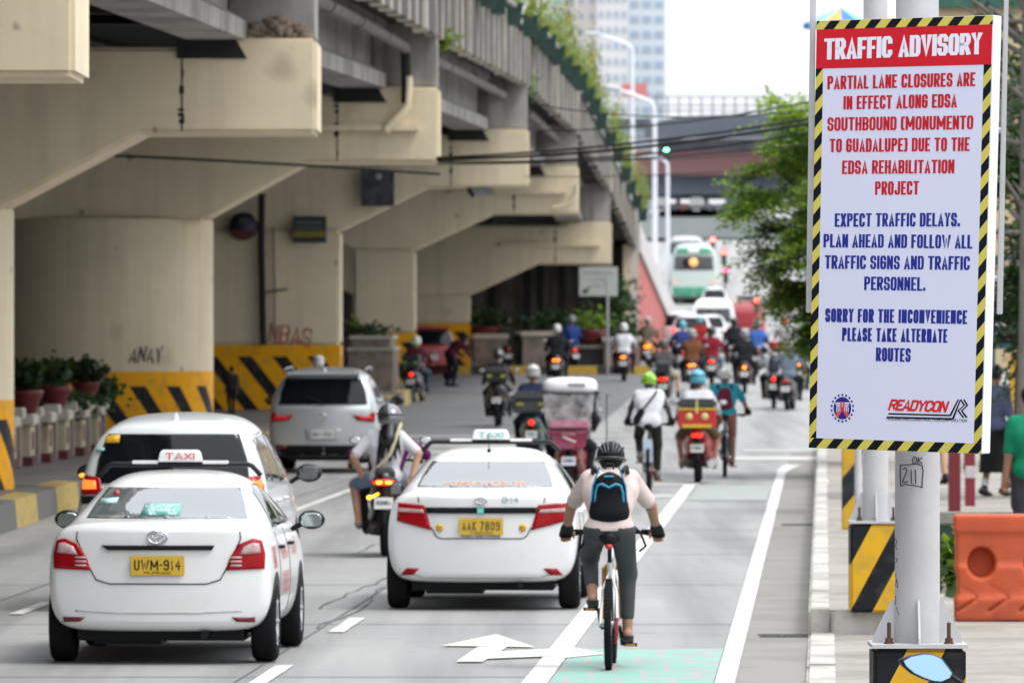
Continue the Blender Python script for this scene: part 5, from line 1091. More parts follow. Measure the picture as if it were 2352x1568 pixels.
# ---- riders and their machines: scooter, rider, perhaps a pillion rider
JEAN = cloth((.20, .29, .42)); DARK = cloth((.02, .021, .026)); NAVY = cloth((.025, .035, .075)); WSHIRT = cloth((.66, .66, .70)); KHAKI = cloth((.30, .24, .16)); CHAR = cloth((.05, .052, .058))
def fitout(shirt, sleeve=1.0, pants=DARK, leg=.95, shoes=BLACK, hel=('half', WHITE), skin=SKIN, **k):
    k.setdefault('girth', 1.14); return dict(shirt=shirt, sleeve=sleeve, pants=pants, leg=leg, shoes=shoes, helmet=hel, skin=skin, **k)
def duo(px, Y, bike, rider, pose=None, pill=None, ppose=None, rz=0.0, h=.022, group=None):
    b = scooter(px=px, Y=Y, rz=rz, h=h, **bike); loc = tuple(b.location)
    person(rider[0], loc, RA+rz, pose or ride(), rider[1], h)
    if pill: person(pill[0], loc, RA+rz, ppose or pillion(), pill[1], h)
    return b
HB = flat((.015, .015, .017), .3, coat=.5); HW = flat((.72, .72, .70), .3, coat=.4); HG = flat((.30, .31, .32), .3, coat=.4); HBL = flat((.10, .42, .55), .3, coat=.4); HR = flat((.5, .03, .03), .3, coat=.4); HGR = flat((.26, .62, .03), .3, coat=.4); HTEAL = flat((.02, .25, .32), .3, coat=.4)
RED_B = flat((.35, .012, .015), .3, coat=.4); BLK_B = flat((.018, .018, .02), .3, coat=.4); GRY_B = flat((.08, .085, .09), .35, coat=.3); GRN_B = flat((.03, .10, .085), .35, coat=.3)
# woman with long hair riding pillion in front of the nearer taxi's lane
b = duo(886, 79.3, dict(label='black scooter with lit brake lights and a glowing left turn signal beside the second taxi', col=BLK_B, bright=True, lit=3.0, signal=-1, hi=.10, wide=.95, light='wide'),
    ('person in a purple shirt steering the scooter, behind a long haired passenger', fitout(cloth((.10, .012, .09)), .5, DARK, hel=('full', HB), skin=SKIN2, girth=1.0)), ride(y=.42, lean=.1, hx=.42, dz=-.05),
    ('passenger with long hair, silver grey helmet, white shirt and denim shorts', fitout(WSHIRT, .42, JEAN, .45, flat((.35, .3, .24), .7), hel=('full', flat((.22, .22, .23), .2, .7), BLACK), skin=SKIN3, longhair=flat((.008, .008, .01), .35), slip=True, girth=.90)),
    dict(pillion(y=-.02, dz=-.03, hands=((-.26, .10, .86), (.29, -.14, .86)), fx=.30, fy=.10, fz=.40), head=(.05, .02, 1.46), tilt=.1), h=.014)
mb = MB(); mb.tube([(.16, -.02, 1.42), (.15, -.13, 1.37), (.06, -.19, 1.1), (-.08, -.16, .95)], [.022]*4, 6); T_ = mb.build('crossbody_strap', flat((.5, .45, .30), .8)); T_.location = b.location; T_.rotation_euler = (0, 0, RA); tag(T_, 'cream bag strap over the right shoulder of the long haired passenger', 'bag strap')
# black scooter with reflective top box
duo(1142, 162, dict(label='black scooter with a black top box carrying yellow reflectors, alone in mid road', col=BLK_B, lit=3.5, wide=1.6, box=(flat((.02, .02, .022), .5), .50, .34, flat((.42, .45, .06), .4)), hi=.12),
    ('rider in black with a silver and black helmet on the scooter with yellow reflectors', fitout(DARK, hel=('full', HB, CHROME))), ride(dz=.03))
duo(949, 187, dict(label='black scooter with a green edged top box passing the left island', col=GRY_B, lit=2.5, light='round', box=(flat((.03, .03, .032), .5), .46, .34, flat((.12, .5, .10), .4)), wide=.95),
    ('rider in a maroon jacket and white helmet with a green mark, beside the left island', fitout(cloth((.09, .016, .03)), hel=('half', HW, HGR), pants=cloth((.07, .08, .12)))), rz=-.12)
duo(1166, 226, dict(label='dark scooter seen just beyond the one with yellow reflectors', col=BLK_B, lit=0.0), ('rider in dark grey with a black helmet just beyond the scooter with yellow reflectors', fitout(cloth((.05, .055, .055)), hel=('full', HB))), rz=.1)
duo(1278, 208, dict(label='black scooter with bright brake light above the white motorcycle canopy', col=BLK_B, bright=True, lit=3.0, wide=1.2, light='wide'), ('rider in a black jacket with a white and black helmet above the white canopy', fitout(DARK, hel=('half', HW))), ride(dz=.03))
duo(1312, 226, dict(label='dark motorbike carrying two people past the stone planters', col=GRY_B, lit=1.2), ('rider in dark blue with a teal helmet near the stone planters', fitout(NAVY, hel=('half', HTEAL))), None,
    ('passenger in a blue jacket, pale jeans and a grey patterned helmet near the stone planters', fitout(cloth((.03, .06, .22)), hel=('half', HG), pants=cloth((.33, .46, .6)))), pillion(dz=.06), rz=.45)
duo(735, 150, dict(label='dark scooter hidden behind the silver crossover', col=BLK_B, lit=0.0), ('rider in black with a white and grey helmet in front of the red graffiti pier', fitout(DARK, hel=('full', HW))), rz=.15)
# grey helmet rider with a large bag, beside the canopy motorcycle
duo(1222, 125.5, dict(label='dark green scooter with a round red light between the second taxi and the canopy motorcycle', col=GRN_B, lit=2.5, light='round', wide=1.15, box=(flat((.045, .048, .052), .6), .62, .36, flat((.28, .27, .05), .5)), hi=.06),
    ('rider in navy with a pale grey helmet behind a wide dark grey box', fitout(NAVY, hel=('half', flat((.5, .5, .47), .35)))), ride(dz=.05, lean=.05))
# motorcycle with plastic canopy and pink box
b = duo(1308, 104, dict(label='red motorcycle with a white rain canopy, clear curtain and pink delivery box', col=flat((.22, .015, .02), .35), bright=True, lit=3.2, wide=1.1, light='wide', hi=.03, platecol=flat((.62, .62, .7), .5)),
    ('rider in dark clothes half hidden under the white motorcycle canopy', fitout(CHAR, hel=('half', HB))), ride(dz=.02, y=.4))
CANV = mat('white_canvas', (.72, .72, .73), .6, var=.35, scale=3, dark=(.5, .48, .46)); 
def ring(w_, z0, n=28):
    return [Vector((w_*math.copysign(abs(math.cos(a))**.45, math.cos(a)), .27+(w_*1.42)*math.copysign(abs(math.sin(a))**.45, math.sin(a)), z0)) for a in [2*PI*i/n for i in range(n)]]
mb = MB(); mb.loft([ring(.37, 1.50), ring(.385, 1.53), ring(.38, 1.60), ring(.36, 1.65), ring(.31, 1.685), ring(.2, 1.70), ring(.04, 1.705)]); cn = mb.build('canopy', CANV, b)
mb = MB(); mb.loft([ring(.37, 1.465), ring(.41, 1.47), ring(.41, 1.495), ring(.37, 1.50)]); mb.build('canopy_rim', flat((.04, .038, .04), .6), cn)
mb = MB(); mb.cbox((.11, -.272, 1.60), (.24, .012, .05)); mb.build('canopy_label', flat((.35, .36, .36), .6), cn, bevel=.02)
mb = MB(); mb.add([(-.52, 0, 1.49), (-.37, -.22, 1.52), (-.37, .7, 1.52), (-.52, .5, 1.47)], [(0, 1, 2, 3)]); mb.add([(.37, -.22, 1.52), (.58, 0, 1.45), (.58, .5, 1.43), (.37, .7, 1.52)], [(0, 1, 2, 3)]); mb.add([(.37, -.2, 1.51), (.43, -.2, 1.38), (.43, .3, 1.38), (.37, .6, 1.5)], [(0, 1, 2, 3)]); mb.build('canopy_flap', flat((.05, .05, .052), .6), cn)
mb = MB()
for s in (-1, 1): mb.tube([(s*.35, -.2, 1.5), (s*.32, -.25, 1.0), (s*.2, -.2, .7)], .014, 6); mb.tube([(s*.36, .7, 1.5), (s*.3, .85, 1.05)], .014, 6)
mb.tube([(.52, .1, 1.46), (.52, .1, .75)], .008, 5); mb.build('canopy_frame', BLACK, b)
CURT = mat('clear_curtain', (.62, .60, .60), .12, var=.9, scale=5.5, dark=(.05, .05, .055), spec=.8); ct = CURT.node_tree; 
tr = ct.nodes.new('ShaderNodeBsdfTransparent'); mxs = ct.nodes.new('ShaderNodeMixShader'); mxs.inputs[0].default_value = .74; ct.links.new(tr.outputs[0], mxs.inputs[1]); ct.links.new(ct.nodes['Principled BSDF'].outputs[0], mxs.inputs[2]); ct.links.new(mxs.outputs[0], ct.nodes['Material Output'].inputs[0])
R_ = []
rr = random.Random(4)
for k in range(9):
    z = 1.48-.078*k; R_.append([Vector((u*.36*(1-.02*k), -.27+rr.uniform(-.02, .02)-.04*math.sin(u*7+k), z)) for u in [-1+2*i/12 for i in range(13)]])
mb = MB(); mb.loft(R_, 0, False, True, False); mb.build('clear_curtain', CURT, cn)
PNK = mat('pink_fabric', (.27, .02, .07), .6, var=.3, scale=6, dark=(.55, .35, .4)); mb = MB(); mb.loft([[Vector((u*w_, -.2+v*.22, z)) for u, v in ((-1, -1), (1, -1), (1, 1), (-1, 1))] for z, w_ in ((.70, .21), (.78, .235), (.96, .265))], 0, True, False); pb = mb.build('delivery_box', PNK, b, bevel=.03)
mb = MB(); mb.box(-.275, .275, -.425, .0, .985, 1.10); mb.build('box_lid', mat('pink_lid', (.46, .13, .22), .6, var=.6, scale=8, dark=(.55, .38, .42)), pb, bevel=.03)
mb = MB(); mb.box(-.275, .275, -.435, -.42, .962, .984); mb.build('box_strap', BLACK, pb); mb = MB(); mb.tube([(-.08, -.415, .88), (.0, -.415, .84), (.1, -.41, .80)], .022, 6); mb.tube([(-.1, -.42, .93), (.09, -.42, .915)], .018, 6); mb.build('box_mark', flat((.6, .5, .45), .6), pb)
# red scooter with red delivery box and blue helmet
b = duo(1602, 113.5, dict(label='red scooter with a red, yellow and black delivery box and chrome exhaust', col=RED_B, lit=2.5, wide=1.15, light='bar', hi=.04, platecol=flat((.6, .62, .6), .5)),
    ('rider in a white shirt, shorts and a sky blue helmet on the red delivery scooter', fitout(WSHIRT, .75, cloth((.12, .09, .06)), .45, flat((.25, .2, .15), .7), hel=('half', HBL), skin=SKIN2)), ride(dz=.06, y=.3, fx=.25, fy=.45, fz=.32), h=.016)
mb = MB(); mb.box(-.29, .29, -.50, -.02, .86, 1.14); bx = mb.build('delivery_box', flat((.48, .02, .015), .5), b, bevel=.02); mb = MB(); mb.box(-.30, .30, -.505, -.01, 1.155, 1.30); mb.build('box_lid', flat((.04, .045, .05), .5), bx, bevel=.04)
mb = MB(); mb.cbox((0, -.505, 1.147), (.585, .015, .03)); mb.cbox((0, -.505, .885), (.45, .015, .05)); mb.build('yellow_band', flat((.60, .42, .03), .5), bx)
mb = MB(); 
for s in (-.12, .12): mb.lathe([(.055, 0), (.055, -.01), (.001, -.01)], (s, -.503, 1.03), 14, 0, 'y')
mb.cbox((0, -.51, 1.18), (.03, .012, .2)); mb.build('box_badge', flat((.62, .55, .2), .5), bx)
mb = MB(); mb.lathe([(.065, -.3), (.07, -.28), (.07, .1), (.04, .3)], (.22, 0, .31), 14, 0, 'y', cap=True); mb.build('exhaust', CHROME, b)
# the crowd farther on
duo(1523, 181, dict(label='black scooter with a red bar light in front of the green helmet cyclist', col=BLK_B, lit=3.0, light='wide', wide=1.1, box=(BLK_B, .34, .3, None)), ('rider in grey with bare legs and a dark helmet ahead of the green helmet cyclist', fitout(cloth((.09, .085, .09)), 1.0, KHAKI, .45, BLACK, hel=('half', flat((.09, .10, .08), .4)), skin=SKIN3)), ride(fx=.36, fy=.5))
duo(1432, 213, dict(label='black motorbike with an orange brake glow near the planters', col=BLK_B, bright=True, lit=3.0, wide=1.15, platecol=PLATE_W), ('rider in a loose white shirt and white helmet near the planters', fitout(WSHIRT, 1.0, cloth((.08, .01, .02)), hel=('half', HW))))
duo(1487, 240, dict(label='orange tailed motorbike with a bright brake light below the red ramp wall', col=flat((.55, .22, .02), .4), bright=True, lit=3.5, wide=1.5, light='wide', platecol=PLATE_W), ('rider in a brown jacket and pale grey helmet below the red ramp wall', fitout(cloth((.17, .12, .10)), hel=('half', flat((.45, .46, .42), .4)), girth=1.15)))
duo(1589, 200, dict(label='motorbike with a yellow red brake light under the brown jacket rider', col=BLK_B, bright=True, lit=3.0, light='wide'), ('rider in a rust brown jacket and silver helmet in the middle of the crowd', fitout(cloth((.17, .065, .03)), hel=('half', HG), girth=1.2)))
duo(1567, 219, dict(label='dark motorbike with a round red light left of the brown jacket rider', col=BLK_B, light='round', lit=2.5), ('rider in a blue jacket and light blue helmet left of the brown jacket rider', fitout(cloth((.04, .06, .22)), hel=('half', HBL))))
duo(1634, 206, dict(label='grey motorbike with a red light right of the brown jacket rider', col=GRY_B, lit=3.0, light='bar', bright=False), ('rider in a red jacket and dark helmet right of the brown jacket rider', fitout(cloth((.22, .015, .03)), pants=cloth((.2, .22, .25)), hel=('half', HB))))
duo(1606, 245, dict(label='distant motorbike in front of the white hatchback', col=RED_B, lit=2.0), ('rider in red with a pale blue helmet in front of the white hatchback', fitout(cloth((.35, .03, .03)), hel=('half', flat((.25, .5, .6), .3)))))
duo(1710, 197, dict(label='dark maroon motorbike with a bright round brake light', col=flat((.05, .01, .015), .3), bright=True, lit=3.5, light='round', wide=1.2), ('rider in a black jacket and dark helmet on the maroon motorbike', fitout(DARK, hel=('half', HG))), ride(dz=.05))
duo(1686, 232, dict(label='black motorbike with a round red light left of the maroon motorbike', col=BLK_B, light='round', lit=3.0), ('rider all in black carrying a square dark bag, left of the maroon motorbike', fitout(DARK, hel=('full', HB))))
b_ = bpy.data.objects
duo(1738, 222, dict(label='dark motorbike under the bright blue jacket rider', col=BLK_B, lit=0.0), ('rider in a bright blue jacket between the maroon motorbike and the white shirt rider', fitout(cloth((.05, .13, .42)), hel=('half', HG), girth=1.1)))
b = duo(1777, 180, dict(label='black scooter with a round red light and white plate at the right of the crowd', col=BLK_B, light='round', lit=3.0, wide=1.1, hi=.02), ('rider in a white shirt and red helmet wearing a dark backpack', fitout(WSHIRT, .5, DARK, hel=('half', HR), skin=SKIN2)), ride(dz=-.02))
backpack('dark grey backpack on the white shirt rider with the red helmet', tuple(b.location), RA, .17, 1.10, CHAR, None, .30, .50, .17)
b = bpy.data.objects; p_ = P(1687, 800, 231.5)
backpack('square dark bag on the back of the all black rider', (X(1686, 232), 232, G(232)), RA, .18, 1.15, DARK, None, .42, .5, .3)
duo(1808, 178, dict(label='grey scooter beside the white shirt rider with the red helmet', col=GRY_B, lit=0.0), ('rider in pale denim with a dark vest right of the white shirt rider', fitout(cloth((.16, .2, .27)), 1.0, DARK, hel=('half', flat((.35, .3, .28), .5)))), rz=-.1)
duo(1832, 190, dict(label='scooter with a wide orange red light at the tree edge', col=flat((.2, .25, .12), .4), bright=True, lit=3.2, light='wide', wide=1.3, hi=.2), ('rider with a dark jacket partly covered by the overhanging tree', fitout(CHAR, hel=('half', HW))))
duo(1803, 240, dict(label='distant scooter under the overhanging tree', col=BLK_B, lit=1.0), ('distant rider with a coral red helmet under the overhanging tree', fitout(cloth((.3, .28, .28)), hel=('half', flat((.6, .10, .07), .35)))))
duo(1850, 236, dict(label='scooter at the far right beside the sign edge', col=GRY_B, lit=1.0), ('distant rider with a white helmet beside the edge of the advisory sign', fitout(CHAR, hel=('half', HW))))
person('person leaning over in a maroon jacket with dark stripes beside the red car', (X(1033, 206), 206, G(206)), RA-1.0, dict(pel=(0, 0, .92), chest=(0, .30, 1.22), head=(0, .48, 1.25), hand=((-.2, .55, .85), (.2, .55, .85)), foot=((-.12, 0, .09), (.12, .05, .09))), fitout(cloth((.07, .012, .025)), hel=None, hair=BLACK), .022)
kid = person('small person in dark clothes standing on the island by the striped pier', (X(533, 158), 158, G(158)+.34), .4, dict(pel=(0, 0, .93), chest=(0, .02, 1.37), head=(0, .06, 1.60), hand=((-.22, .12, .85), (.22, .12, .85)), foot=((-.07, 0, .09), (.07, .05, .09)), elbow=((-.6, -1, 0), (.6, -1, 0)), knee=((-.1, 1, 0), (.1, 1, 0))), fitout(cloth((.03, .025, .03)), .5, DARK, hel=None, hair=BLACK, skin=SKIN2), .03); kid.scale = (.60, .60, .60)

# ---- cyclists
bk, bb, dv = bicycle('white mountain bike with red and orange details ridden in the cycle lane', 1398, 54.0, flat((.68, .68, .68), .35, coat=.4), fork=flat((.42, .19, .03), .35), lightcol=flat((.5, .02, .02), .3))
loc = tuple(bk.location)
ps = bikepose(bb, dv)
person('cyclist in a pale pink shirt, grey trousers and black fingerless gloves with a black helmet', loc, RA, ps,
       dict(shirt=cloth((.70, .575, .545)), sleeve=.40, pants=mat('grey_denim', (.048, .052, .058), .85, var=.4, scale=7, dark=(.022, .024, .028)), leg=.86, shoes=flat((.014, .014, .015), .6), slip=True, helmet=('bike', flat((.02, .02, .022), .3, coat=.15), BLACK), gloves=BLACK, skin=SKIN, hair=flat((.010, .009, .009), .6, spec=.2), hem=-.075, girth=.93), .0095)
backpack('black backpack with blue piping on the cyclist in the pale pink shirt', loc, RA, .235, 1.26, flat((.008, .009, .011), .7, spec=.12), flat((.02, .24, .40), .4), .32, .43, .16)
mb = MB()
hk = [o for o in C.objects if o.name.startswith('backpack') and 'blue piping' in o.get('label', '')][0]
mb = MB(); mb.tube([(-.16, .22, 1.06), (-.21, .24, .98), (-.225, .26, .86), (-.19, .33, .93)], .010, 6); mb.tube([(.16, .22, 1.06), (.225, .22, 1.0), (.265, .24, .90), (.22, .30, .86)], .010, 6); mb.build('loose_strap', BLACK, hk)
bk, bb, dv = bicycle('dark bicycle with a white tag below the saddle under the green helmet cyclist', 1489, 107.5, flat((.05, .06, .03), .4), fender=flat((.45, .55, .7), .4)); loc = tuple(bk.location)
person('cyclist in a white vest with grey sleeves and a bright green helmet', loc, RA, bikepose(bb, dv, chest=(0, .38, 1.42), head=(-.0, .46, 1.60)), dict(shirt=WSHIRT, sleeve=0.1, pants=cloth((.03, .03, .025)), leg=.9, shoes=flat((.12, .11, .10), .7), helmet=('skate', HGR, BLACK), skin=cloth((.10, .09, .10)), gloves=BLACK, hem=-.14), .016)
mb = MB(); T_ = thing('crossbody_bag', 'black bag slung across the back of the green helmet cyclist', 'bag', loc, RA); S = Solid((-.4, -.2, .8), (.3, .6, 1.6), .014); S.cap((-.17, .12, 1.05), (-.1, .10, 1.18), .06, .05, .02); link('bag', S.mesh('bag'), BLACK, T_); mb = MB(); mb.tube([(-.14, .12, 1.14), (-.02, .15, 1.28), (.12, .26, 1.47)], .016, 6); mb.build('strap', BLACK, T_)
bk, bb, dv = bicycle('dark bicycle ridden beside the red delivery scooter', 1664, 117.5, flat((.03, .04, .08), .4)); loc = tuple(bk.location)
person('barelegged cyclist in a turquoise shirt and a white helmet beside the red scooter', loc, RA, dict(bikepose(bb, dv, chest=(0, .38, 1.42), head=(0, .46, 1.59), hx=.36)), dict(shirt=cloth((.03, .30, .40)), sleeve=.48, pants=cloth((.36, .16, .14)), leg=.40, shoes=None, helmet=('skate', HW, BLACK), skin=SKIN2, gloves=BLACK), .016)
backpack('maroon and black backpack on the turquoise shirt cyclist', loc, RA, .19, 1.26, cloth((.13, .02, .045)), None, .30, .42, .15)
# ------------------------------------------------------------------ the traffic advisory sign and the right pavement
YB = lambda n, per=.2, off=0.0, w=.05, ux=1, uz=-.62, uy=0: hazard(n, (.66, .56, .07), (.014, .017, .022), per, ux, uy, uz, wear=w, off=off)
SGN = thing('advisory_sign', 'tall white traffic advisory sign board with red heading and yellow black border', 'sign', P(2070, 1030, 37.7))
QL = [P(1875, 48, 37.88), P(2282, 35, 37.50), P(1857, 1028, 37.88), P(2255, 1042, 37.50)]     # TL TR BL BR of the printed face
BK = Vector((math.sin(.41), math.cos(.41), 0)); NR = -BK
def sf(u, v, d=0.0):                                  # u 0..1 left-right, v 0..1 top-bottom, d in front of the face
    return QL[0]*(1-u)*(1-v)+QL[1]*u*(1-v)+QL[2]*(1-u)*v+QL[3]*u*v+NR*d
VINYL = mat('sign_vinyl', (.64, .66, .82), .38, var=.12, scale=2.2, dark=(.58, .60, .77), spec=.3, bump=.02); SIDE = mat('sign_side', (.72, .73, .77), .45, var=.12, scale=2)
mb = MB(); e = .006
def slab(u0, u1, v0, v1, d0, d1, mi=0): mb.add([sf(u, v, d) for d in (d0, d1) for v in (v0, v1) for u in (u0, u1)], [(0, 1, 3, 2), (4, 5, 7, 6), (0, 1, 5, 4), (2, 3, 7, 6), (0, 2, 6, 4), (1, 3, 7, 5)], mi)
slab(0, 1, 0, 1, -.125, 0); at(mb, 'board', SIDE, SGN, bevel=.004)
mb = MB(); slab(.045, .953, .113, .9765, .0005, .002); at(mb, 'printed_face', VINYL, SGN)
REDV = mat('sign_red', (.60, .010, .022), .35, var=.1, scale=2); mb = MB(); slab(.004, .996, .0215, .1125, .0005, .003); at(mb, 'red_heading', REDV, SGN)
# border stripes as real quads, all leaning the same way
YEL = mat('border_yellow', (.62, .54, .10), .4, var=.15, scale=3); BLK = mat('border_black', (.008, .011, .016), .45, var=.2, scale=6, spec=.12)
Wd, Ht = 407.0, 990.0
def clip(poly, ax, lim, keep_less):
    out = []
    for i in range(len(poly)):
        a, b = poly[i], poly[(i+1) % len(poly)]; ia = (a[ax] <= lim) == keep_less; ib = (b[ax] <= lim) == keep_less
        if ia: out.append(a)
        if ia != ib: t = (lim-a[ax])/(b[ax]-a[ax]); out.append((a[0]+(b[0]-a[0])*t, a[1]+(b[1]-a[1])*t))
    return out
def stripes(x0, x1, y0, y1, per, slope, off):
    my, mk_ = MB(), MB(); k = -60
    while k < 90:
        for half, tgt in ((0, my), (1, mk_)):
            s0 = (k+half*.5)*per+off; s1 = s0+per*.5
            q = [(s0-slope*y0, y0), (s1-slope*y0, y0), (s1-slope*y1, y1), (s0-slope*y1, y1)]
            for ax, lim, less in ((0, x0, False), (0, x1, True)):
                if len(q) > 2: q = clip(q, ax, lim, less)
            if len(q) > 2 and max(p[0] for p in q)-min(p[0] for p in q) > .5: tgt.add([sf(p[0]/Wd, p[1]/Ht, .002) for p in q], [tuple(range(len(q)))])
        k += 1
    return my, mk_
allm = [stripes(1, 406, 1, 21, 47.5, .78, 10), stripes(1, 406, 966.5, 989.5, 47.5, .8, 780+30), stripes(1, 18.5, 111.5, 966, 45, .78, 15), stripes(387.5, 406, 111.5, 966, 45, .78, 0)]
for y_, k_ in allm:
    y_.m = [0]*len(y_.f); y_.add(k_.v, k_.f, 1); at(y_, 'striped_border', [YEL, BLK], SGN)
RT = mat('sign_red_ink', (.52, .008, .02), .4); BT = mat('sign_blue_ink', (.012, .022, .26), .4); WT = mat('sign_white_ink', (.76, .78, .88), .4)
def inv(px, py):                                       # photo pixel -> (u, v) on the sheared board
    u, v = .5, .5
    for _ in range(12):
        xl = 1875+(1857-1875)*v; xr = 2282+(2255-2282)*v; u = (px-xl)/(xr-xl); yt = 48-13*u; yb = 1028+14*u; v = (py-yt)/(yb-yt)
    return u, v
def line(txt, x0, y0, x1, y1, m, H=35, **k):           # base line from (x0, y0) to (x1, y1) in photo pixels, cap height H
    u0, v0 = inv(x0, y0); u1, v1 = inv(x1, y1); mb = MB(); L = (u1-u0)*Wd; 
    text_mesh(mb, txt, H, lambda p, q, o: sf(u0+(u1-u0)*(p/L), v0+(v1-v0)*(p/L)-q/Ht, .0035+o*.8), fit=L, align=0, **k)
    return mb
def put(name, mbs, m):
    for q in mbs: a = at(q, name, m, SGN)
    return a
put('heading_lettering', [line('TRAFFIC ADVISORY', 1893, 138, 2256, 125, WT, 49, t=.215, th=.145, gap=.02)], WT)
red = [('PARTIAL LANE CLOSURES ARE', 1901, 206, 2241, 198), ('IN EFFECT ALONG EDSA', 1938, 252, 2199, 247), ('SOUTHBOUND (MONUMENTO', 1901, 301, 2236, 297), ('TO GUADALUPE) DUE TO THE', 1906, 350, 2228, 347), ('EDSA REHABILITATION', 1935, 400, 2193, 398), ('PROJECT', 2011, 448, 2112, 447)]
put('red_lettering', [line(*r_, RT, 31, t=.185, th=.135, gap=.055) for r_ in red], RT)
blue = [('EXPECT TRAFFIC DELAYS.', 1918, 521, 2206, 520), ('PLAN AHEAD AND FOLLOW ALL', 1892, 568, 2234, 571), ('TRAFFIC SIGNS AND TRAFFIC', 1895, 617, 2228, 620), ('PERSONNEL.', 1986, 666, 2127, 668), ('SORRY FOR THE INCONVENIENCE', 1896, 739, 2222, 744), ('PLEASE TAKE ALTERNATE', 1935, 783, 2177, 787), ('ROUTES', 2013, 829, 2093, 831)]
put('blue_lettering', [line(*r_, BT, 31, t=.185, th=.135, gap=.055) for r_ in blue], BT)
# the two emblems at the foot of the board
def quadpx(mb, pts, d): mb.add([sf(*inv(*p), d) for p in pts], [tuple(range(len(pts)))])
ex, ey = 1936, 937; ax_, ay_ = 27, 33; NB = mat('emblem_navy', (.014, .016, .22), .4); SAL = mat('emblem_red', (.72, .075, .07), .4)
mb = MB()
for k in range(18):
    t0 = 2*PI*k/18; p = []
    for dt, rr in ((-.085, .86), (.085, .86), (.075, 1), (-.075, 1)): p.append((ex+ax_*rr*math.sin(t0+dt), ey-ay_*rr*math.cos(t0+dt)))
    quadpx(mb, p, .0035)
quadpx(mb, [(ex+ax_*.76*math.sin(2*PI*i/32), ey-ay_*.79*math.cos(2*PI*i/32)) for i in range(32)], .0036); at(mb, 'gear_emblem', NB, SGN)
mb = MB()
for y0, y1, hw in ((924, 927, 16.5), (928.5, 930.5, 15), (932, 934, 14)): quadpx(mb, [(ex-hw, y0), (ex+hw, y0), (ex+hw, y1), (ex-hw, y1)], .0040)
for dx in (-14, -10.3, -6.6, 5, 8.7, 12.4): quadpx(mb, [(ex+dx, 935), (ex+dx+1.8, 935), (ex+dx+1.8, 946), (ex+dx, 946)], .0040)
n_o = [(ex+ax_*.82*math.sin(2*PI*i/32), ey-ay_*.84*math.cos(2*PI*i/32)) for i in range(33)]; n_i = [(ex+ax_*.76*math.sin(2*PI*i/32), ey-ay_*.79*math.cos(2*PI*i/32)) for i in range(33)]
for i in range(32): quadpx(mb, [n_o[i], n_o[i+1], n_i[i+1], n_i[i]], .0034)
at(mb, 'emblem_columns', WT, SGN)
mb = MB(); quadpx(mb, [(ex-5.2, 922.5), (ex-1, 922.5), (ex-1, 944), (ex-10, 958), (ex-17.5, 953), (ex-5.2, 942)], .0045); quadpx(mb, [(ex+1, 922.5), (ex+5.2, 922.5), (ex+5.2, 942), (ex+17.5, 953), (ex+10, 958), (ex+1, 944)], .0045); at(mb, 'emblem_road', SAL, SGN)
lg = MB(); q = line('READYCON', 2040, 942, 2174, 947, RT, 26, t=.20, th=.20, gap=-.03, slant=.32); put('company_lettering', [q], mat('company_red', (.62, .02, .02), .4))
put('small_lettering', [line('TRADING AND CONSTRUCTION CORPORATION', 2036, 965, 2222, 969, BT, 6.6, t=.13, th=.13, w=.72, gap=.16)], BLK)
mb = MB()
for pts in (((2043, 948), (2041, 951.5), (2184, 955.5), (2186, 952)), ((2039, 956), (2037, 960), (2188, 963.5), (2190, 959.5)), ((2181, 955), (2186, 955), (2204, 917), (2200.5, 917)), ((2187, 962), (2192, 962), (2209, 917), (2206, 917)),
            ((2213, 917), (2217, 917), (2225, 930), (2221, 931)), ((2221, 930), (2225, 930), (2212, 943), (2208, 943)), ((2208, 943), (2212, 943), (2224, 958), (2219, 959)), ((2206.5, 917), (2209.5, 917), (2218, 930), (2214, 931)), ((2214, 930), (2217, 930), (2204, 943), (2200, 943)), ((2200, 943), (2204, 943), (2216, 958), (2212, 959))):
    quadpx(mb, pts, .0038+.0001*len(mb.f))
at(mb, 'company_mark', BLK, SGN)
# the steel straps either side of the board
GALV = mat('galvanised_steel', (.50, .50, .51), .45, .35, var=.35, scale=5, dark=(.36, .34, .32))
fr = thing('steel_frame', 'pair of galvanised steel bars hanging down behind the edges of the advisory sign', 'frame', P(2080, 715, 38.0))
for nm, a, b, w_, Y in (('bar', (1868, -30), (1859, 718), 16, 37.98), ('bar', (2312, -30), (2296, 722), 14, 37.72)):
    mb = MB(); k = w_/2; mb.prism([(a[0]-k*.8, a[1]), (a[0]+k*.8, a[1]), (b[0]+k, b[1]), (b[0]-k, b[1])], lambda u, v, d: P(u, v, Y+d), 0, .04); at(mb, nm, GALV, fr, bevel=.004)
for y_ in (300, 640): mb = MB(); mb.tube([P(1862, y_, 38.02), P(2299, y_, 37.85)], .018, 6); at(mb, 'cross_bar', GALV, fr)
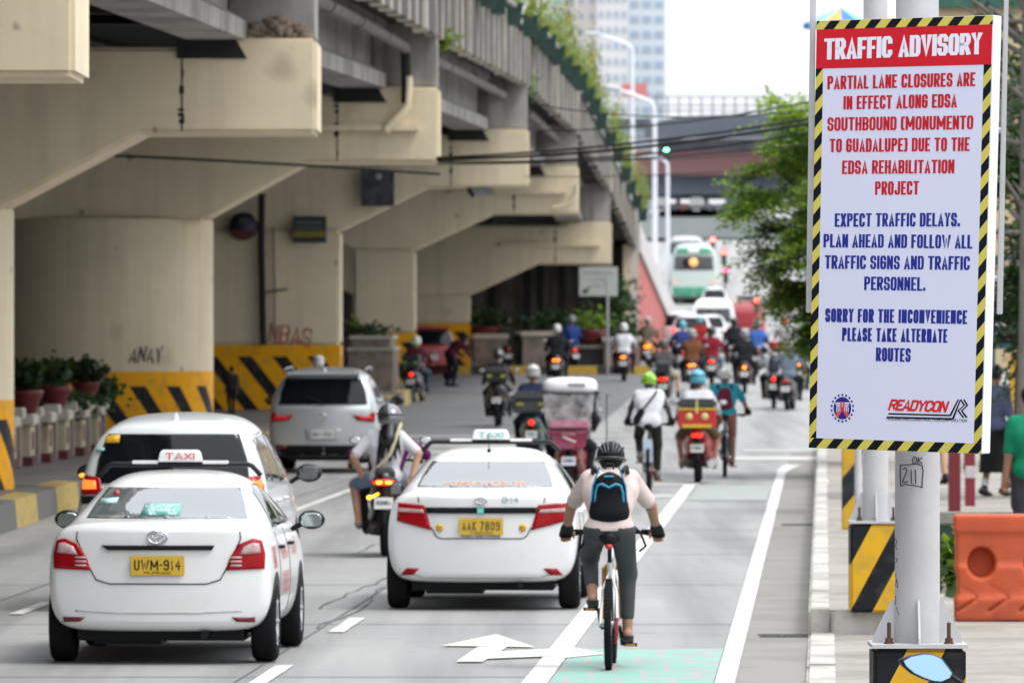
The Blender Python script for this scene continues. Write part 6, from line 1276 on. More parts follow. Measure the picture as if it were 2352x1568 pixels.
# lamp posts on their striped bases
POST = mat('post_paint', (.52, .52, .545), .5, .1, var=.55, scale=2.6, dark=(.40, .39, .37), bump=.04, streak=.12)
BOLT = mat('rusty_bolt', (.10, .06, .04), .7, .4, var=.5, scale=20)
def post(label, px, Y, dia, zt, zb, hgt, blk=(.475, .45), zbase=.03, off=0.0, name='lamp_post'):
    t = thing(name, label, 'lamp post', (X(px, Y), Y, zbase)); z = zt-zbase; r = dia/2
    mb = MB(); mb.tube([(0, 0, z+.012), (0, 0, 2.0), (0, 0, hgt)], [r, r*.985, r*.86], 28); mb.build('shaft', POST, t)
    mb = MB(); mb.box(-r*2.1, r*2.1, -r*2.1, r*2.1, z, z+.02)
    for k in range(4):
        a = k*PI/2; M = Matrix.Rotation(a, 4, 'Z'); mb.add([M @ Vector(v) for v in ((r*.97, -.006, z+.02), (r*2.0, -.006, z+.02), (r*1.95, -.006, z+.05), (r*1.15, -.006, z+.24), (r*.97, -.006, z+.24), (r*.97, .006, z+.02), (r*2.0, .006, z+.02), (r*1.95, .006, z+.05), (r*1.15, .006, z+.24), (r*.97, .006, z+.24))], [(0, 1, 2, 3, 4), (9, 8, 7, 6, 5), (0, 5, 6, 1), (1, 6, 7, 2), (2, 7, 8, 3), (3, 8, 9, 4)])
    mb.build('base_plate', POST, t)
    for k in range(4):
        a = PI/4+k*PI/2; c = Vector((r*1.62*math.cos(a)*1.15, r*1.62*math.sin(a)*1.15, z+.02)); mb = MB(); mb.lathe([(.026, 0), (.026, .008), (.001, .008)], tuple(c), 12); mb.lathe([(.020, .008), (.020, .030), (.001, .03)], tuple(c), 6, smooth=False)
        for q in range(6): mb.lathe([(.009, .03+.013*q), (.0115, .0365+.013*q), (.009, .043+.013*q)], tuple(c), 10)
        mb.lathe([(.009, .108), (.001, .112)], tuple(c), 10); mb.build('bolt', BOLT, t)
    mb = MB(); a, b = blk; mb.box(-a/2, a/2, -b/2, b/2, 0, z-.003); m = hazard('base_stripes', (.64, .36, .02), (.012, .013, .016), .33, .88, 0, -.47, wear=.16, off=off, duty=.52)
    mb.build('striped_base', m, t, bevel=.018)
    return t, z
t, z = post('light grey lamp post in front, marked OK 211, on a black and yellow concrete base', 2107, 38.12, .233, .888, .03, 9.0, (.475, .45), .03, .38)
mb = MB(); INK = flat((.03, .03, .035), .6)
def pen(pts, r=.0026):
    out = []
    for px, py in pts:
        p = P(px, py, 37.99); dx = p.x-t.location.x; dx = max(min(dx, .114), -.114); out.append((dx, -math.sqrt(.1166**2-dx*dx)-.0005, p.z-t.location.z))
    mb.tube(out, r, 5)
for s in ([(2100, 1048), (2096, 1056), (2098, 1064), (2104, 1062), (2106, 1052), (2100, 1048)], [(2110, 1049), (2109, 1064)], [(2119, 1050), (2110, 1057), (2119, 1064)], [(2069, 1068), (2086, 1067), (2108, 1065), (2119, 1069), (2121, 1082), (2119, 1100), (2118, 1118)], [(2069, 1068), (2069, 1096), (2070, 1117)], [(2070, 1117), (2078, 1112), (2098, 1114), (2120, 1119)],
          [(2074, 1078), (2080, 1074), (2084, 1080), (2079, 1094), (2073, 1108), (2078, 1107), (2086, 1106)], [(2093, 1079), (2094, 1110)], [(2103, 1078), (2104, 1110)]): pen(s)
for s in ([(2058, 1238), (2062, 1246), (2057, 1252), (2061, 1262)], [(2058, 1282), (2063, 1285), (2058, 1294)], [(2060, 1318), (2060, 1326)], [(2062, 1330), (2058, 1345), (2064, 1350), (2062, 1330)], [(2058, 1368), (2058, 1390)], [(2061, 1395), (2066, 1412)]): pen(s, .002)
mb.build('pen_marks', INK, t)
t2, z2 = post('light grey lamp post behind the front one, on its own black and yellow concrete base', 2011, 59.5, .207, .92, .2, 9.5, (.42, .42), .21, .1)
mb = MB(); mb.box(-.073, .073, -.073, .073, 0, 2.3); o = solo(mb, 'striped_post', hazard('post_stripes', (.55, .33, .03), (.02, .024, .03), .52, .9, 0, -.75, wear=.15, off=.45), 'slim square post with black and yellow slanting stripes beside the far lamp post', 'post', bevel=.01); o.location = (X(1949, 82), 82, .21)
mb = MB(); mb.tube([(0, 0, 0), (0, 0, 2.6)], .04, 10); o = solo(mb, 'pipe_post', POST, 'thin grey pipe next to the slim striped post', 'post'); o.location = (X(1971, 80), 80, .21)
# orange plastic barrier
ORG = mat('barrier_plastic', (.53, .098, .038), .6, var=.55, scale=3.5, dark=(.30, .075, .05), spec=.2, bump=.08, streak=.12); 
S = Solid((-.1, -.45, -.1), (1.5, .45, 1.05), .016)
for x0, x1, y0, y1, z0, z1, k in ((.03, 1.32, -.20, .20, .06, .24, .03), (.05, 1.30, -.17, .17, .2, .48, .05), (.035, 1.31, -.135, .135, .42, .76, .04), (.02, 1.32, -.15, .15, .72, .86, .03)):
    # rounded box by hand
    g = [S.o[i]+S.h*np.arange(S.n[i]) for i in range(3)]; GX = np.stack(np.meshgrid(*g, indexing='ij'), -1); c = np.array([(x0+x1)/2, (y0+y1)/2, (z0+z1)/2]); hb_ = np.array([(x1-x0)/2, (y1-y0)/2, (z1-z0)/2])-.03
    q = np.abs(GX-c)-hb_; S._mix((slice(None),)*3, (np.linalg.norm(np.maximum(q, 0), axis=-1)+np.minimum(q.max(-1), 0)-.03).astype(np.float32), k)
for xx in (.25, .72, 1.1):
    dd = np.maximum(np.sqrt((GX[..., 0]-xx)**2+(GX[..., 2]-.50)**2)-(.125-.03*np.clip((GX[..., 1]+.17)/.2, 0, 1)), GX[..., 1]-.03); S.d = np.maximum(S.d, -dd.astype(np.float32))
for xx in (.35, .95): dd = np.sqrt((GX[..., 0]-xx)**2/1.6+(GX[..., 2]-.98)**2)-.10; S.d = np.maximum(S.d, -dd.astype(np.float32))
for xx in (.02, .28, .54, .80, 1.06): 
    for sg in (1, -1):
        dd = np.maximum(np.abs((GX[..., 2]-.24)*1.0-sg*(-.55)*(GX[..., 0]-xx-.2)-.0)-.012, np.abs(GX[..., 0]-xx-.11)-.09); dd = np.maximum(dd, GX[..., 1]+.165); dd = np.maximum(dd, np.where(sg*(GX[..., 2]-.24) < 0, .1, -1)); S.d = np.maximum(S.d, -dd.astype(np.float32)*.8)
for xx in (.5, 1.05): dd = np.maximum(np.abs(GX[..., 0]-xx)-.07, GX[..., 2]-.07); S.d = np.maximum(S.d, -dd.astype(np.float32))
bd = tag(link('plastic_barrier', S.mesh('barrier'), ORG), 'faded orange water filled barrier with round holes and moulded chevrons', 'barrier'); bd.location = (X(2184, 62), 62, .03-.07); bd.rotation_euler = (0, 0, -.03); bd.scale = (1, 1, 1.12)
# low green wall with a coping behind the barrier, and its plants
lw = thing('low_wall', 'low dark green wall with grey coping behind the orange barrier', 'wall', (X(2030, 72), 72, .21)); mb = MB(); mb.box(0, 2.2, 0, .25, 0, .33); mb.build('wall', flat((.012, .05, .035), .6), lw); mb = MB(); mb.box(-.05, 2.25, -.04, .3, .333, .46); mb.build('coping', mat('coping', (.22, .22, .19), .9, var=.7, scale=3), lw, bevel=.02)
bush('spiky green weed growing between the front lamp post and the orange barrier', (X(2182, 64), 64, .2), (.14, .12, .22), 130, 21, LEAF_T, .12)
# people on the far pavement
def stand(fx=.1, lean=0.0, arm=.12, h=1.0): return dict(pel=(0, 0, .93*h), chest=(0, .02+lean, 1.37*h), head=(0, .06+lean, 1.60*h), hand=((-.27, .04, .78*h), (.27, .04, .78*h)), foot=((-fx, -.08, .09), (fx, .1, .09)), elbow=((-.6, -1, 0), (.6, -1, 0)), knee=((-.1, 1, 0), (.1, 1, 0)))
person('pedestrian in a long black skirt, white socks and black shoes right of the sign', (X(2283, 97), 97, .21), -.6, stand(), dict(shirt=cloth((.12, .14, .24)), sleeve=.5, pants=cloth((.018, .018, .02)), leg=.8, skirt=.22, shoes=flat((.012, .012, .013), .4), socks=WSHIRT, hair=flat((.012, .011, .011), .5), skin=SKIN), .016)
person('pedestrian in a green shirt cut by the right edge of the picture', (X(2372, 69), 69, .21), .35, stand(), dict(shirt=cloth((.01, .19, .10)), sleeve=.45, pants=cloth((.05, .05, .06)), leg=.95, shoes=BLACK, hair=BLACK, skin=SKIN2, girth=1.25), .016)
person('pedestrian in dark shorts with bare legs behind the front lamp post', (X(2182, 104), 104, .21), .3, stand(), dict(shirt=cloth((.06, .05, .06)), sleeve=.5, pants=cloth((.02, .02, .022)), leg=.5, shoes=BLACK, hair=BLACK, skin=SKIN3), .018)
person('pedestrian in maroon trousers standing behind the sign pole', (X(2203, 112), 112, .21), -.3, stand(), dict(shirt=cloth((.05, .012, .02)), sleeve=.5, pants=cloth((.10, .008, .014)), leg=.95, shoes=BLACK, hair=BLACK, skin=SKIN2), .018)
mb = MB(); mb.box(-.06, .06, -.06, .06, 0, 1.5); mb.box(-.06, .06, -.065, -.05, .35, .5, 1); mb.box(-.06, .06, -.065, -.05, .8, .95, 1); o = solo(mb, 'red_post', [flat((.20, .010, .02), .5), flat((.5, .45, .45), .5)], 'red and white guard post behind the pavement people', 'post'); o.location = (X(2228, 92), 92, .21)
mb = MB(); mb.box(-.07, .07, -.07, .07, 0, 1.5); o = solo(mb, 'red_post', flat((.15, .008, .015), .5), 'plain dark red guard post close behind the front lamp post', 'post'); o.location = (X(2192, 88), 88, .21)
# dark umbrella / bag at the right edge
t = thing('umbrella', 'folded dark grey umbrella canopy at the right edge above the barrier', 'umbrella', (X(2360, 74), 74, .21)); S = Solid((-.4, -.4, 0), (.4, .4, 1.6), .02); S.cap((.08, 0, 1.42), (0, 0, .75), .05, .17, .05); S.cap((0, 0, .75), (-.02, 0, .5), .17, .15, .05); link('canopy', S.mesh('umbrella'), cloth((.075, .078, .09)), t); mb = MB(); mb.tube([(.08, 0, 1.4), (.1, 0, 1.55)], .015, 6); mb.tube([(0, 0, .55), (0, 0, 0)], .014, 6); mb.build('handle', BLACK, t)
# yellow notice stand
t = thing('notice_stand', 'yellow notice stand with white lettered panels at the right edge', 'notice stand', (X(2350, 118), 118, .21)); mb = MB(); mb.box(-.22, .5, 0, .05, .3, 1.72); mb.box(-.2, -.14, .0, .05, 0, .3); mb.box(.4, .46, 0, .05, 0, .3); mb.build('frame', flat((.60, .33, .02), .5), t, bevel=.01)
for z0, s in ((1.33, 'PLS'), (.95, 'OPEN')):
    mb = MB(); mb.box(-.12, .42, -.012, -.001, z0, z0+.27); pn = mb.build('panel', flat((.6, .6, .58), .5), t); mb = MB(); text_mesh(mb, s, .15, lambda a, b, o: (a, -.014-o, z0+.06+b), fit=.48, align=.0); mb.v = [(v[0]-.10, v[1], v[2]) for v in mb.v]; mb.build('lettering', BLACK, pn)
# teal roof rack with a sack
t = thing('stall_frame', 'dark teal metal stall frame with shelves at the right edge', 'stall', (X(2330, 128), 128, .21)); TEAL = flat((.015, .075, .085), .5); mb = MB()
for z_ in (1.78, 2.05, 2.32, 3.3): mb.box(-.4, 1.6, 0, .08, z_, z_+.09)
for x_ in (-.4, .06, .75): mb.box(x_, x_+.07, .0, .08, 0 if x_ != .06 else 1.8, 3.4 if x_ != .06 else 2.3)
mb.build('frame', TEAL, t); mb = MB(); mb.box(-.4, 1.6, .1, .7, 2.06, 2.10); mb.box(-.4, 1.6, .1, .12, 1.85, 2.05); mb.build('shelf', BLACK, t)
S = Solid((-.5, -.3, 2.0), (.4, .7, 3.2), .03); S.cap((-.3, .3, 2.65), (-.05, .3, 2.62), .16, .17, .1); o = link('sack', S.mesh('sack'), flat((.55, .52, .46), .8), None); o.location = t.location; tag(o, 'white sack lying on top of the teal stall frame', 'sack')
S = Solid((-.6, -.3, 1.9), (.8, .7, 3.2), .03); S.cap((-.25, .25, 2.38), (.3, .3, 2.33), .16, .17, .1); o = link('bundle', S.mesh('bundle'), cloth((.02, .05, .055)), None); o.location = t.location; tag(o, 'dark bundle on the shelf of the teal stall frame', 'bundle')
S = Solid((-.6, -.3, 1.9), (.8, .7, 3.2), .03); S.cap((.1, .2, 2.5), (.25, .2, 2.25), .05, .08, .06); S.cap((-.3, .1, 2.17), (-.05, .1, 2.2), .05, .06, .06); o = link('cloth', S.mesh('clothpile'), WSHIRT, None); o.location = t.location; tag(o, 'crumpled white cloth hanging over the teal stall shelf', 'cloth')
# the mirror of a motorcycle parked just below the frame
t = thing('parked_scooter', 'rear view mirror and top of a parked scooter at the bottom right corner', 'scooter', (X(2400, 30), 29.4, 0), .25)
t.location = (X(2400, 30), 29.3, 0)
c = P(2131, 1527, 30)-t.location; ci_, si_ = math.cos(-.25), math.sin(-.25); c = Vector((c.x*ci_-c.y*si_, c.x*si_+c.y*ci_, c.z))
def oval(k, dy):
    o = [(-65, -12), (-45, -22), (-10, -28), (15, -26), (35, -16), (52, 8), (60, 20), (52, 32), (30, 40), (8, 38), (-15, 30), (-40, 18), (-60, 0)]
    return [c+Vector((a*k/17000*30, dy-.32*b*k/17000*30, -b*k/17000*30)) for a, b in o]
mb = MB(); mb.loft([oval(.8, .04), oval(1.0, .03), oval(1.0, -.006), oval(.93, -.010)]); e_ = c+Vector((.11, .02, -.05)); mb.tube([e_, e_+Vector((.1, .02, -.06)), e_+Vector((.30, .04, -.15)), e_+Vector((.36, .02, -.28))], [.010, .010, .011, .012], 8); mr = mb.build('mirror', PLASTIC, t)
mb = MB(); mb.add(oval(.90, -.0125), [tuple(range(13))]); mb.build('mirror_glass', mat('blue_mirror', (.26, .40, .56), .02, 1), mr)
hz_ = e_+Vector((.36, .02, -.28)); mb = MB(); mb.tube([hz_+Vector((-.1, -.06, -.02)), hz_, hz_+Vector((.3, .06, .02)), hz_+Vector((.6, 0, 0)), hz_+Vector((.7, -.06, -.02))], .018, 8); mb.build('handlebar', BLACK, t)
S = Solid((-.7, -1.2, 0), (1.2, 1.2, 1.3), .03); q = hz_+Vector((.3, 0, 0)); S.cap((q.x, q.y, .95), (q.x, q.y+.05, .5), .14, .17, .05); S.cap((q.x, q.y-.1, .35), (q.x, q.y-.6, .4), .14, .16, .1); S.cap((q.x, q.y-.5, .65), (q.x, q.y-1.0, .72), .14, .1, .1); link('body', S.mesh('parked_body'), BLK_B, t)
for dy in (.28, -.95): mb = MB(); mb.lathe([(.16, -.04), (.25, -.05), (.275, 0), (.25, .05), (.16, .04)], (q.x, q.y+dy, .275), 20, 0, 'x'); mb.build('wheel', RUBBER, t)
# ------------------------------------------------------------------ planters under the flyover
STONE = mat('stone_cladding', (.26, .215, .175), .9, var=.8, scale=4, dark=(.12, .08, .07), bump=.3); COPE = mat('cream_coping', (.52, .48, .40), .8, var=.4, scale=2); MAROON = flat((.10, .018, .02), .7, var=.4)
t = thing('planter_wall', 'stone planter wall with cream balusters and maroon plinths on the island', 'planter', (RX(-11.8, 110), 110, G(110)+.34))
mb = MB(); mb.box(-1.8, -.12, -10.5, 12.8, 0, .62); mb.build('bed', STONE, t)
r = random.Random(8); y = -10.4; k = 0; CPAN = [mat('cream_panel', (.46, .40, .28), .85, var=.6, scale=4, dark=(.2, .1, .1)), MAROON]
while y < 12.0:
    x = (TA*y)*1.0; mbs = {k_: MB() for k_ in 'abcde'}
    mbs['a'].box(x-.12, x+.02, y, y+1.15, .14, .56 if k % 2 else .60); mbs['b'].box(x-.14, x+.06, y-.06, y+1.2, 0, .137); mbs['a'].box(x+.021, x+.03, y+.35, y+.75, .24, .50, 1)
    mbs['c'].box(x-.13, x+.05, y+1.45, y+2.0, 0, .70); mbs['d'].box(x-.16, x+.10, y+1.38, y+2.08, .703, .87+r.uniform(-.02, .02)); mbs['e'].box(x-.16, x+.08, y-.1, y+1.25, .605, .76); y += 2.55; k += 1
    mbs['a'].build('panel', CPAN, t); mbs['b'].build('plinth', MAROON, t); mbs['c'].build('baluster', STONE, t, bevel=.02); mbs['d'].build('post_cap', COPE, t, bevel=.02); mbs['e'].build('coping', COPE, t, bevel=.02)
POT = flat((.13, .014, .016), .5, var=.3)
_pot = MB(); _pot.lathe([(.02, 0), (.20, 0), (.23, .05), (.40, .5), (.44, .58), (.44, .66), (.40, .66), (.39, .58), (.02, .56)], (0, 0, 0), 24); potme = _pot.mesh('pot')
def pot(label, c, s, seed, ps=1.0, n=420):
    o = link('plant_pot', potme, POT); o.location = c; o.scale = (s, s, s); tag(o, label, 'plant pot')
    bush(label.replace('pot', 'pot plant').replace('red', 'green', 1) if False else 'leafy plant in the %s' % label, (c[0], c[1], c[2]+.68*s), (.32*ps*s, .36*ps*s, .25*ps*s), n, seed, LEAF_D, .12, 'plant', 'pot_plant')
for px, y_, s, lab in ((58, 111, .62, 'red pot nearest the left edge on the island planter'), (125, 115, .60, 'middle red pot on the island planter'), (198, 119, .52, 'red pot farthest back on the island planter, against the pier')):
    zz = HC+(HY-(958 if px < 100 else (945 if px < 180 else 925)))/F*y_; pot(lab, (X(px, y_), y_, zz), s, int(px), 1.2, 420)
bush('dark green shrubs filling the island planter bed between the red pots', (X(110, 117), 117, 1.05), (1.0, 1.0, .16), 340, 77, LEAF_D, .12)
bush('dark shrub at the end of the island planter beside the striped pier', (X(228, 121), 121, 1.15), (.35, .35, .2), 260, 78, LEAF_D, .1)
t = thing('stone_planter', 'stepped stone planter with cream coping beside the red graffiti pier', 'planter', (X(852, 184), 184, G(184)+.34)); mb = MB(); mb.box(-.55, .55, 0, 9, 0, 1.0); mb.box(-.50, .48, .3, 9, 1.08, 1.28); mb.build('wall', STONE, t); mb = MB(); mb.box(-.62, .60, -.06, 9.05, 1.003, 1.077); mb.box(-.56, .54, .22, 9.05, 1.283, 1.37); mb.build('coping', COPE, t, bevel=.02)
bush('low green plants on the stepped stone planter', (X(848, 186), 186, G(186)+1.65), (.55, .8, .16), 320, 31, LEAF_D, .09); bush('bright leafed weed at the edge of the stepped stone planter', (X(812, 186), 186, G(186)+1.75), (.12, .2, .2), 60, 32, LEAF_B, .08)
t = thing('long_planter', 'long stone planter with cream piers and coping under the flyover end', 'planter', (RX(-8, 226), 226, G(224)+.24)); zt_ = lambda py: HC+(HY-py)/F*226-t.location.z
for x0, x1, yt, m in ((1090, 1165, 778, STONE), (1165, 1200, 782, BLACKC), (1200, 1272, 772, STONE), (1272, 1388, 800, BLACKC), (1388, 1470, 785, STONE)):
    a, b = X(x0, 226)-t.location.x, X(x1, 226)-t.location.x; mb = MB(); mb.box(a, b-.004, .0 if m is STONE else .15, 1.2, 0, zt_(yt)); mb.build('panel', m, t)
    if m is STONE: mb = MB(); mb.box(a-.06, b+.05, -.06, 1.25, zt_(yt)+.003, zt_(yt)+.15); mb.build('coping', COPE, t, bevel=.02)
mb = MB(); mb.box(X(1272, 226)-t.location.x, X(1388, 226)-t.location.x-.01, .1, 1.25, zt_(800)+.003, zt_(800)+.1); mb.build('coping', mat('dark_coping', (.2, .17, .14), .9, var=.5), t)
_bowl = MB(); _bowl.lathe([(.02, 0), (.25, 0), (.42, .12), (.56, .36), (.60, .50), (.60, .55), (.55, .55), (.5, .45), (.02, .44)], (0, 0, 0), 26); bowlme = _bowl.mesh('bowl')
for px, top, lab, sd in ((1116, 750, 'red planter bowl beside the last striped pier', 51), (1267, 755, 'red planter bowl in the middle of the long stone planter', 52), (1354, 756, 'red planter bowl next to the white road sign post', 53)):
    zb_ = HC+(HY-(top+36))/F*226.5; o = link('planter_bowl', bowlme, POT); o.location = (X(px, 226.5), 226.6, zb_); o.scale = (.86, .86, .86); tag(o, lab, 'planter bowl')
    bush('green plant in the %s' % lab, (X(px, 226.5), 226.6, zb_+.42), (.75, .6, .30), 380, sd, LEAF_D if sd < 53 else LEAF_T, .12, 'plant', 'bowl_plant')
bush('dark leafy shrub behind the white road sign post', (X(1415, 232), 232, G(226)+1.5), (.6, 1.0, .65), 600, 61, LEAF_D, .15); bush('green bush at the foot of the red ramp wall', (X(1440, 240), 240, G(240)+.7), (.45, .8, .5), 320, 62, LEAF_D, .14)
# ---- signs under the flyover
t = thing('road_sign', 'white rectangular road sign on a thin grey post before the long planter', 'sign', (X(1395, 221), 221, G(221))); zz = lambda py: HC+(HY-py)/F*221-t.location.z
mb = MB(); mb.tube([(0, .04, 0), (0, .04, zz(640))], .05, 8); mb.build('post', STEEL, t); a, b = X(1330, 221)-t.location.x, X(1419, 221)-t.location.x; mb = MB(); mb.box(a, b, 0, .03, zz(680), zz(613)); sb = mb.build('panel', flat((.46, .47, .44), .5), t, bevel=.01)
mb = MB(); GI = flat((.30, .31, .30), .6)
for s, py, w_ in (('MOTORCYCLE', 631, .9), ('LANE', 646, .5), ('ONLY', 660, .42)): text_mesh(mb, s, .12, lambda u, v, o: ((a+b)/2+u, -.004-o, zz(py)+v), fit=w_)
mb.build('lettering', GI, sb); mb = MB(); c_ = Vector((X(1345, 221)-t.location.x, -.006, zz(668))); mb.add([c_+Vector(v) for v in ((-.09, 0, -.08), (.06, 0, -.06), (-.07, 0, .08))], [(0, 1, 2)]); mb.add([c_+Vector(v) for v in ((-.02, -.001, -.02), (.02, -.001, -.05), (.13, -.001, .1), (.09, -.001, .13))], [(0, 1, 2, 3)]); mb.build('arrow', BLACK, sb)
Y_ = 162.2; q = P(560, 520, Y_); t = thing('round_sign', 'round dark blue and red sign on the graffiti pier', 'sign', q); mb = MB(); mb.lathe([(.31, 0), (.31, -.03), (.001, -.03)], (0, 0, 0), 28, 0, 'y'); mb.build('disc', flat((.018, .022, .05), .5), t)
mb = MB(); mb.add([(.29*math.cos(a_), -.034, .29*math.sin(a_)) for a_ in [PI*1.10+PI*.80*i/14 for i in range(15)]], [tuple(range(15))]); mb.build('red_segment', flat((.11, .008, .014), .5), t); mb = MB(); mb.add([(.10*math.cos(a_), -.035, .12+.07*math.sin(a_)) for a_ in [2*PI*i/14 for i in range(14)]], [tuple(range(14))]); mb.build('badge', flat((.06, .06, .03), .5), t)
q = P(711, 527, Y_); t = thing('wall_sign', 'dark green rectangular sign with a yellow band on the graffiti pier', 'sign', q); mb = MB(); mb.box(-.37, .37, -.03, 0, -.29, .29); mb.build('panel', flat((.022, .032, .028), .5), t); mb = MB(); mb.box(-.35, .35, -.035, -.031, -.17, -.03); mb.build('yellow_band', flat((.22, .17, .02), .5), t); mb = MB(); mb.box(-.30, .28, -.036, -.031, .12, .18); mb.box(-.28, .3, -.036, -.031, .02, .06); mb.build('lettering', flat((.10, .11, .11), .5), t)
q = P(866, 432, 162.2); t = thing('dark_panel', 'dark weathered panel with a pale patch fixed under the second cap', 'panel', q); mb = MB(); mb.box(-.35, .38, -.04, 0, -.40, .38); mb.build('board', mat('old_poster', (.025, .028, .036), .6, var=.8, scale=4, dark=(.12, .12, .13)), t); mb = MB(); mb.sphere((.02, -.05, .26), (.09, .02, .08), 10, 6); mb.build('pale_patch', flat((.3, .31, .32), .5), t)
q = P(1103, 420, 163.2); t = thing('lamp_box', 'grey metal service box under the flyover beam', 'box', q); mb = MB(); mb.box(-.28, .28, -.5, 0, -.26, .26); mb.build('casing', mat('service_box', (.16, .17, .19), .5, .3, var=.8, scale=5, dark=(.4, .41, .42)), t, bevel=.02); mb = MB(); mb.tube([(-.22, -.52, .3), (-.26, -.55, -.1), (-.15, -.55, -.32)], .05, 6); mb.tube([(-.28, -.5, .27), (.4, -.5, .30)], .03, 6); mb.build('cable', BLACK, t)
# ---- the big tree behind the sign
def tree(label, base, H, crown, n, seed, size, mats, lean=(0, 0), trunk=.22, clumps=46, bare=False):
    t = thing('tree', label, 'tree', base); r = random.Random(seed); mb = MB(); top = Vector((lean[0], lean[1], H*.55)); BARK = mat('bark', (.11, .09, .07), .95, var=.7, scale=4, bump=.4)
    mb.tube([(0, 0, -.2), (lean[0]*.3, lean[1]*.3, H*.22), tuple(top)], [trunk, trunk*.8, trunk*.55], 10); cen = []
    for k in range(clumps):
        for _ in range(30):
            q = Vector((r.uniform(-1, 1), r.uniform(-1, 1), r.uniform(-1, 1)))
            if .35 < q.length < 1: break
        c = Vector((q.x*crown[0]*min(1, .62+.38*(q.z+1))+crown[3], q.y*crown[1]+crown[4], q.z*crown[2]+crown[5])); cen.append(c); m = top.lerp(c, .5)+Vector((r.uniform(-.2, .2), r.uniform(-.2, .2), .25)); s0 = top.lerp(Vector((0, 0, H*.25)), r.random()*.5)
        mb.tube([s0, m, c], [trunk*.28, trunk*.15, trunk*.05], 6)
    mb.build('trunk', BARK, t); lf = MB(); per = n//clumps
    for c in cen:
        d0 = Vector((c.x-crown[3], (c.y-crown[4]), (c.z-crown[5])*.25)).normalized(); sc = r.uniform(.55, 1.1); mi = r.choice((0, 0, 1, 2, 2))
        for b in range(9):                      # feathery sprays: leaflets on arching twigs
            d = (d0+Vector((r.gauss(0, .55), r.gauss(0, .55), r.gauss(0, .30)))).normalized(); L = sc*r.uniform(.5, 1.15)*crown[6]; side = d.cross(Vector((0, 0, 1))).normalized()
            for j in range(per//9):
                u = r.random(); p = c+d*L*u+Vector((0, 0, -.28*L*u*u+r.gauss(0, .03)*crown[6]))+side*r.gauss(0, .12+.10*(1-u))*crown[6]; a = (d*.6+side*r.choice((-1, 1))*r.uniform(.4, 1)+Vector((0, 0, r.gauss(0, .25)))).normalized()*size*r.uniform(.6, 1.3); e = a.cross(Vector((r.gauss(0, .4), r.gauss(0, .4), 1))).normalized()*size*.26
                m2 = 1 if (u > .72 and r.random() < .6) else (mi if r.random() < .8 else r.randrange(3)); lf.add([p, p+a*.5+e, p+a, p+a*.5-e], [(0, 1, 2, 3)], m2)
    lf.build('crown', mats, t); return t
tree('feathery bright green tree overhanging the road left of the advisory sign', (X(2010, 118), 118, .2), 6.0, (1.45, 2.2, 2.0, -.42, 0, 3.75, 1.0), 95000, 5, .10, LEAF_T, (-.3, 0), .2, 130)
mb = MB()
tree('dark leafed tree partly hidden behind the right edge of the advisory sign', (X(2345, 96), 96, .2), 7.0, (.62, 1.6, 2.1, .22, 0, 3.9, .8), 26000, 9, .11, LEAF_D, (.1, 0), .14, 60)
# bare branches at the top right
t = thing('bare_tree', 'grey bare branched tree at the upper right corner', 'tree', (X(2345, 84), 84, .2)); mb = MB(); r = random.Random(6); tr0 = Vector((.05, 0, 5.0))
mb.tube([(0, 0, -.1), (.05, 0, 2.5), tr0, (.1, 0, 7)], [.08, .07, .06, .05], 10)
for k in range(34):
    s0 = Vector((.05, 0, r.uniform(3.2, 6.8))); d = Vector((r.uniform(-1.0, .5), r.uniform(-.5, .5), r.uniform(-.2, .9))); mb.tube([s0, s0+d*.6+Vector((0, 0, .1)), s0+d*1.2+Vector((r.uniform(-.2, .2), 0, r.uniform(-.3, .2)))], [.035, .022, .006], 6)
mb.build('trunk', mat('grey_bark', (.17, .155, .14), .95, var=.7, scale=4), t)
mb = leaves(500, lambda r: (r.gauss(-.1, .5), r.gauss(0, .5), r.uniform(3.2, 6.6)), .09, 66); mb.build('crown', LEAF_D, t)
# shop front and canopy behind the top of the sign
t = thing('building', 'yellowish building with a dark green roof edge behind the top right of the sign', 'building', (X(2290, 240), 240, .5)); a, b = X(2155, 240)-t.location.x, X(2420, 240)-t.location.x; zz = lambda py: HC+(HY-py)/F*240-t.location.z
mb = MB(); mb.box(a, b, 0, 6, 0, zz(18)); mb.build('wall', mat('yellow_wall', (.50, .40, .24), .8, var=.5, scale=.6), t); mb = MB(); mb.box(a-.1, b, -.25, 6.2, zz(16), zz(-20)); mb.box(a-.1, b, -.3, -.26, zz(18), zz(10)); mb.build('roof', flat((.02, .10, .07), .5), t)
for k in range(4): mb = MB(); mb.box(a+.4+k*.8, a+.9+k*.8, -.03, -.002, zz(330), zz(210)); mb.build('window', GLASS, t)
t = thing('market_umbrella', 'blue, teal and orange market umbrella behind the top left corner of the sign', 'umbrella', (X(1930, 150), 150, .3)); zz = lambda py: HC+(HY-py)/F*150-t.location.z; mb = MB(); n = 12
for k in range(n):
    a0, a1 = 2*PI*k/n, 2*PI*(k+1)/n; mb.add([(0, 0, zz(18)), (.75*math.cos(a0), .75*math.sin(a0), zz(55)), (.75*math.cos(a1), .75*math.sin(a1), zz(55))], [(0, 1, 2)], k % 3); mb.add([(.75*math.cos(a0), .75*math.sin(a0), zz(55)), (.75*math.cos(a1), .75*math.sin(a1), zz(55)), (.75*math.cos(a1), .75*math.sin(a1), zz(66)), (.75*math.cos(a0), .75*math.sin(a0), zz(66))], [(0, 1, 2, 3)], k % 3)
mb.build('canopy', [flat((.03, .16, .6), .6), flat((.2, .5, .48), .6), flat((.55, .32, .08), .6)], t); mb = MB(); mb.tube([(0, 0, 0), (0, 0, zz(20))], .03, 8); mb.build('pole', STEEL, t)
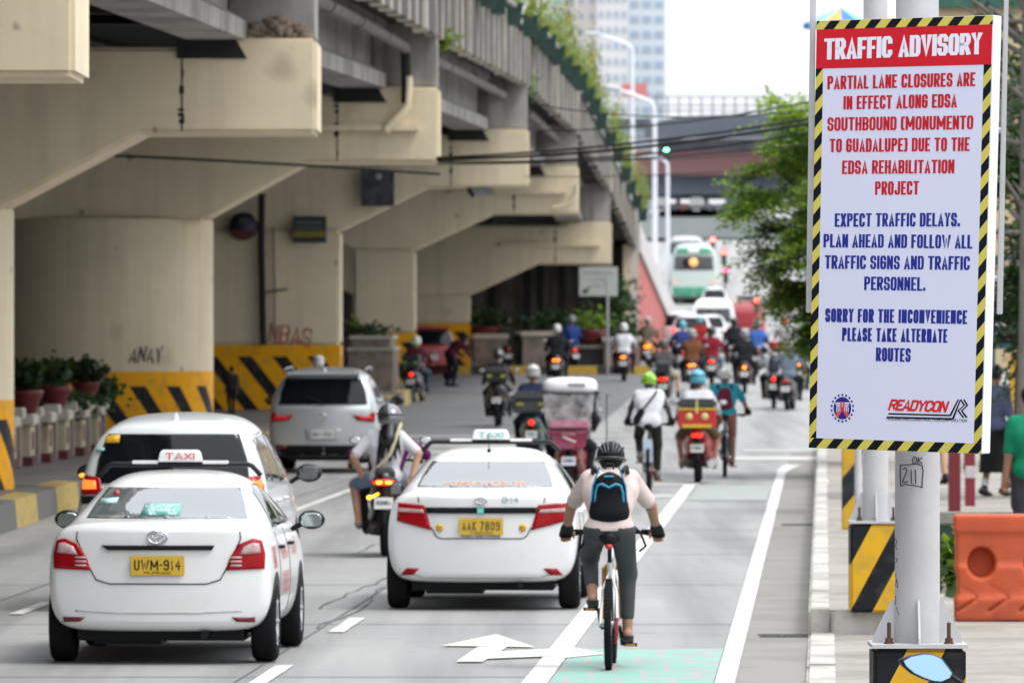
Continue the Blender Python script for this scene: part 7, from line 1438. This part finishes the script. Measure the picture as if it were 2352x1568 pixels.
# ---- lamp posts, traffic lights, wires
WPOST = mat('white_post', (.72, .73, .78), .4, var=.1, scale=.5)
def lamp(label, px, Y, ytop, arms, r=.16):
    t = thing('street_lamp', label, 'street lamp', (X(px, Y), Y, G(Y))); L = lambda x_, y_: P(x_, y_, Y)-t.location
    mb = MB(); mb.tube([(0, 0, 0), L(px, (720+ytop)/2), L(px, ytop+25)], [r*1.2, r, r*.85], 12); mb.build('shaft', WPOST, t)
    for arm in arms:
        mb = MB(); mb.tube([L(px, ytop+25)]+[L(*a) for a in arm], [r*.8]*(len(arm))+[r*.5], 10); ar = mb.build('arm', WPOST, t); e_ = L(*arm[-1]); mb = MB(); mb.sphere(e_, (.5, .2, .12), 12, 6); mb.build('lamp_head', flat((.5, .52, .55), .4), ar)
lamp('tall white street lamp farthest left beside the flyover end, arm reaching left', 1453, 400, 100, [[(1452, 112), (1440, 102), (1400, 88), (1360, 78)]], .12)
lamp('white street lamp in the middle of three with a curved arm', 1504, 380, 240, [[(1503, 246), (1494, 234), (1450, 216), (1402, 203)]], .13)
lamp('thin white street lamp right of the other two', 1534, 420, 370, [[(1533, 376), (1522, 366), (1480, 358)]], .11)
def tlight(label, px, py, Y, col, h=.9, w=.3, cat='traffic light', s=14.0):
    t = thing('traffic_light', label, cat, (X(px, Y), Y, G(Y))); L = lambda x_, y_: P(x_, y_, Y)-t.location; c = L(px, py)
    mb = MB(); mb.box(c.x-w/2, c.x+w/2, 0, .25, c.z-h+.2, c.z+.2); hd = mb.build('housing', flat((.03, .03, .035), .5), t, bevel=.03)
    mb = MB(); mb.sphere((c.x, -.02, c.z), (w*.36, .05, w*.36), 14, 8); mb.build('lens', glow(col, s), hd); mb = MB(); mb.tube([(c.x, .12, c.z-h+.2), (c.x, .12, 0)], .05, 8); mb.build('post', STEEL, t)
RG = (1.0, .06, .04); tlight('red traffic light highest above the bus', 1637, 550, 430, RG); tlight('red traffic light right of the highest one', 1663, 579, 425, RG, s=9.0); tlight('dim red traffic light below the two above the bus', 1667, 622, 425, (1.0, .04, .12), s=6.0); tlight('red traffic light against the tree edge', 1738, 690, 330, RG, .8, .22)
tlight('green traffic light high up beside the thin lamp post', 1531, 346, 500, (.12, 1.0, .62), 1.0, .36, s=9.0)
mb = MB(); r = random.Random(12)
def wire(a, b, sag, rad, k):
    rad *= 1.7
    A, B = P(*a), P(*b); m = MB(); m.tube([A.lerp(B, i/10)+Vector((0, 0, -sag*4*(i/10)*(1-i/10))) for i in range(11)], rad, 5); m.v = m.v; o = m.build('overhead_cable', BLACK); tag(o, None, 'cable', 'overhead cables crossing the road'); o['label'] = 'black overhead cable sagging across the road in front of the flyover'
for k, (a_, b_, sg_, r_) in enumerate((((1004, 362, 124.3), (1980, 252, 108), .12, .012), ((1004, 366, 124.3), (1985, 262, 108), .15, .014), ((1005, 371, 124.3), (1980, 284, 108), .18, .010), ((1003, 377, 124.3), (1990, 318, 110), .10, .007), ((1215, 372, 162), (1990, 336, 115), .06, .008),
        ((1240, 300, 130), (1990, 205, 110), .16, .008), ((1230, 240, 130), (1990, 236, 110), .22, .007), ((1200, 120, 260), (1470, 215, 420), .3, .018), ((1205, 405, 162), (1990, 366, 118), .10, .006))): wire(a_, b_, sg_, r_, k)
wire((200, 355, 118), (1010, 400, 124), -.02, .014, 0)
# ---- elevated station and bridge across the road
SB = mat('bridge_grey', (.27, .30, .30), .8, var=.3, scale=.1); SD = mat('station_dark', (.085, .10, .125), .7, var=.4, scale=.08, dark=(.13, .15, .18)); SR = mat('station_red', (.23, .11, .11), .7, var=.3, scale=.1)
YS = 640.0
def band(mb, x0, x1, y0, y1, d0, d1): mb.box(X(x0, YS), X(x1, YS), YS+d0, YS+d1, HC+(HY-y1)/F*YS, HC+(HY-y0)/F*YS)
t = thing('elevated_station', 'dark elevated railway station and bridge crossing high over the road', 'station', (X(1640, YS), YS, G(YS)))
mb = MB(); band(mb, 1380, 2400, 510, 548, -4, 14); at(mb, 'bridge_deck', SB, t); mb = MB(); band(mb, 1380, 2400, 500, 509.8, -4, -3.6); at(mb, 'bridge_rail', SB, t)
mb = MB(); band(mb, 1400, 2400, 402, 446, 2, 30); at(mb, 'station_wall', mat('station_wall', (.12, .145, .18), .7, var=.3, scale=.1), t); mb = MB(); band(mb, 1440, 2400, 346, 401.8, 0, 30); at(mb, 'red_band', SR, t)
mb = MB(); band(mb, 1500, 2400, 318, 345.8, 1.0, 30); at(mb, 'window_band', mat('window_band', (.17, .20, .25), .5, var=.8, scale=.35, dark=(.45, .46, .48)), t)
mb = MB(); R_ = []
for x_, y0, y1 in ((1480, 285, 318), (1560, 268, 317.8), (1700, 262, 317.8), (1900, 270, 317.8), (2400, 300, 317.8)): R_.append([P(x_, y1, YS-2), P(x_, y1, YS+32), P(x_, y0, YS+32), P(x_, y0, YS-2)])
mb.loft(R_, 0, True, False); at(mb, 'roof', SD, t)
for x_ in (1480, 1560, 1625, 1700, 1780, 1860): mb = MB(); band(mb, x_-5, x_+5, 446.2, 509.5, 3, 5); at(mb, 'column', SD, t)
mb = MB()
for k in range(16):
    x_ = 1510+k*26; band(mb, x_-1.5, x_+1.5, 218, 268, 4, 5)
for y_ in (218, 238, 250): band(mb, 1500, 2400, y_, y_+2.5, 4.2, 4.8)
at(mb, 'roof_rail', flat((.22, .23, .25), .6), t)
mb = MB(); band(mb, 1500, 1620, 548.2, 560, 0, 10); at(mb, 'abutment', SD, t)
# vehicles on the bridge: a jammed row seen over its rail
cols = [(.6, .6, .6), (.05, .05, .06), (.4, .03, .03), (.62, .62, .62), (.3, .32, .34), (.6, .6, .58), (.1, .12, .2), (.55, .5, .4), (.62, .62, .6)]
for k, cc in enumerate(cols):
    x_ = 1535+k*27; z_ = HC+(HY-508)/F*(YS+3); t2_ = thing('bridge_car', 'car in the row waiting on the far bridge, %s' % ('white', 'black', 'red', 'white', 'grey', 'cream', 'navy', 'beige', 'white')[k], 'car', (X(x_, YS+3), YS+3, z_), PI/2, 'cars waiting on the far bridge')
    t2_['label'] = ['white car nearest the lamp posts on the far bridge', 'black car on the far bridge', 'red car on the far bridge', 'white car in the middle of the far bridge', 'grey car on the far bridge', 'cream car on the far bridge', 'navy car on the far bridge', 'beige car on the far bridge', 'white car at the tree end of the far bridge'][k]
    mb = MB(); mb.loft([[Vector((u*.8, y, z)) for y, z in ((-.45*0-.5, .3), (-.5, .9), (-.1, 1.0), (.25, 1.5 if k % 3 else 2.0), (1.0, 1.5 if k % 3 else 2.0), (1.4, 1.0), (1.9, .85), (1.9, .3))] for u in (-1, 1)], 0, True, False); mb.build('body', flat(cc, .4), t2_, bevel=.06)
    mb = MB(); mb.box(-.82, .82, .1, 1.15, 1.05, 1.35); mb.build('window', GLASS, t2_); 
    for yw in (-.05, 1.4): mb = MB(); mb.lathe([(.3, -.82), (.3, .82)], (0, yw, .3), 12, 0, 'x', cap=True); mb.build('wheel', RUBBER, t2_)
# ---- towers
def tower(label, x0, x1, ytop, Y, m, wm, cols, rows, depth=30, win=(.62, .5), bal=None):
    t = thing('tower', label, 'tower', (X((x0+x1)/2, Y), Y, 0)); a, b = X(x0, Y)-t.location.x, X(x1, Y)-t.location.x; H = HC+(HY-ytop)/F*Y
    mb = MB(); mb.box(a, b, 0, depth, 0, H); mb.build('wall', m, t)
    cw = (b-a)/cols; rh = 3.1; z0 = HC+(HY-330)/F*Y
    wmesh = MB().box(-cw*win[0]/2, cw*win[0]/2, -.12, -.01, 0, rh*win[1]).mesh('window')
    for c in range(cols):
        z = z0
        while z < min(H, HC+(HY+20)/F*Y):
            o = bpy.data.objects.new('window', wmesh); C.objects.link(o); o.parent = t; o.location = (a+cw*(c+.5), 0, z); z += rh
            if not wmesh.materials: wmesh.materials.append(wm[c % len(wm)])
            if len(wm) > 1: o.material_slots[0].link = 'OBJECT'; o.material_slots[0].material = wm[c % len(wm)]
    if bal:
        mb = MB(); z = z0
        for c in bal:
            mb.box(a+cw*(c+.1), a+cw*(c+.9), -.6, -.0, 0, H)
        mb.build('pier', m, t)
    return t
PALE = mat('pale_tower', (.70, .69, .70), .8, var=.2, scale=.05); PINKT = mat('cream_tower', (.72, .66, .62), .8, var=.1, scale=.05); BLUET = mat('blue_tower', (.60, .68, .74), .7, var=.1, scale=.05); W1 = flat((.42, .47, .56), .4); W2 = flat((.38, .47, .58), .4); W3 = flat((.40, .58, .54), .4)
tower('pale residential tower with green glazing at its left side', 1262, 1322, -120, 1500, PALE, [W3, W1], 2, 0, 30); tower('cream residential tower with narrow windows in the middle', 1322, 1372, -160, 1480, PINKT, [W1], 2, 0, 30, (.4, .4)); tower('white residential tower with rows of square windows', 1372, 1442, -100, 1460, PALE, [W1, W1, W2], 4, 0, 30, (.55, .42)); tower('pale blue glass tower at the right of the group', 1444, 1528, -140, 1520, BLUET, [W2], 3, 0, 30, (.7, .45))
t = thing('billboard', 'faded red billboard at the foot of the blue tower', 'billboard', (X(1455, 900), 900, 9)); zz = lambda py: HC+(HY-py)/F*900-9; mb = MB(); mb.box(X(1428, 900)-t.location.x, X(1487, 900)-t.location.x, 0, .5, zz(222), zz(192)); mb.build('panel', flat((.62, .22, .20), .6), t); mb = MB(); mb.box(-.2, .2, .1, .4, 0, zz(222)); mb.build('post', STEEL, t)
t = thing('low_building', 'grey flat roofed building left of the street lamps', 'building', (X(1450, 760), 760, 9)); zz = lambda py: HC+(HY-py)/F*760-9; mb = MB(); mb.box(X(1385, 760)-t.location.x, X(1515, 760)-t.location.x, 0, 20, 0, zz(285)); mb.build('wall', mat('grey_block', (.36, .38, .41), .8, var=.5, scale=.15), t); mb = MB(); mb.box(X(1380, 760)-t.location.x, X(1495, 760)-t.location.x, -1, 21, zz(284), zz(272)); mb.build('roof', SD, t)
for k in range(3): mb = MB(); mb.box(X(1395, 760)-t.location.x, X(1505, 760)-t.location.x, -.1, -.01, zz(310+24*k), zz(300+24*k)); mb.build('window', W2, t)
